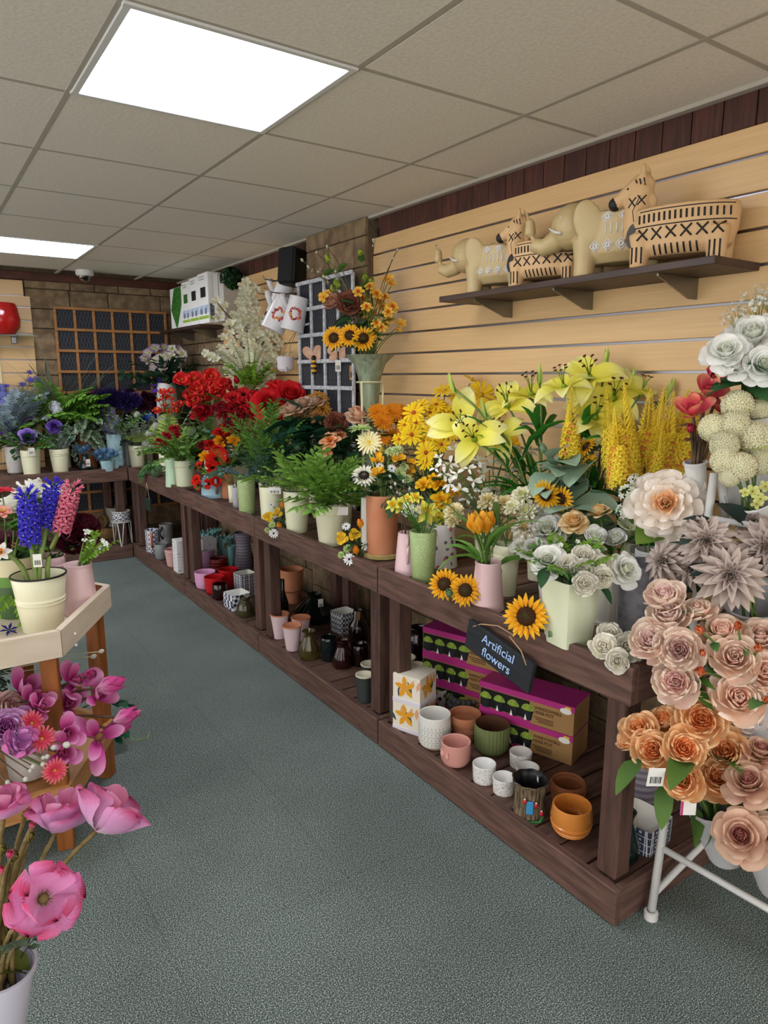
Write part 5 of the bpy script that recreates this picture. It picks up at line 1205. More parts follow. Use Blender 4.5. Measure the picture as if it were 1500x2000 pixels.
bunch('daisy_bunch', 'large yellow daisies standing higher, behind the lily blooms', 'flowers', 'h_dai', [('daisy', 'f0c010-f7d62a|e0b020|c9a01c', '868,763,27,6,.4 939,771,32,8,.7 862,795,22,6 922,742,22,10,.2 905,800,20,8 893,775,20,9 955,812,20,8 1000,868,22,10 975,800,18,10')], [('sage', DGREEN, 6, 90, 20, 70)])
bunch('rose_spray', 'large peach rose above the cream gerbera', 'flower', 'h_pea', [('rose', 'e3b78e-eec3a4-f0cfae|dc8f6c-e6a486', '702,810,32,0,.4'), ], lv=[('ovate', DGREEN, 8, 48)], stem_r=.003)
bunch('ranunculus_spray', 'rust brown ranunculus among dark leaves', 'flower', 'h_pea', [('peony', '7a4432-94594a|8a5040-9a6048|7a4030', '657,828,24,0,.75 720,835,18,6')], lv=[('ovate', DGREEN, 10, 50)])
bunch('amaryllis_spray', 'coral orange open blooms above the bamboo leaves', 'flower', 'h_pea', [('double', 'e58a4a-f0ab78-f2bd92|d8762e', '645,862,24,-4 665,852,18,0 640,880,18,-4'), ], lv=[('ovate', DGREEN, 6, 46)])
# --- tall blush roses
BRz = 'd9bb98-e6c4ac-ead2b8|d8a08e-e0b29c'
bunch('rose_spray', 'tall stems of blush pink roses with dark green leaves', 'flowers', 'h_tall', [('rose', BRz, '570,797,26,-2,.2 592,787,24,0,.2 617,783,22,2,.2 557,802,20,0,.2', {'dir': (-.3, -.2, .8)})], lv=[('ovate', '1f4636-33664a', 26, 60, (.35, .95))], stem_r=.003)
bunch('dahlia_spray', 'mustard and tan chrysanthemums beside the blush roses', 'flowers', 'h_tall', [('dahlia', 'b9802c-d6a048|c28a30', '622,778,24,4 630,800,20,2'), ('carn', 'c08a5a-d6a46e|b87e48', '600,812,22,2 620,815,20,0 588,815,18,2')], lv=[('ovate', '1f4636-33664a', 16, 55, (.3, .9))])
fr_ = bunch('leaf_spray', 'dark green rose foliage stems beneath the blush roses', 'greenery', 'h_tall', [], [('rosel', '1c3a2a-2f5c40', 9, 110, 30, 80), ('olive', DGREEN, 6, 110, 20, 70)])
# --- giant red roses, carnations, red masses
BR = 'b3101c-e0232c-ea3038|c8141f-e02a30'
bunch('rose_spray', 'three giant scarlet roses towering over the carnations', 'flowers', 'h_big', [('rose', BR, '524,787,38,-3,.6 568,772,40,-1,.55 545,760,34,4,.3 600,775,24,6,.3 536,808,26,-4,.6')], [('rosel', DGREEN, 6, 90, 10, 50)], [('ovate', DGREEN, 8, 50)], stem_r=.004)
DR = '5a0610-8e0f1e-9c1424|6e0814-8a0f1c'
pts = [(437, 808), (462, 811), (432, 792), (420, 797), (480, 845), (495, 848), (512, 836), (470, 838), (452, 838), (446, 830), (505, 855), (518, 858), (488, 862), (430, 838), (465, 792), (524, 850)]
bunch('carnation_bunch', 'dark red carnations massed under the giant roses', 'flowers', 'h_car', [('carn', DR, st(pts, 14))], [('sage', '6f8f86-93b0a4', 8, 80, 20, 70), ('rosel', DGREEN, 6, 90, 0, 50)], [('ovate', DGREEN, 8, 34)])
pts = scatter(490, 800, 40, 32, 14, 5) + [(455, 778), (475, 770), (500, 775), (506, 805), (485, 800)]
bunch('poppy_bunch', 'crimson poppies rising between the blossom tree and giant roses', 'flowers', 'h_car', [('poppyopen', 'a30a18-d01824-dc2a34|3a0a10|2a1a10', st(pts, 14)), ('bud', 'b0182a-c8283a|7a1018', '462,742,11,4 447,745,10,4 452,760,12,4 517,852,9 530,843,9')], [('rosel', DGREEN, 5, 90, 20, 70)])
pts = [(380, 740), (413, 735), (398, 755), (420, 755), (430, 748), (438, 752), (372, 770), (385, 760), (405, 770), (355, 742), (425, 765), (400, 782), (378, 783)]
bunch('poppy_bunch', 'scarlet poppies with orange hearts in front of the slat wall', 'flowers', 'h_pop', [('poppyopen', 'c8161e-e0282c-e83a34|e8862a|e0952a', st(pts, 15))], [('sage', GREEN, 8, 80, 20, 70), ('rosel', DGREEN, 5, 80, 0, 50)], [('ovate', GREEN, 8, 34)])
pts = [(310, 782), (322, 775), (335, 778), (322, 792), (340, 790), (308, 802), (326, 804), (343, 800), (318, 765), (333, 765), (352, 788)]
bunch('daisy_bunch', 'coral red daisies with yellow eyes nearest the stone corner', 'flowers', 'h_cor', [('double', 'd8202a-e84038|f0b83a', st(pts, 10))], [('sage', '93a88c-b4c4a8', 10, 80, 10, 70)], [('ovate', GREEN, 6, 26)])
bunch('rose_spray', 'pair of deep red roses with pale leaves above the maidenhair', 'flowers', 'h_pop', [('rose', 'a80c1a-c4142a|8a0a16', '390,806,21,-8,.5 400,800,18,-4,.4 335,838,9,-2 ')], lv=[('ovate', '8fae94-adc8ac', 6, 34)])
bunch('carnation_bunch', 'red carnations drooping over the mint jug', 'flowers', 'mint', [('carn', 'a80f20-c41a2e|8a0c18', '312,862,15,-2 325,852,13,0 342,838,11,2 345,850,10,0 318,868,12,-3')], [('bamboo', '2e7a50-4f9a68', 4, 50, 0, 50)], [('strap', '8fae4a-c0d070', 4, 60, (.2, .5))])
bunch('maidenhair_bunch', 'fine bright green maidenhair foliage in the cream bucket', 'greenery', 'bk4', [], [('maiden', '47752a-7ba048', 26, 76, 22, 86)])
bunch('fern_bunch', 'yellow-green fern sprig with white pompons beside the mint jug', 'greenery', 'bk6', [('globe', 'cfcfcc-e4e4e0|c4c4c0', '293,848,9,-3 286,868,9,-4 297,875,8,-4 305,832,7')], [('fern', '7a9a3a-b4c86a', 7, 75, 20, 75)])
# watering can bouquet
bunch('mixed_bouquet', 'red poppies and orange ranunculus in the pale blue watering can', 'flowers', 'can', [('flatpoppy', 'c80f10-ea2218-ee3a22|3a0a10|1a1012', '424,898,24,-6,.85 432,912,18,-5 415,914,18,-7 442,898,18,0 408,945,13,-10 385,938,13,-6 388,948,12,-8 423,940,14,-10,.8 390,910,11'), ('rose', 'd8201c-ee3a30|c01814', '411,868,16,0 425,880,18,-2 428,845,14,3 446,845,12,4'), ('double', 'e89a10-f4b420|e0860c', '402,893,17,-4 430,862,16,0 457,861,18,0 442,838,15,5'), ('carn', '5a0814-7a1020', '397,870,14,0 450,850,14,4 440,860,12')], [('rosel', LIME, 6, 40, 0, 60)], [('ovate', GREEN, 8, 22)])
# palms, eucalyptus, bamboo
bunch('palm_bunch', 'upright feathery green palm fronds left of the bamboo leaves', 'greenery', 'h_pal', [], [('palm', '4a7830-7aa848', 24, 125, 38, 88)])
bunch('palm_bunch', 'small palm sprig arching over the blue eucalyptus', 'greenery', 'tc2', [], [('palm', '557f34-86b050', 7, 70, 25, 80)])
bunch('eucalyptus_sprig', 'blue-grey eucalyptus sprig hanging over the speckled vase', 'greenery', 'gsp2', [], [('euc', '4f6f7e-7696a2', 6, 62, -30, 75, {'bend': -30})])
bunch('bamboo_bunch', 'bushy bright green bamboo leaves in the banded cream bucket', 'greenery', 'bk1', [], [('bamboo', '4f7f28-86ad48', 44, 104, 6, 84)])
bunch('bamboo_bunch', 'loose bamboo sprays leaning out of the black-rimmed cream bucket', 'greenery', 'bk2', [], [('bamboo', '5a8a30-8fb650', 16, 95, 15, 80)])
bunch('olive_bunch', 'dark olive foliage in the bucket with the barcode card', 'greenery', 'bk3', [], [('olive', '2a4a2c-4a6c40', 14, 90, 20, 80)])
bunch('fern_bunch', 'feather fern spray in the lilac vase', 'greenery', 'pk2', [], [('needle', DGREEN, 6, 45, 30, 80)])
# little bundles lying on the bench edge
for spec, lab, p in (('690,1050', 'small bundle of orange tulips and white daisies leaning on the terracotta cylinder', onz(692, 1086, .71)), ('541,1008', 'small bundle of yellow blooms and lime filler between two cream buckets', onz(543, 1030, .71))):
    u, v = [float(x) for x in spec.split(',')]; k = 1 if u > 600 else .8
    hs = [('tulip', 'f0a81c-f3942c', f'{u + 14 * k},{v - 28 * k},{13 * k},-3 {u + 5 * k},{v + 24 * k},{14 * k},-6'), ('flatpoppy', 'efb41c-f6cf3a|f0e070|d8c040', f'{u - 22 * k},{v + 2},{15 * k},-4,.8 {u + 2},{v - 6},{14 * k},-5,.8'), ('daisy', 'e8e8e4-f2f2f0|dddddd|3a1a2a', f'{u - 8 * k},{v + 42 * k},{13 * k},-8,.8 {u + 28 * k},{v + 12},{10 * k},-3,.8 {u - 14 * k},{v - 22},{10 * k},-2'), ('carn', 'a9c86a-cfe09c', f'{u - 12 * k},{v + 22 * k},{10 * k},-5 {u - 24 * k},{v + 34 * k},{8 * k},-6')]
    bunch('flower_bundle', lab, 'flowers', None, hs, lv=[('ovate', DGREEN, 8, 30 * k, (.3, .9))], base=(p.x + .05, p.y + .03, .705))
# --- corner and back bench
bunch('ivy_trail', 'small-leaved ivy spilling from the grey marbled planter', 'greenery', 'gpot', [], [('ivyv', '2f5a2c-5c8a4a', 12, 30, -10, 80, {'bend': -20}), ('ivyv', '2f5a2c-5c8a4a', 4, 48, -10, 20, {'bend': -30, 'az': (200, 250)})])
bunch('sage_bunch', 'grey-green sage with white pompons in the corner bucket', 'greenery', 'bk5', [('globe', 'd0d0cc-e6e6e2|c8c8c4', '267,810,7,4 272,848,8,-2 262,852,8,0 280,858,7'), ], [('sage', '7a8c70-a2b096', 14, 55, 40, 85), ('needle', '8a9a86-aab8a2', 10, 60, 45, 85)])
bunch('blue_flower_bunch', 'small bright blue flowers above the sage', 'flowers', 'h_blu', [('hyd', '2a4fc0-4a72e0|2038a0', '282,812,11,0 294,816,11,-2 288,806,9,2 320,812,9,4 334,818,8,4 345,815,8,5')], [('sage', '6f8a66-94ac86', 8, 60, 20, 75)])
bunch('statice_bunch', 'lilac statice spikes in the weathered blue vase', 'flowers', 'lbl', [('statice', '6a62a8-8f88c8|8a9a6a', '208,822,22,-4 215,830,22,-6 222,820,22,-4 205,838,18,-7 228,832,20,-6 216,812,20,-2 212,842,16,-8 224,842,16,-8')], [('sage', GREEN, 5, 60, 30, 80)])
bunch('feather_bunch', 'dark violet feathery blooms above the lilac statice', 'flowers', 'lbl', [('pom', '1c1238-33206a|2a1a58', '193,782,22,2 212,776,24,0 230,778,24,2 248,785,24,3 262,782,18,5 200,772,18,6')])
bunch('rose_bunch', 'blackish plum roses with one pink rose at the stone corner', 'flowers', 'grb', [('rose', 'c47a96-dca0b4|b8688a', '267,777,14,0,.7'), ('rose', '2a0a1c-461428|240818', '285,776,16,2 298,780,16,4 280,792,14,0 306,790,14,5 255,768,14,6')], [('rosel', '16241c-22382a', 8, 60, 10, 60)], [('ovate', '16241c-22382a', 8, 26)])
bunch('ivy_bunch', 'white-edged variegated ivy in the orange terracotta vase', 'greenery', 'tc3', [], [('ivyv', '3f6644-86a584-d5dcc4', 22, 75, -25, 80, {'bend': -10})])
bunch('fern_bunch', 'bright green fern fronds over the far trellis', 'greenery', 'wb1', [], [('fern', '4a7f24-84b448', 24, 100, 20, 80, {'off': (0, -.06, .09)})])
bunch('grass_bunch', 'tall grey-green grass blades against the far trellis', 'greenery', 'wb1', [], [('grass', '5f6a58-8a9480', 5, 160, 68, 86, {'off': (.03, .03, .05)}), ('grass', '7a7048-968a5a', 4, 140, 55, 75, {'off': (-.08, .03, .05)})])
bunch('thistle_bunch', 'blue thistles in the dark green glass vase', 'flowers', 'dgv', [('thistle', '3f5f8a-5f86ac|6a8ec0', '152,876,13,0 164,878,13,-2 170,874,11,2 158,882,11,-2')], [('needle', '4a6a60-6a8c80', 6, 40, 10, 60)])
bunch('thistle_bunch', 'blue thistles spilling over the pale blue mug', 'flowers', 'mug', [('thistle', '3f6090-6088b0|6a90c8', '190,886,13,0 204,882,14,-2 218,884,13,-1 212,892,11,-3 226,888,11,1 197,894,11,-3')], [('needle', '4a6a60-6a8c80', 8, 42, 0, 50)])
PR = '3a1c6a-5f3a9c-7a58b8|3a1c6a-5a3490'
bunch('rose_spray', 'open lilac rose over the barcode-tagged bucket', 'flower', 'bk8', [('rose', '5f3aa0-8a62c4-a88cd8|5a3498-7a54b8', '55,851,18,-6,.7')], [('rosel', GREEN, 6, 60, 0, 60)], [('ovate', DGREEN, 14, 30)])
bunch('rose_spray', 'dark purple roses over the two pale buckets', 'flowers', 'wb2', [('rose', PR, '53,820,15,-8,.5 10,832,17,-10,.6 8,815,15,-4')], [('rosel', DGREEN, 10, 60, -10, 60)], [('ovate', DGREEN, 14, 28)])
bunch('rose_spray', 'dark purple rose leaning over the banded cream bucket', 'flower', 'bk7', [('rose', PR, '105,832,16,-10,.7')], [('euc', '5f7a6c-8aa294', 5, 50, 10, 60)], [('ovate', '4f7050-7a9678', 8, 26)])
bunch('hydrangea_bunch', 'silvery white hydrangea and dusty miller above the cream buckets', 'flowers', 'bk7', [('hyd', 'b9bcc4-d9d8e0|b0b2bc', '107,794,13,2 112,803,12,0'), ('blossom', 'a8b4c0-ccd4dc|d0d0b0', '70,824,11,-2 92,818,11,-1 68,780,10,4 52,782,9,4 82,775,8,4 98,833,8,-3 88,858,8,-5')], [('sage', '8fa69a-b6c8bc', 9, 50, 25, 80)])
LV = '6f72c0-98a0dc|5a58a8'
bunch('delphinium_bunch', 'periwinkle delphiniums at the far bench end', 'flowers', 'wb2', [('hyd', LV, '6,775,14,2 10,790,14,0 5,805,13,0 18,808,10 2,760,12,4 40,808,10,0'), ('blossom', '4a3f9a-7466c0|8a80d0', '72,742,10,6 60,744,10,6 45,752,9,5 35,790,9,2 44,775,8,4 12,755,8,4 58,728,7,8')], [('sage', '6f8a80-93a89e', 8, 80, 30, 80)])
bunch('fern_bunch', 'powdery blue fern rising past the slat wall', 'greenery', 'wb2', [], [('bluefern', '7e93a0-a4b6c0', 8, 105, 55, 85, {'off': (0, -.05, .08)}), ('grass', '5c6450-7a8068', 5, 130, 60, 85, {'off': (.05, .03, .05)})])

# ================================================================== ceramic animals on the shelf
def blob_mesh(name, b, m, vox=.005):
    """one smooth ceramic body grown together from overlapping forms"""
    me = b.mesh(name + '_rough', [m]); o = ob(name + '_rough', me)
    r = o.modifiers.new('r', 'REMESH'); r.mode = 'VOXEL'; r.voxel_size = vox
    s = o.modifiers.new('s', 'SMOOTH'); s.iterations = 7; s.factor = .6
    bpy.context.view_layer.update()
    out = bpy.data.meshes.new_from_object(o.evaluated_get(bpy.context.evaluated_depsgraph_get()))
    bpy.data.objects.remove(o); bpy.data.meshes.remove(me)
    out.name = name; out.materials.clear(); out.materials.append(m)
    out.polygons.foreach_set('use_smooth', [True] * len(out.polygons)); out.update()
    return out
SAND = mat('sand_ceramic', '#c9a273', '#d0aa7c', rough=.6, scale=6)
CLAY = mat('putty_ceramic', '#b39b6d', '#bca679', rough=.45, scale=6)
INKB = mat('black_paint', '#141214', rough=.6)
SILV = mat('silver_white_paint', '#cfcac4', rough=.4)
def zebra_body():
    b = B()
    b.lathe([(.001, .030), (.11, .032), (.146, .055), (.160, .10), (.163, .145), (.158, .172), (.150, .176), (.142, .165), (.13, .12), (.001, .10)], 36, 0, M.Diagonal((1, .52, 1, 1)))
    for sx in (-1, 1):
        for sy in (-1, 1): b.lathe([(.001, 0), (.027, 0), (.029, .05), (.034, .10), (.001, .11)], 14, 0, T(sx * .112, sy * .044, 0))
    b.tube([(.125, 0, .10), (.135, 0, .16), (.137, 0, .21), (.128, 0, .252)], .052, 14, r1=.036)
    b.ball((.135, 0, .252), .038, 14, 0, None, (1.05, .85, 1)); b.tube([(.135, 0, .255), (.17, 0, .236), (.205, 0, .214)], .034, 12, r1=.021); b.ball((.207, 0, .213), .022, 10)
    b.tube([(.098, 0, .17), (.092, 0, .21), (.10, 0, .255), (.122, 0, .288)], .016, 8, 0, None, .012)
    for s in (-1, 1): b.tube([(.124, s * .020, .278), (.120, s * .022, .300), (.122, s * .022, .318)], .013, 8, r1=.004)
    return b
def elephant_body():
    b = B()
    b.lathe([(.001, .036), (.09, .04), (.132, .07), (.146, .12), (.146, .17), (.140, .200), (.130, .200), (.12, .16), (.001, .14)], 36, 0, T(-.035, 0, 0) @ M.Diagonal((1, .58, 1, 1)))
    for sx in (-.135, .075):
        for sy in (-1, 1): b.lathe([(.001, 0), (.036, 0), (.035, .05), (.044, .12), (.001, .14)], 14, 0, T(sx, sy * .044, 0))
    b.ball((.135, 0, .178), .078, 18, 0, None, (1.05, .90, 1.0))
    b.tube([(.165, 0, .165), (.208, 0, .132), (.245, 0, .120), (.280, 0, .134), (.300, 0, .172), (.302, 0, .215), (.316, 0, .246)], .042, 14, r1=.012)
    for s in (-1, 1): b.ball((0, 0, 0), .062, 16, 0, T(.055, s * .082, .172) @ RX(-s * .10) @ RZ(s * .16) @ RY(.25) @ M.Diagonal((.80, .17, 1.15, 1)))
    return b
ZM, EM = blob_mesh('ceramic_body', zebra_body(), SAND, .0045), blob_mesh('ceramic_body', elephant_body(), CLAY, .0045)
def bvh_of(me): return BVHTree.FromPolygons([v.co for v in me.vertices], [tuple(p.vertices) for p in me.polygons])
ZT, ET = bvh_of(ZM), bvh_of(EM)
def stroke(tree, pts, r, side, n=4, flat=.35):
    out = []
    for (x0, z0), (x1, z1) in zip(pts, pts[1:]):
        for i in range(n + 1):
            x, z = x0 + (x1 - x0) * i / n, z0 + (z1 - z0) * i / n
            h = tree.ray_cast(V((x, side * .4, z)), V((0, -side, 0)))
            if h[0] is not None and (not out or (h[0] - out[-1]).length > 1e-4): out.append(h[0] + h[1] * .0003)
    return B().tube(out, r, 5) if len(out) > 1 else None
ZCACHE = {}
def zebra(label, x, y, s, tagm):
    t = thing('zebra_planter', label, 'planter', (x, y, 1.7225), PI / 2 + .33); t.scale = (s, s, s)
    ob('ceramic_body', ZM, t)
    if not ZCACHE:
        L = []
        for sd in (1, -1):
            for k in range(17): q = -.142 + .0158 * k; L.append(('painted_bar', [(q, .128), (q + .001, .152)], .0032, sd))
            for k in range(6):
                q = -.118 + .043 * k; L.append(('painted_cross', [(q - .015, .078), (q + .015, .110)], .0030, sd)); L.append(('painted_cross', [(q + .015, .078), (q - .015, .110)], .0030, sd))
            for k in range(8): q = -.062 + .0175 * k; L.append(('painted_bar', [(q, .036), (q + .001, .062)], .0030, sd))
            for c in (-.112, .112):
                for k in range(3): q = c - .014 + .014 * k; L.append(('painted_bar', [(q, .012 + .004 * (k % 2)), (q, .060)], .0028, sd))
            L.append(('painted_line', [(-.155, .118), (0, .116), (.145, .118)], .0020, sd)); L.append(('painted_line', [(-.150, .162), (0, .161), (.112, .162)], .0018, sd))
            for k in range(3): L.append(('painted_bar', [(.118 + .012 * k - .006, .248 + .004 * k), (.122 + .012 * k - .004, .272 - .002 * k)], .0022, sd))
            for c in ((.118, .205), (.145, .200)): L.append(('painted_cross', [(c[0] - .011, c[1] - .014), (c[0] + .011, c[1] + .014)], .0022, sd)); L.append(('painted_cross', [(c[0] + .011, c[1] - .014), (c[0] - .011, c[1] + .014)], .0022, sd))
        rest = B(); ZCACHE['near'] = []
        for nm, pts, r, sd in L:
            k = stroke(ZT, pts, r, sd, 12 if nm == 'painted_line' else 4)
            if k is None: continue
            if sd > 0: ZCACHE['near'].append((nm, k.mesh(nm, [INKB])))
            else: rest.add(k.v, k.f, k.u)
        ZCACHE['rest'] = rest.mesh('painted_marks', [INKB])
        ZCACHE['nose'] = B().ball((.212, 0, .2105), .0215, 12, 0, None, (1, 1.05, 1)).mesh('painted_nose', [INKB])
        ZCACHE['eye'] = B().ball((0, 0, 0), .0035, 8).mesh('eye', [INKB])
    for nm, me in ZCACHE['near']: ob(nm, me, t)
    ob('painted_marks', ZCACHE['rest'], t)['kind'] = 'stuff'
    ob('painted_nose', ZCACHE['nose'], t)
    for sd in (1, -1):
        h = ZT.ray_cast(V((.165, sd * .3, .245)), V((0, -sd, 0))); ob('eye', ZCACHE['eye'], t, tuple(h[0]))
    w = bo('swing_tag', B().lathe([(.0005, 0), (.030, 0), (.030, .0015), (.0005, .0015)], 24), tagm[0], t, T(.130, .058, .098) @ RX(PI / 2 + .25) @ RZ(0) @ M.Diagonal((.72, 1.35, 1, 1)))
    bo('tag_string', B().tube([(.118, .050, .215), (.135, .062, .17), (.130, .060, .138)], .0012, 4), tagm[1], t, sharp=None)
    bo('tag_print', B().box((0, 0, .0018), (.026, .02, .0006)).box((0, -.016, .0018), (.018, .006, .0006)), tagm[2], w, smooth=False)
    return t
ECACHE = {}
def elephant(label, x, y, s):
    t = thing('elephant_planter', label, 'planter', (x, y, 1.7225), PI / 2 + .33); t.scale = (s, s, s)
    ob('ceramic_body', EM, t)
    if not ECACHE:
        near = []; rest = B()
        for sd in (1, -1):
            L = [('painted_bar', [(-.155 + .0185 * k, .125), (-.155 + .0185 * k, .158)], .0026) for k in range(9)]
            for cx, cz in [(-.15 + .045 * k, .092) for k in range(5)] + [(-.12, .18), (-.065, .18), (-.01, .18)]:
                for q in (.018, .009): L.append(('painted_diamond', [(cx - q, cz), (cx, cz + q), (cx + q, cz), (cx, cz - q), (cx - q, cz)], .0022 if q > .01 else .004))
            for nm, pts, r in L:
                k = stroke(ET, pts, r, sd, 3)
                if k is None: continue
                if sd > 0: near.append((nm, k.mesh(nm, [SILV])))
                else: rest.add(k.v, k.f, k.u)
        ECACHE.update(near=near, rest=rest.mesh('painted_marks', [SILV]), tusk=B().tube([(0, 0, 0), (.02, .002, -.012), (.045, .004, -.016)], .007, 8, r1=.002).mesh('tusk', [SILV]), eye=B().ball((0, 0, 0), .004, 8).mesh('eye', [SILV]))
    for nm, me in ECACHE['near']: ob(nm, me, t)
    ob('painted_marks', ECACHE['rest'], t)['kind'] = 'stuff'
    for sd in (1, -1):
        h = ET.ray_cast(V((.155, sd * .3, .150)), V((0, -sd, 0)))[0]; ob('tusk', ECACHE['tusk'], t, M.Translation(h) @ RY(-.75))
        h = ET.ray_cast(V((.160, sd * .3, .200)), V((0, -sd, 0)))[0]; ob('eye', ECACHE['eye'], t, tuple(h))
    return t
zebra('sand ceramic zebra planter with a silver oval tag, at the open shelf end', 1.94, 1.295, .96, (m_alu, INKB, m_card))
elephant('putty ceramic elephant planter standing between the two zebras', 1.94, 1.545, .96)
zebra('smaller-looking zebra planter with a black oval tag, between two elephants', 1.945, 1.825, .88, (INKB, INKB, m_card))
elephant('putty ceramic elephant planter at the far shelf end, trunk over the edge', 1.945, 2.10, .86)

# ================================================================== things on and near the far walls
# white boxes and foliage box on the far shelf
GRN_P = mat('foliage_print', '#16381c', '#3f8a2a', rough=.6, scale=60); SKY_P = mat('sky_print', '#9fb2cf', '#c9d4e6', rough=.6, scale=12); LAWN = mat('lawn_print', '#8fb43a', rough=.6); HOUSE = mat('house_print', '#4a4e57', '#7d828c', rough=.6, scale=40)
m_boxw = mat('white_carton', '#e6e6e4', rough=.6)
ys = [onx(u, 600, 1.86).y for u in (333, 356, 371, 388, 408)]
o = crate('foliage_box', 'white carton with a large green foliage picture, nearest the stone corner', 'box', (1.86 + .09, (ys[0] + ys[1]) / 2, 1.791), (.18, abs(ys[0] - ys[1]) - .006, .31), 0, [m_boxw])
w = abs(ys[0] - ys[1])
bo('foliage_print', B().add([(-.0912, w * .12, .308), (-.0912, -w * .46, .308), (-.0912, -w * .46, .17), (-.0912, -w * .05, .006), (-.0912, w * .05, .006), (-.0912, w * .45, .15)], [(0, 1, 2, 3, 4, 5)]), GRN_P, o, smooth=False)
for k in range(3):
    y0, y1 = ys[k + 1], ys[k + 2]; w = abs(y0 - y1) - .006; hh = (.33, .34, .35)[k]; d = .2
    o = crate('solar_light_box', ['slim white carton with a fern window beside the foliage box', 'slim white carton in the middle of the three', 'slim white carton at the shelf end with a house pictured on its side'][k], 'box', (1.86 + d / 2, (y0 + y1) / 2, 1.791), (d, w, hh), 0, [m_boxw], 'slim white light cartons')
    x = -d / 2 - .001
    bo('window_print', B().box((x, 0, hh * .62), (.001, w * .5, hh * .2)), [m_black, m_black, GRN_P][2 - k], o, smooth=False)
    bo('sky_band', B().box((x, 0, hh * .28), (.001, w * .96, hh * .16)), SKY_P, o, smooth=False); bo('lawn_band', B().box((x, 0, hh * .12), (.0012, w * .96, hh * .06)), LAWN, o, smooth=False)
    for q in range(2): bo('lantern_print', B().box((x - .0006, (q - .5) * w * .45, hh * .24), (.001, w * .16, hh * .12)), HOUSE, o, smooth=False)
    for q in range(2): bo('small_print', B().box((x, w * .1, hh * (.93 - .05 * q)), (.001, w * .5, .006)), mat('grey_ink', '#8b8d92', rough=.7), o, smooth=False)
    if k == 2: bo('house_print', B().box((0, -w / 2 - .001, hh * .26), (d * .9, .001, hh * .24)), HOUSE, o, smooth=False); bo('side_lawn', B().box((0, -w / 2 - .0012, hh * .1), (d * .9, .001, hh * .07)), LAWN, o, smooth=False)
y0 = ys[4]
for k in range(2): crate('tall_carton', ['tall plain carton next to the slim white ones', 'tall plain carton by the topiary stem'][k], 'box', (1.97, y0 - .07 - .1 * k, 1.791), (.16, .085, .33 - .02 * k), 0, [mat('pale_grey_carton', '#b9b5ae', rough=.7)], 'plain pale cartons')
# topiary
p = onx(452, 545, 1.96); wpot('topp', 'planter_pot', 'black pot of the ball topiary on the bench', 'planter', p.x, p.y, .16, .06, .05, BLK)
t = thing('topiary_tree', 'dark green ball topiary on a tall thin trunk below the ceiling', 'tree', (p.x, p.y, ZB + .15))
bo('trunk', B().tube([(0, 0, 0), (.004, 0, .6), (0, 0, p.z - ZB - .2)], .012, 7), DSTEM, t, sharp=None)
bloom(t, 'globe', '16381c-2f6a30|0f2414', T(0, 0, p.z - ZB - .15) @ SC(.082), 20)
# speaker, camera
t = thing('wall_speaker', 'black loudspeaker box mounted above the hanging jugs', 'speaker', (XW - .10, 3.86, 2.04), rad(25))
bo('cabinet', B().box((0, 0, 0), (.13, .12, .21), .012), mat('black_plastic', '#101114', rough=.5), t, RY(.12)); bo('grille', B().box((-.068, 0, 0), (.006, .105, .19), .002), mat('speaker_cloth', '#1b1c20', rough=.9), t, RY(.12)); bo('wall_bracket', B().tube([(.05, 0, .02), (.1, .0, .03)], .012, 8), BLK, t)
p = onz(165, 528, ZC); t = thing('dome_camera', 'white dome security camera under the ceiling', 'camera', (p.x, p.y, ZC))
bo('housing', B().lathe([(.001, -.001), (.065, -.001), (.066, -.03), (.055, -.042), (.001, -.042)], 24), m_frame, t); bo('dome', B().ball((0, 0, -.042), .046, 14, 0, RX(0), (1, 1, -1), True), glass('smoked_dome', '#15161a'), t)
# red pot on a glass shelf, slatwall fittings
p = ony(0, 655, YB - .17)
o = bo('glazed_pot', B().lathe([(.001, 0, 0), (.10, 0, 0), (.14, .05, 0), (.147, .11, 0), (.128, .21, 0), (.12, .225, 0), (.11, .215, 1), (.13, .11, 1), (.09, .01, 1), (.001, .01, 1)], 60, 0, None, 0, (30, .012)), [mat('ruby_lustre', '#a01414', rough=.15, coat=.6, scale=3), DRED], None, (p.x, p.y, p.z + .006)); tag(o, 'ruby red ribbed pot on a glass shelf at the far slat wall', 'planter')
t = thing('glass_shelf', 'small glass shelf holding the ruby red pot', 'shelf', (p.x - .02, YB - .14, p.z))
bo('glass_pane', B().box((0, 0, 0), (.52, .24, .008), .001), mat('green_glass_pane', '#b8d0c4', rough=.05, trans=.8), t)
for x in (-.15, .12): bo('shelf_clip', B().box((x, .07, -.03), (.03, .08, .05), .003), m_alu, t)
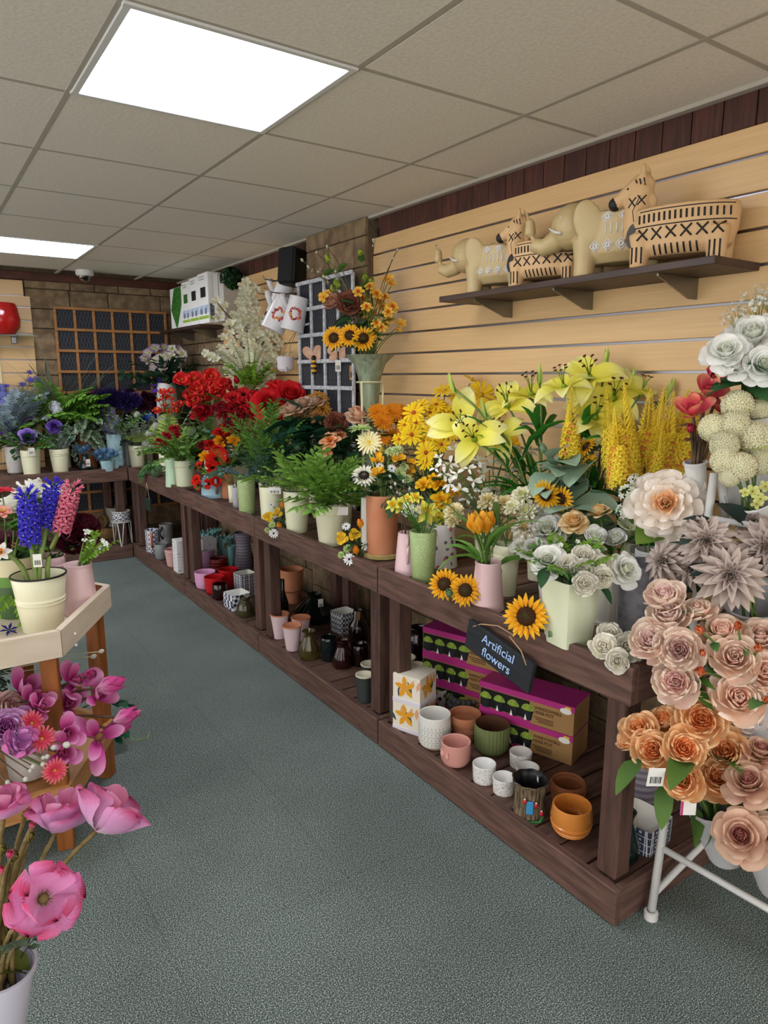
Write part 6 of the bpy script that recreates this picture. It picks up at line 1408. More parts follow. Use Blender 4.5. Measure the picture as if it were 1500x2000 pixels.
# grey-white blossom tree
pc = onx(492, 800, 1.84); wpot('treep', 'planter_pot', 'dark pot of the white blossom tree behind the red flowers', 'planter', 1.84, pc.y, .18, .08, .065, mat('charcoal_pot', '#2b2a2a', rough=.7))
r = random.Random(3); hs = []
for k in range(190):
    v = 565 + 195 * (r.random() ** .9); q = min(1, (v - 555) / 110) * (1 if v < 700 else max(.45, 1 - (v - 700) / 110))
    u = 487 + r.uniform(-1, 1) * 58 * q + (v - 660) * .05; hs.append((u, v))
hs += [(402, 690), (412, 697), (422, 702), (430, 690), (424, 590), (432, 605), (440, 598), (436, 660), (446, 640), (428, 620), (480, 552), (474, 560), (490, 556), (500, 565)]
t = bunch('blossom_tree', 'artificial white cherry blossom tree against the slat wall', 'tree', 'treep', [('blossom', 'dfe0b8-ecebd4-f2f1e4|c9cf8a|e0dca0', ' '.join(f'{u:.0f},{v:.0f},{r.uniform(10, 14):.0f},{r.uniform(-8, 4):.0f},.6' for u, v in hs), {'stem': 0})], [('rosel', LIME, 16, 60, 20, 80, {'off': (0, 0, .45)}), ('blossomv', 'd0d4a8-ecebd4|5c7a3a', 8, 80, 30, 85, {'off': (0, 0, .55)})])
P = POT['treep']
def twig(pts): bo('branch', B().tube(pts, .012, 7, r1=.004), DSTEM, t, sharp=None)
bb = t.location
tp = [atd(u, v, P['d']) - bb for u, v in ((492, 790), (490, 720), (486, 650), (484, 570))]
twig([(0, 0, 0)] + tp)
for (a, e) in (((490, 730), (420, 695)), ((488, 700), (530, 640)), ((488, 690), (440, 625)), ((486, 660), (525, 600)), ((486, 650), (425, 592)), ((490, 720), (525, 730))): twig([atd(*a, P['d']) - bb, atd((a[0] + e[0]) / 2, (a[1] + e[1]) / 2 + 8, P['d'] - .03) - bb, atd(*e, P['d'] - .04) - bb])
# hellebores in a white jug on a crate
pc = onx(325, 760, 1.78)
o = tag(bo('wooden_crate', B().box((0, 0, .18), (.28, .28, .36), .004), m_plank, None, (pc.x, pc.y, ZB), smooth=False), 'dark wooden crate raising the hellebore jug in the corner', 'crate')
JUGW = patt('white_floral_jug', 'floral', '#d5d3d2', '#b0302c', '#d5d3d2', '#d5d3d2', '#d5d3d2', '#d5d3d2', '#7a4a7a', scale=11)
wpot('hjug', 'enamel_jug', 'round white jug with a red flower print holding the hellebores', 'jug', pc.x, pc.y, .30, .075, .09, JUGW, z=ZB + .361)
pts = [(u, v) for u, v in scatter(327, 700, 46, 24, 24, 9)]
bunch('hellebore_bunch', 'dusky purple and cream hellebores in the raised white jug', 'flowers', 'hjug', [('hellebore', 'd8d8b0-b09ab0-8a6a88|5f7a3a|c9d06a', st(pts[:14], 13)), ('hellebore', 'dfe0b8-e6e2d4-c9b8c4|8fae4a|c9d06a', st(pts[14:], 13))], [('rosel', '16301f-2c4a34', 16, 75, -10, 60)], [('lance', '16301f-2c4a34', 16, 34)])
bunch('bellflower_sprig', 'violet bellflowers trailing in front of the white jug', 'flowers', 'h_cor', [('blossom', '4a2a9a-7a52c8|c8b0e8', '306,738,8,5 303,752,8,5 310,762,8,5 300,765,7,5 345,742,7,5 392,742,6,5 312,745,7,5')])
# cone vase on its stand, in front of the grey trellis
pc = onx(722, 700, 1.84); base = V((pc.x, pc.y, ZB))
zr = topz(base, 694); h = zr - ZB
GALV = mat('aged_green_zinc', '#7d8a72', '#a3ab92', rough=.5, metal=.35, scale=8, stretch=(6, 6, 1))
o = bo('cone_vase', B().lathe([(.001, .10, 0), (.018, .10, 0), (.03, h * .5, 0), (.052, h * .86, 0), (.075, h * .95, 0), (.118, h, 0), (.115, h + .002, 0), (.07, h * .94, 0), (.04, h * .8, 0), (.001, h * .7, 0)], 32), GALV, None, tuple(base)); tag(o, 'tall aged zinc trumpet vase in front of the grey trellis', 'vase')
t = thing('vase_stand', 'cream wire stand around the zinc trumpet vase', 'stand', tuple(base)); WIRE_C = mat('cream_wire', '#d6cfa8', rough=.5)
bo('ring', B().lathe([(.062, h * .84), (.068, h * .845), (.062, h * .85), (.058, h * .845), (.062, h * .84)], 26), WIRE_C, t)
for k in range(3):
    a = rad(200 + 120 * k); bo('leg', B().tube([(math.cos(a) * .064, math.sin(a) * .064, h * .845), (math.cos(a) * .055, math.sin(a) * .055, h * .4), (math.cos(a) * .075, math.sin(a) * .075, .003)], .0055, 6), WIRE_C, t, sharp=None)
POT['cone'] = dict(c=base, h=h, zt=zr, r=.09, px=depth(base + V((0, 0, h))) / FPX, o=o, d=depth(base + V((0, 0, h))))
bunch('sunflower_spray', 'three sunflowers at the lip of the zinc trumpet vase', 'flowers', 'cone', [('sunflower', SUNF, '652,660,25,-3,.8 683,655,24,-5,.85 710,661,26,-6,.85')], lv=[('ovate', DGREEN, 7, 40)])
bunch('peony_spray', 'rust brown and peach peonies above the three sunflowers', 'flowers', 'cone', [('peony', '86503c-a0644e-94584a|7a4434-9a6450', '682,592,26,-3,.8'), ('cuprose', 'c08a6e-d2a088|b87a5c', '648,588,21,0,.5')], lv=[('ovate', '2c4a2c-4a6c48', 14, 44)])
pts = [(700, 570), (708, 585), (716, 600), (728, 612), (740, 590), (748, 600), (752, 580), (758, 610), (735, 632), (745, 640), (760, 625), (722, 560), (735, 575), (752, 635), (718, 625), (766, 600), (712, 612), (730, 650)]
bunch('orchid_spray', 'golden orange orchid sprays over the slat wall', 'flowers', 'cone', [('double', 'e0981c-f0b93a-f4cf6a|d8742a', st(pts, 14)), ('blossom', 'e8a52c-f3c65a|d8742a', '783,633,14,2 777,645,10,2 632,580,14,0,.7 758,545,15,2 765,555,12,2 640,572,9')], lv=[('ovate', GREEN, 16, 30)])
bunch('ranunculus_spray', 'lime green buds rising from the trumpet vase', 'flowers', 'cone', [('bud', '9ab83a-c4d65a|8aa83a', '640,505,11,0 704,493,10,0 657,556,13,0 713,541,11,0 725,548,10,0 650,565,10,0')], lv=[('ovate', GREEN, 10, 30, (.6, 1))])
bunch('pussy_willow', 'pussy willow twigs fanning above the trumpet vase', 'branch', 'cone', [('catkin', 'c9c6a4-dedcc4', '590,508,5 602,521,5 610,528,5 622,532,5 632,540,5 640,552,5 626,526,4 618,493,4 639,482,5 648,560,5 660,548,4 730,470,6 728,480,3 776,488,4 768,505,3 664,570,5 672,556,4 655,530,4')], stem=DSTEM, stem_r=.002)
# hook, enamel jugs, hanging pot, bee and butterfly
t = thing('display_hook', 'chrome prong hook carrying the three enamel jugs', 'hook', (XW - .02, 3.9, 1.93))
bo('hook_plate', B().box((0, 0, 0), (.006, .03, .12), .001), m_alu, t)
for k, (z, dy) in enumerate(((.04, .0), (-.03, .10), (-.03, -.02))): bo('prong', B().tube([(0, dy * .3, z), (-.12, dy * .7, z - .01), (-.24, dy, z - .005), (-.255, dy, z + .015)], .0035, 6), m_steel, t, sharp=None)
ENW = mat('white_enamel', '#dcdade', rough=.35, coat=.2); PRW = [mat('wreath_' + c.strip('#'), c, rough=.6) for c in ('#c04a3a', '#d98a3a', '#8a3a5a', '#c86a7a')]
def hung_jug(label, u, v, x, tilt, yaw, s=1):
    p = onx(u, v, x); t = thing('enamel_jug', label, 'jug'); t.matrix_basis = M.Translation(p) @ RZ(yaw) @ RX(tilt) @ SC(s); t['group'] = 'hanging enamel jugs'
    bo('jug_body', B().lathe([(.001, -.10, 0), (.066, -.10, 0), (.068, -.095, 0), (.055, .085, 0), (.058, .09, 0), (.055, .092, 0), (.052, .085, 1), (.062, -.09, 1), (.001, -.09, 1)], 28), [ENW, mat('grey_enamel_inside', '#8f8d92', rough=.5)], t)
    bo('handle', B().tube([(0, -.055, .07), (0, -.10, .075), (0, -.115, .03), (0, -.10, -.03), (0, -.062, -.05)], .007, 7), ENW, t, sharp=None)
    bo('spout', B().tube([(0, .058, .02), (0, .09, .06), (0, .10, .085)], .012, 8, r1=.02), ENW, t, sharp=None)
    r = random.Random(int(u)); b = B()
    for k in range(34):
        a = k * 2 * PI / 34; q = .028 + r.uniform(-.008, .008); yy, zz = math.cos(a) * q, math.sin(a) * q - .01
        rr = .0685 - (zz + .095) * .0722; b.ball((-math.sqrt(max(1e-5, rr * rr - yy * yy)), yy, zz), .0068, 6, r.randrange(4), None, (.3, 1, 1))
    bo('wreath_print', b, PRW, t)['kind'] = 'stuff'
hung_jug('white enamel jug with a flower wreath, hanging lowest in front', 545, 612, 1.85, .42, 1.15, 1.05)
hung_jug('white enamel jug with a flower wreath, nearest the grey trellis', 578, 612, 1.90, .25, 1.05)
hung_jug('white enamel jug hanging behind the other two', 550, 583, 1.94, .3, 1.2)
p = onx(558, 711, 1.95)
t = thing('hanging_pot', 'small white pot hanging on jute cord from the slat wall', 'planter', tuple(p))
bo('pot_body', B().lathe([(.001, -.045, 0), (.035, -.045, 0), (.05, -.03, 0), (.053, .045, 0), (.048, .045, 0), (.045, -.03, 0), (.001, -.03, 0)], 24), mat('matt_white_pot', '#d4d0d6', rough=.7), t)
for s in (-1, 1): bo('cord', B().tube([(0, s * .05, .04), (.02, s * .03, .11), (.08, s * .005, .20)], .002, 4), MATS['jute_string'], t, sharp=None)
bo('cord_tail', B().tube([(-.02, -.05, -.02), (-.03, -.06, -.05)], .006, 5, r1=.003), MATS['matt_white_pot'], t, sharp=None)
WING = mat('peach_wing', '#cf9a7a', '#e0b79c', rough=.6, scale=30); BEEY = mat('bee_yellow', '#d9a01c', rough=.5)
p = onx(613, 715, 1.93); t = thing('bee_ornament', 'yellow and black striped bee ornament with peach wings on the trellis', 'ornament', tuple(p), rad(-30))
for k in range(6): bo('body_band', B().lathe([(.012 + .006 * math.sin(PI * (k + .1) / 6.2), -.045 + .013 * k), (.012 + .006 * math.sin(PI * (k + 1.1) / 6.2), -.032 + .013 * k)], 14, 0, None, cap=(1, 1)), [BLK, BEEY][k % 2], t)
bo('head', B().ball((0, 0, .045), .015, 10), BLK, t)
for s, a in ((1, .9), (-1, 2.2), (-1, 1.2)): bo('wing', B().petal(.085, .055, 5, 5, .05, 0, 'r', .005, .0, 0, 4, 6), WING, t, T(0, 0, .03) @ RX(PI / 2) @ RZ(a))
bo('hanger_rod', B().tube([(0, .01, .05), (.02, .02, .085)], .002, 4), m_alu, t, sharp=None)
p = onx(660, 694, 1.93); t = thing('butterfly_ornament', 'peach butterfly ornament with a white tag on the trellis', 'ornament', tuple(p), rad(-30))
bo('body', B().tube([(0, 0, -.03), (0, 0, .02)], .006, 6), DSTEM, t)
for s in (1, -1):
    for a, L in ((.6, .06), (-.4, .045)): bo('wing', B().petal(L, L * .8, 5, 5, .05, 0, 'r', .004, 0, 0, 4, 5), WING, t, (RX(PI / 2) @ RZ(a)) if s > 0 else (RX(PI / 2) @ RZ(PI - a)))
price_tag(t, (0, -.01, -.055), (.03, .06))
p = onx(686, 728, 1.95); o = bo('gift_tag', B().box((0, 0, 0), (.002, .032, .075), .0008).box((-.0015, 0, -.01), (.001, .01, .03), 0, 1), [mat('kraft_tag', '#b08a5c', rough=.8), INKB], None, tuple(p), smooth=False); tag(o, 'kraft paper tag hanging beside the zinc trumpet vase', 'tag')
bo('tag_string', B().tube([(0, 0, .037), (.03, 0, .06)], .001, 4), DSTEM, o, sharp=None)
# white gift bag behind the terracotta cylinder
p = onz(712, 1085, ZB); o = bo('paper_bag', B().box((0, 0, .11), (.05, .07, .22), .001), m_card, None, (p.x + .07, p.y + .06, ZB), smooth=False); tag(o, 'white paper carrier standing behind the terracotta cylinder', 'bag')
bo('bag_handle', B().tube([(-.0, -.02, .22), (0, -.01, .25), (0, .01, .25), (0, .02, .22)], .002, 5), m_card, o, sharp=None)

# ================================================================== white folding stand at the bench end
WPAINT = mat('white_painted_steel', '#d5d3d0', rough=.45)
t = thing('folding_stand', 'white folding flower stand leaning at the open bench end', 'stand', (1.48, .925, 0))
f0 = V((0, 0, 0)); f1 = atd(1395, 925, 1.82) - V((1.48, .925, 0)); g0, g1 = V((.03, -.55, 0)), f1 + V((.03, -.5, 0)); r0, r1 = V((.48, -.03, 0)), f1 + V((.03, 0, 0)); s0, s1 = V((.50, -.53, 0)), f1 + V((.06, -.5, 0))
for a, b_ in ((f0, f1), (g0, g1), (r0, r1), (s0, s1)):
    l = bo('leg', B().tube([a, a.lerp(b_, .5), b_], .011, 8), WPAINT, t, sharp=None); bo('foot_cap', B().lathe([(.001, 0), (.018, 0), (.018, .02), (.011, .022)], 12), WPAINT, l, tuple(a))
for q in (.16, .42, .66, .9):
    bo('rail', B().tube([f0.lerp(f1, q), g0.lerp(g1, q)], .009, 7), WPAINT, t, sharp=None)
for a, b_, c_, d_, q in ((f0, f1, r0, r1, .055), (g0, g1, s0, s1, .055), (f0, f1, r0, r1, .6)): bo('spreader', B().tube([a.lerp(b_, q), c_.lerp(d_, q + .12)], .009, 7), WPAINT, t, sharp=None)
GB2 = mat('white_grey_bucket', '#b7b5b6', '#c6c4c5', rough=.4, scale=5)
def tilt_bucket(key, label, rim, bot, d_rim, d_bot, wr, wb, m=GB2):
    a, b_ = atd(*bot, d_bot), atd(*rim, d_rim); ax = b_ - a; L = ax.length; r1_, r0_ = wr / 2 * d_rim / FPX, wb / 2 * d_bot / FPX
    o = bo('flower_bucket', B().lathe([(.0005, 0, 0), (r0_, 0, 0), (r0_ + .001, .004, 0), (r1_, L, 0), (r1_ + .003, L + .002, 0), (r1_ - .003, L + .002, 0), (r0_ - .003, .006, 0), (.0005, .006, 0)], 30), m, None, facing(a, ax)); tag(o, label, 'bucket', None)
    bo('rim', B().lathe([(r1_, L - .001), (r1_ + .004, L), (r1_ + .004, L + .004), (r1_ - .001, L + .005)], 30), m, o)
    POT[key] = dict(c=V((b_.x, b_.y, b_.z - L)), h=L, zt=b_.z, r=r1_, px=d_rim / FPX, o=o, d=d_rim)
tilt_bucket('s_low', 'pale grey bucket hanging lowest on the white stand', (1392, 1560), (1418, 1668), 1.62, 1.70, 110, 66)
tilt_bucket('s_low2', 'pale grey bucket low on the white stand with the dusty roses', (1490, 1600), (1520, 1730), 1.50, 1.58, 110, 70)
tilt_bucket('s_mid', 'pale grey bucket under the mauve dahlias', (1478, 1170), (1490, 1270), 1.72, 1.80, 120, 90)
tilt_bucket('s_mid2', 'pale grey bucket hidden by the blush peonies', (1330, 1290), (1350, 1420), 1.66, 1.74, 100, 70)
tilt_bucket('s_mid3', 'pale grey bucket hidden by the peach garden roses', (1450, 1330), (1470, 1450), 1.60, 1.68, 110, 70)
tilt_bucket('s_top', 'white bucket of the pale allium heads', (1468, 965), (1490, 1040), 1.80, 1.88, 100, 80, WPAINT)
tilt_bucket('s_top2', 'white bucket of the tall white roses at the stand top', (1490, 800), (1510, 900), 1.80, 1.86, 100, 80, WPAINT)
tilt_bucket('s_mag', 'slim white vase of the coral magnolia branches', (1358, 905), (1362, 1000), 1.86, 1.90, 40, 34, WPAINT)
BW = 'eef0e6-f8f9f4-fcfcf9|e4ead0-f4f6ec'
bunch('rose_spray', 'large white roses at the top of the white stand', 'flowers', 's_top2', [('rose', BW, '1418,686,48,-4,.55 1470,655,58,-2,.6 1492,712,46,-8,.7 1440,712,36,-5,.5 1500,640,40,2,.5')], lv=[('big', '24482a-3c6a3c', 8, 80, (.5, .8))], stem_r=.004)
bunch('babys_breath', 'white gypsophila sprays above the white roses', 'flowers', 's_top2', [('breath', 'dcdcd0-ecece4|dcdcc8|9aa86a', '1478,605,40,2 1440,628,34,2 1500,590,34,4', {'dir': (-.3, .1, 1)})])
CM = 'e0a070-d8485a-e8606a-eaa07a|c02a4a-d84a5a|8a4a2a'
bunch('magnolia_branch', 'coral pink magnolia branches beside the yellow spikes', 'branch', 's_mag', [('magnolia', CM, '1415,748,32,0,.3 1383,765,38,-2,.5 1352,803,40,-3,.5 1410,798,32,2,.3 1470,770,26,4'), ('bud', 'c8304a-d8506a|a02a3a', '1392,722,18,0 1349,836,15,-2')], lv=[('ovate', '6a4a30-8a6a48', 6, 40)], stem=DSTEM, stem_r=.0045)
AL = 'e4e0ac-f2eecb-f8f4de|cfcc92-dedaa8'
bunch('allium_bunch', 'pale cream pompon alliums in front of the white stand', 'flowers', 's_top', [('allium', AL, '1440,792,34,-2 1393,836,31,-4 1436,830,31,-7 1474,856,38,-8 1415,870,31,-9 1415,900,30,-10 1447,912,32,-12 1485,802,27,-2 1482,902,30,-9 1425,932,22,-11 1460,800,26,0')], lv=[('ovate', '8a9a3a-c4cc7a', 5, 60, (.5, .9))], stem=STEM)
bunch('orchid_spray', 'lime yellow orchids under the cream alliums', 'flowers', 's_top', [('blossom', 'c9d070-dfe09a|b07a4a', '1470,960,16,-12 1485,975,16,-12 1495,950,15,-12 1478,985,13,-10 1455,962,12,-12')])
MA = '8c7a72-baa89f-ccbbb2-d0c0b6|9c8a82-b29f96|7c6a64'
bunch('dahlia_bunch', 'greyish mauve dahlias massed under the alliums', 'flowers', 's_mid', [('dahlia', MA, '1297,1097,48,6,.55 1381,1057,58,-2,.7 1426,1124,68,-10,.8 1496,1068,62,-6,.75 1352,1114,42,2,.5 1410,1090,40,2,.5 1470,1020,36,4,.4')], lv=[('big', '22302e-3c4c48', 8, 95, (.5, .9))], stem_r=.004)
for u, v, az, el in ((1415, 1000, 2.2, .6), (1450, 985, 1.2, .7), (1385, 1020, 3.0, .4)): leaf(bpy.data.objects['dahlia_bunch'], 'big', '22302e-3c4c48', atd(u, v + 40, 1.74) - bpy.data.objects['dahlia_bunch'].location, az, el, .10)
BP = 'faeccc-fbddd0-fbe8d4|f9b4ac-f8d2cb-fae0d8|ee9c4a'
bunch('peony_bunch', 'blush pink peonies hanging beside the bench corner', 'flowers', 's_mid2', [('peony', BP, '1298,1162,42,2,.45 1308,1200,44,0,.55 1272,1252,46,-2,.5 1327,1268,46,-7,.8 1320,1332,48,-7,.75')], lv=[('peonyleaf', GREEN, 10, 80, (.4, .9))], stem_r=.004)
PE = 'f9cdae-fbd8be-fbe4d2|f8a888-f8cab2-f9d4c0|e8986a'
bunch('rose_bunch', 'peach garden roses with small coral buds on the stand', 'flowers', 's_mid3', [('cuprose', PE, '1410,1236,48,2,.5 1434,1284,50,-5,.75 1442,1362,52,-6,.75 1486,1242,42,0,.6 1492,1312,46,-6,.7 1385,1345,38,2,.4 1388,1292,36,3,.5 1470,1402,40,0,.6 1362,1190,34,5,.4'), ('bud', 'e07a4a-ee946a|d86a3a', '1366,1230,16,-4 1441,1222,16,-6 1481,1265,16,-9 1368,1311,19,-7 1496,1368,16,-9 1373,1275,13')], lv=[('ovate', '3c5f34-5f8a4a', 18, 40, (.5, 1))], stem_r=.003)
OP = 'f9b26c-fbc486-fbd4a4|f98a46-faa866-fbb87c|ee9a3a'
o = bunch('peony_bunch', 'orange peonies with ruffled hearts next to the bench leg', 'flowers', 's_low', [('peony', OP, '1248,1424,38,2,.6 1296,1405,34,3,.5 1370,1405,52,-5,.8 1276,1466,42,-3,.75 1336,1462,44,-7,.85 1417,1468,48,-5,.75 1333,1523,42,-8,.8 1404,1518,48,-6,.7 1230,1445,28,4,.4')], lv=[('peonyleaf', '3f5f2a-5f8038', 12, 100, (.4, .9))], stem_r=.004)
for u, v, az, el in ((1345, 1590, 4.6, -1.0), (1380, 1600, 5.0, -1.1), (1300, 1550, 3.7, -.6), (1255, 1510, 3.2, -.2)): leaf(o, 'peonyleaf', '3f5f2a-5f8038', atd(u, v - 30, 1.60) - o.location, az, el, .11)
pt = atd(1281, 1518, 1.52); price_tag(o, tuple(pt - o.location), (.036, .05), rz=rad(-35), tilt=.2)
pt = atd(1345, 1572, 1.54); price_tag(o, tuple(pt - o.location), (.034, .05), rz=rad(-35), accent='#c23a7a', bars=False)
DRO = 'c8947c-d8ab94-e0bea4|b86a6a-c88a7c|8a4a6a'
bunch('rose_bunch', 'dusty tan roses with plum hearts, lowest on the stand', 'flowers', 's_low2', [('rose', DRO, '1463,1528,54,0,.6 1486,1468,44,4,.45 1448,1632,58,-4,.85 1500,1636,52,-4,.7 1498,1535,44,2,.6 1496,1590,40,4')], lv=[('ovate', GREEN, 8, 50)], stem_r=.004)

# ================================================================== hexagonal table, near side
CRW = mat('cream_painted_wood', '#d3c3ad', '#dccdb8', rough=.5, scale=8, stretch=(1, 1, 5)); HONEY = mat('honey_stained_wood', '#7a451c', '#9a5c2a', rough=.45, scale=6, stretch=(8, 8, 1)); NAT = mat('light_pine', '#a8733e', '#bf8a52', rough=.5, scale=7, stretch=(1.5, 1.5, 8))
HC = V((.068, 2.435, 0)); HR = .445
t = thing('hexagonal_table', 'cream hexagonal two-tier display table with honey wood legs', 'table', tuple(HC))
def hexboards(R, z0, z1, th, name, m, m2=None):
    for k in range(6):
        a0, a1 = rad(60 * k), rad(60 * k + 60); p0, p1 = V((math.cos(a0) * R, math.sin(a0) * R, 0)), V((math.cos(a1) * R, math.sin(a1) * R, 0))
        q = R - th / math.cos(rad(30)); i0, i1 = V((math.cos(a0) * q, math.sin(a0) * q, 0)), V((math.cos(a1) * q, math.sin(a1) * q, 0)); e = (p1 - p0).normalized() * .001
        ps = [p0 + e, p1 - e, i1 - e, i0 + e]; vs = [(p.x, p.y, z0) for p in ps] + [(p.x, p.y, z1) for p in ps]
        bo(name, B().add(vs, [(3, 2, 1, 0), (4, 5, 6, 7), (0, 1, 5, 4), (1, 2, 6, 5)], None, 0).add(vs, [(2, 3, 7, 6), (3, 0, 4, 7)], None, 1), [m, m2 or m], t, smooth=False)
def hexplate(R, z, th, name, m): bo(name, B().lathe([(.001, z), (R, z), (R, z + th), (.001, z + th)], 6), m, t, smooth=False)
hexboards(HR, .622, .70, .020, 'tray_board', CRW, mat('rust_stain', '#8a4a1e', '#a05a28', rough=.5, scale=6)); hexplate(HR - .022, .625, .012, 'tray_floor', CRW)
hexboards(HR - .02, .145, .215, .022, 'lower_board', NAT); hexplate(HR - .045, .15, .012, 'lower_floor', NAT)
for k in range(6):
    a = rad(60 * k); bo('leg', B().box((0, 0, .31), (.046, .046, .62), .003), HONEY, t, T(math.cos(a) * .385, math.sin(a) * .385, 0) @ RZ(a + PI / 4))
    for z in (.645, .68): bo('screw_head', B().ball((0, 0, 0), .004, 6), m_card, t, T(math.cos(a + .12) * (HR - .004), math.sin(a + .12) * (HR - .004), z - .008))
ZT_ = .638
o = pot('hb', 'flower_bucket', 'cream enamel bucket with a black rim holding hyacinths', bl, 68, 1240, 1122, 98, 72, ZT_, CR, rings=(.52, .58), rim=BLK)
o = pot('pj', 'enamel_jug', 'pale pink tapered jug at the corner of the hexagonal tray', 'jug', 147, 1206, 1102, 49, 62, ZT_, PK, lip=.002); handle(o, 'pj', rad(75), .45, .98, .035, .006, PK)
GGR = mat('dark_green_enamel', '#3c5a34', '#486a3e', rough=.45, scale=5)
o = pot('gb', 'flower_bucket', 'green bucket with a cream top band behind the hyacinth bucket', bl, 20, 1210, 1083, 88, 68, ZT_, GGR)
P = POT['gb']; bo('cream_band', B().lathe([(P['r'] + .0012, P['h'] * .72), (P['r'] + .0022, P['h'] * .995)], 28), mat('cream_band', '#cfc6a4', rough=.5), o); bo('leaf_band', B().lathe([(P['r'] * .985 + .001, P['h'] * .55), (P['r'] + .0012, P['h'] * .72)], 28), mat('leaf_green_band', '#5f8a3a', rough=.5), o)
pot('pb', 'flower_bucket', 'pink bucket behind the hyacinth bucket and pink jug', bl, 92, 1176, 1086, 60, 48, ZT_, PK, rings=(.8,))
HBL = '2a1f9a-3a34c8-5a4ad0|b8b4e8|4a6a3a'; HPK = 'c83a62-e8708e-f0a0b0|f0d0d4|4a6a3a'
HST = mat('thick_pale_stem', '#5f7434', '#7f9248', rough=.55, scale=10)
o = bunch('hyacinth_spray', 'blue hyacinth standing upright in the black-rimmed bucket', 'flower', 'hb', [('hyacinth', HBL, '56,1010,50,-5', {'dir': (.03, .0, 1)})], stem=HST, stem_r=.008)
bunch('hyacinth_spray', 'blue hyacinth leaning behind the upright one', 'flower', 'hb', [('hyacinth', HBL, '99,985,44,1', {'dir': (.22, .1, 1)})], stem=HST, stem_r=.008)
bunch('hyacinth_spray', 'pink hyacinth leaning towards the aisle', 'flower', 'hb', [('hyacinth', HPK, '131,992,46,0', {'dir': (.32, -.05, 1)})], stem=HST, stem_r=.008)
price_tag(bpy.data.objects['hyacinth_spray'], tuple(atd(73, 1095, POT['hb']['d'] - .05) - bpy.data.objects['hyacinth_spray'].location), (.024, .04), rz=rad(-20))
bunch('lily_spray', 'thick stem leaning out of the hyacinth bucket, with a white and orange bloom', 'flower', 'hb', [('daff', 'e6e4dc-f2f0ea|e8902a', '2,1078,22,-8,.8')], stem=HST, stem_r=.008)
bunch('rose_spray', 'large white roses behind the hyacinths', 'flowers', 'gb', [('rose', 'dcdccc-eeeee2-f4f4ee|dfe0cc-eeeee4', '70,958,46,12,.3 26,985,40,8,.4 118,962,36,14,.3')], [('rosel', GREEN, 4, 80, 20, 50)], [('big', '4a6a2a-6f8f3a', 6, 70, (.5, .9))], stem_r=.004)
bunch('peony_bunch', 'deep burgundy peony behind the pink hyacinth', 'flowers', 'pb', [('peony', '3a0c1c-5a1a2c-4a1424|4a1020-64182c', '150,1042,44,2,.6 172,1020,26,6,.4'), ('bud', 'c8a060-d8b880', '140,1072,14,2')], lv=[('ovate', '22382a-3a543a', 6, 50)], stem_r=.004)
bunch('poppy_spray', 'plum and coral blooms in the green bucket', 'flowers', 'gb', [('peony', '6a3448-8a4a62|7a3c52', '8,1062,32,2,.5'), ('cuprose', 'c87a5c-dc9a7c|b8603c', '42,1062,20,2,.4'), ('gerbera', 'd8183a-e83a52|d84a3a', '5,958,24,0,.2'), ('double', 'e88a7a-f0b0a4|e8d06a', '6,1000,20,-2')], lv=[('ovate', GREEN, 8, 50)])
bunch('jasmine_sprig', 'sprig of tiny white flowers leaning out of the pink jug', 'flowers', 'pj', [('blossom', 'e0e0d4-f0f0ea|d8d89a', '206,1064,9,0 190,1078,8,0 180,1058,7,0 170,1040,10,2 196,1070,7,0 186,1086,7,0 176,1070,7,0 200,1056,6,0 165,1055,7,1')], [('sage', LIME, 9, 70, 25, 70, {'az': (-60, 60)})])
o = tag(bo('fallen_floret', B().tube([(0, 0, .002), (.02, 0, .006)], .002, 4), STEM, None, tuple(onz(18, 1236, ZT_ + .001))), 'single blue hyacinth floret lying on the cream tray', 'flower')
b = B(); floret(b, facing((0, 0, .008), (.1, -.5, 1)), .028, 0, 6, 1, .4, 40, 0, False); bo('floret_petals', b, petm('#1f1f6a', '#34349a'), o)
bunch('leaf_spray', 'narrow-leaved green sprig leaning over the tray edge', 'greenery', 'gb', [], [('bamboo', LIME, 4, 70, -30, 20, {'az': (230, 330), 'off': (0, -.03, -.10)})])
# lower tier: pink magnolias, gerberas, willow
ZW = .168
wpot('lw1', 'flower_bucket', 'pale grey bucket on the lower tier of the hexagonal table', 'bucket', .02, 2.27, .26, .085, .07, GB2, ZW)
wpot('lw2', 'flower_bucket', 'white bucket on the lower tier near the aisle side', 'bucket', .20, 2.30, .24, .075, .06, WHB, ZW)
wpot('lw3', 'flower_bucket', 'grey bucket deep on the lower tier under the tray', 'bucket', .03, 2.60, .26, .08, .065, GREYM, ZW)
MG = 'b4207c-d04c9c-e07cb8-ecb0d4|b84a80-d87aa4|9a6a4a'; MG2 = 'ecb8d2-dc5aa4-c8347c|c04a84-d87aa4|9a6a4a'
DP = POT['lw2']['d']
bunch('magnolia_branch', 'pink magnolia branch with an open star bloom over the lower rail', 'branch', 'lw2', [('magopen', MG, '192,1440,61,-14,.8'), ('magnolia', MG, '147,1330,46,-4,.3 192,1358,34,-8,.3 130,1375,44,-8,.4 98,1415,44,-8,.5'), ('bud', MG2, '218,1337,32,-8 250,1398,29,-12 238,1422,20,-12', {'dir': (.9, -.25, .25)}), ('bud', MG2, '108,1325,22,-2 178,1318,17,-4')], lv=[('ovate', '7a7a2a-a8b03a', 8, 34, (.6, 1))], stem=DSTEM, stem_r=.004)
bunch('magnolia_branch', 'pink magnolia branch with drooping cupped blooms', 'branch', 'lw1', [('magnolia', MG, '46,1345,44,0,.3 66,1366,37,-6,.5 132,1432,37,-14,.4 122,1470,39,-16,.5 80,1380,32,-8,.4')], lv=[('ovate', '7a7a2a-a8b03a', 5, 32, (.6, 1))], stem=DSTEM, stem_r=.004)
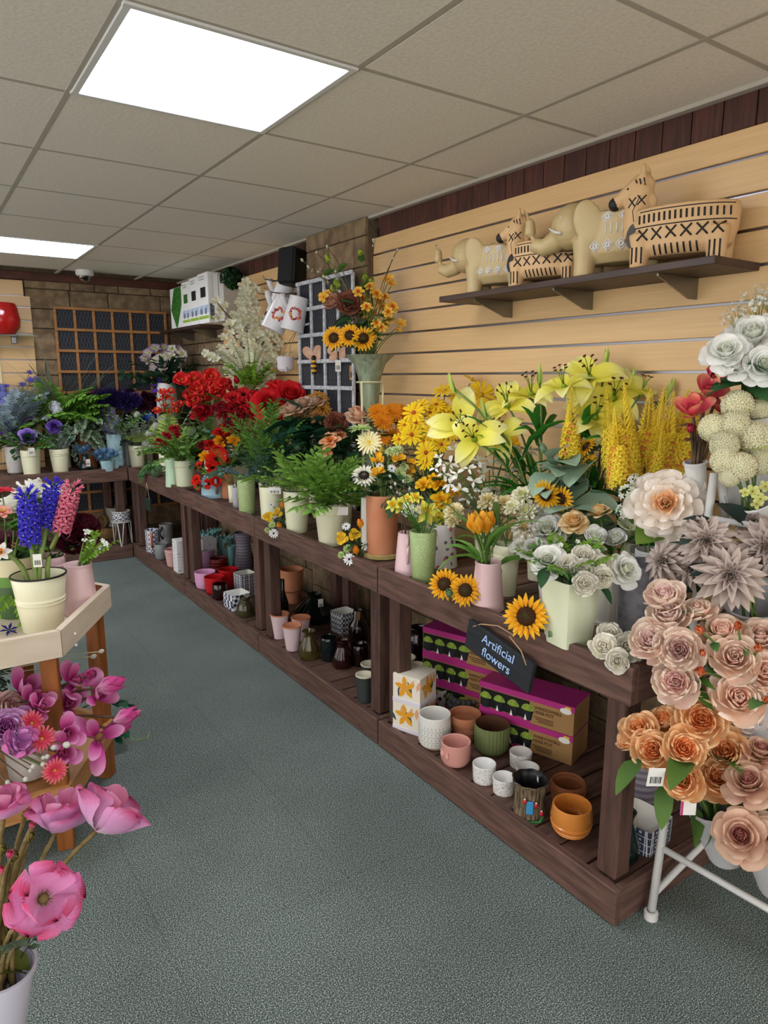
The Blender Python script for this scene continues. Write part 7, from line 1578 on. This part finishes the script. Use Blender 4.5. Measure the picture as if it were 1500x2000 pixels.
GE = 'd8244a-ee4a6a-f48a90|f0b060-f0c070|e8b840'
bunch('gerbera_bunch', 'three coral pink gerberas with yellow eyes on the lower tier', 'flowers', 'lw1', [('gerbera', GE, '82,1443,27,-20,.7 107,1505,25,-26,.5'), ('gerbera', GE, '62,1413,27,-14,.1')], stem_r=.003)
LIS = 'b890d0-d08ad0-e07ab8|c87ac0-d890cc|c8b040'
bunch('poppy_bunch', 'lilac pink crinkled poppies at the edge of the lower tier', 'flowers', 'lw1', [('poppy', LIS, '40,1448,34,-24,.3'), ('peony', 'c86ab4-dca0d0-d8b0dc|b85aa8-cc80c0', '12,1420,38,-18,.6 40,1405,26,-12,.5'), ('cuprose', 'd8b0a8-e4c4bc|d8a8a0', '20,1382,34,-6,.3')], stem_r=.003)
bunch('pussy_willow', 'willow twigs with white catkins over the lower tier', 'branch', 'lw1', [('catkin', 'cfcfc0-e4e4da', '92,1478,9,-24 85,1480,8,-24 65,1497,9,-26 50,1522,9,-28 22,1535,11,-30 105,1460,10,-22 130,1455,12,-22 60,1505,8,-26 84,1493,9,-25 15,1528,9,-30')], stem=DSTEM, stem_r=.002)
bunch('pussy_willow', 'pale willow twig reaching towards the aisle above the magnolias', 'branch', 'lw3', [('catkin', 'cfcfc0-e0e0d4', '183,1282,9,-6 198,1272,8,-6 152,1300,9,-4')], stem=mat('pale_twig', '#a8a884', rough=.7), stem_r=.002)
bunch('eucalyptus_bunch', 'dark eucalyptus foliage under the cream tray', 'greenery', 'lw3', [], [('euc', '2f4640-4f6a60', 14, 90, 10, 80, {'az': (-90, 60), 'off': (.08, -.05, 0)})])
pi_ = onz(228, 1470, 0)
t = bunch('ivy_trail', 'dark ivy sprig trailing to the carpet by the table leg', 'greenery', None, [], [], base=(pi_.x - .10, pi_.y + .03, .20))
for k in range(16): leaf(t, 'ivy', '123a2a-2a6a48', V((.02 + RND.random() * .12, RND.uniform(-.05, .05), RND.uniform(-.17, .02))), RND.uniform(-1.5, 1.5), rad(RND.uniform(-40, 20)), RND.uniform(.035, .06))
bo('stem', B().tube([(0, 0, .0), (.05, 0, .01), (.10, -.01, -.08), (.14, -.02, -.16)], .003, 5), STEM, t, sharp=None); bo('tendril', B().tube([(.12, -.02, -.12), (.17, -.03, -.17), (.22, -.02, -.18), (.235, .0, -.165)], .0015, 4), mat('lime_tendril', '#8aa84a', rough=.6), t, sharp=None)

# ================================================================== poppies on the white stool stand, nearest the camera
tilt_bucket('pop', 'white bucket of large pink poppies on the low white stand', (-8, 1895), (-14, 2060), 1.13, 1.145, 138, 100, mat('lilac_white_enamel', '#c4c2d4', '#cdcbdb', rough=.4, scale=4))
P = POT['pop']; PB = P['c']
t = thing('white_stand', 'low white steel stand under the poppy bucket', 'stand', (PB.x, PB.y, 0)); zb_ = P['zt'] - P['h'] - .01
bo('seat_ring', B().lathe([(.035, zb_ - .012), (.055, zb_ - .012), (.055, zb_ - .002), (.035, zb_ - .002), (.035, zb_ - .012)], 24), WPAINT, t)
for k in range(4): a = rad(10 + 90 * k); bo('leg', B().box((0, 0, 0), (.02, .006, math.hypot(zb_ - .01, .035)), .001), WPAINT, t, T(math.cos(a) * .072, math.sin(a) * .072, (zb_ - .01) / 2) @ RZ(a) @ RY(-.1))
bo('bucket_label', B().box((0, 0, 0), (.04, .001, .03)), m_card, P['o'], T(.03, -.05, P['h'] * .95) @ RZ(.5), smooth=False)
PO = 'f4eef2-eecce6-e8b4dc-e4a8d4-e29ccc-d85a90|d83a78-e49cc0|a8642a'; PO2 = 'f6d4e6-f0a4d4-f0a0d4-f0a2d4-ec92c8-d44878|6a5a2a-8a7a3a|8a8050'
bunch('poppy_spray', 'pink and crimson crinkled poppy facing the aisle, lowest of the large three', 'flower', 'pop', [('poppyopen', PO2, '84,1755,66,-10,.85')], stem=OSTEM, stem_r=.004)
bunch('poppy_spray', 'large cupped pink poppy leaning far over the carpet', 'flower', 'pop', [('poppy', PO, '214,1590,74,6', {'dir': (.75, .1, .75)})], stem=OSTEM, stem_r=.004)
bunch('poppy_spray', 'large cupped pink poppy just behind the one over the carpet', 'flower', 'pop', [('poppy', PO, '118,1590,66,8', {'dir': (.2, .2, 1)})], stem=OSTEM, stem_r=.004)
bunch('poppy_spray', 'crinkled pink poppy above the lower buds at the near table side', 'flower', 'pop', [('poppy', PO, '8,1572,52,4', {'dir': (.1, .1, 1)})], stem=OSTEM, stem_r=.004)
o = bunch('poppy_bud_spray', 'fuzzy olive poppy buds splitting with pink petals', 'flower', 'pop', [('bud', '6a6030-8a8044|7a7038', '58,1635,17,2 26,1672,18,-2 2,1660,18,0 70,1812,14,-8 50,1590,12,6', {'stemm': OSTEM}), ('bud', 'e8b0b8-e04a78|d83a6a', '62,1612,11,2 20,1668,15,-3 4,1700,16,-2 30,1810,14,-6', {'stemm': OSTEM}), ('bud', 'c8203a-e0607a|d84a6a', '75,1590,12,10', {'stemm': OSTEM})], stem=OSTEM, stem_r=.004)
bunch('leaf_spray', 'grey-green leaves among the poppy stems', 'greenery', 'pop', [], [('olive', '3a4a3a-5f6f54', 7, 190, 50, 85)], group=None)
for k in range(5): leaf(o, 'ovate', '4f5a24-6f7434', V((RND.uniform(-.02, .05), RND.uniform(-.04, .03), RND.uniform(.02, .08))), RND.random() * 6, rad(RND.uniform(0, 50)), .06)
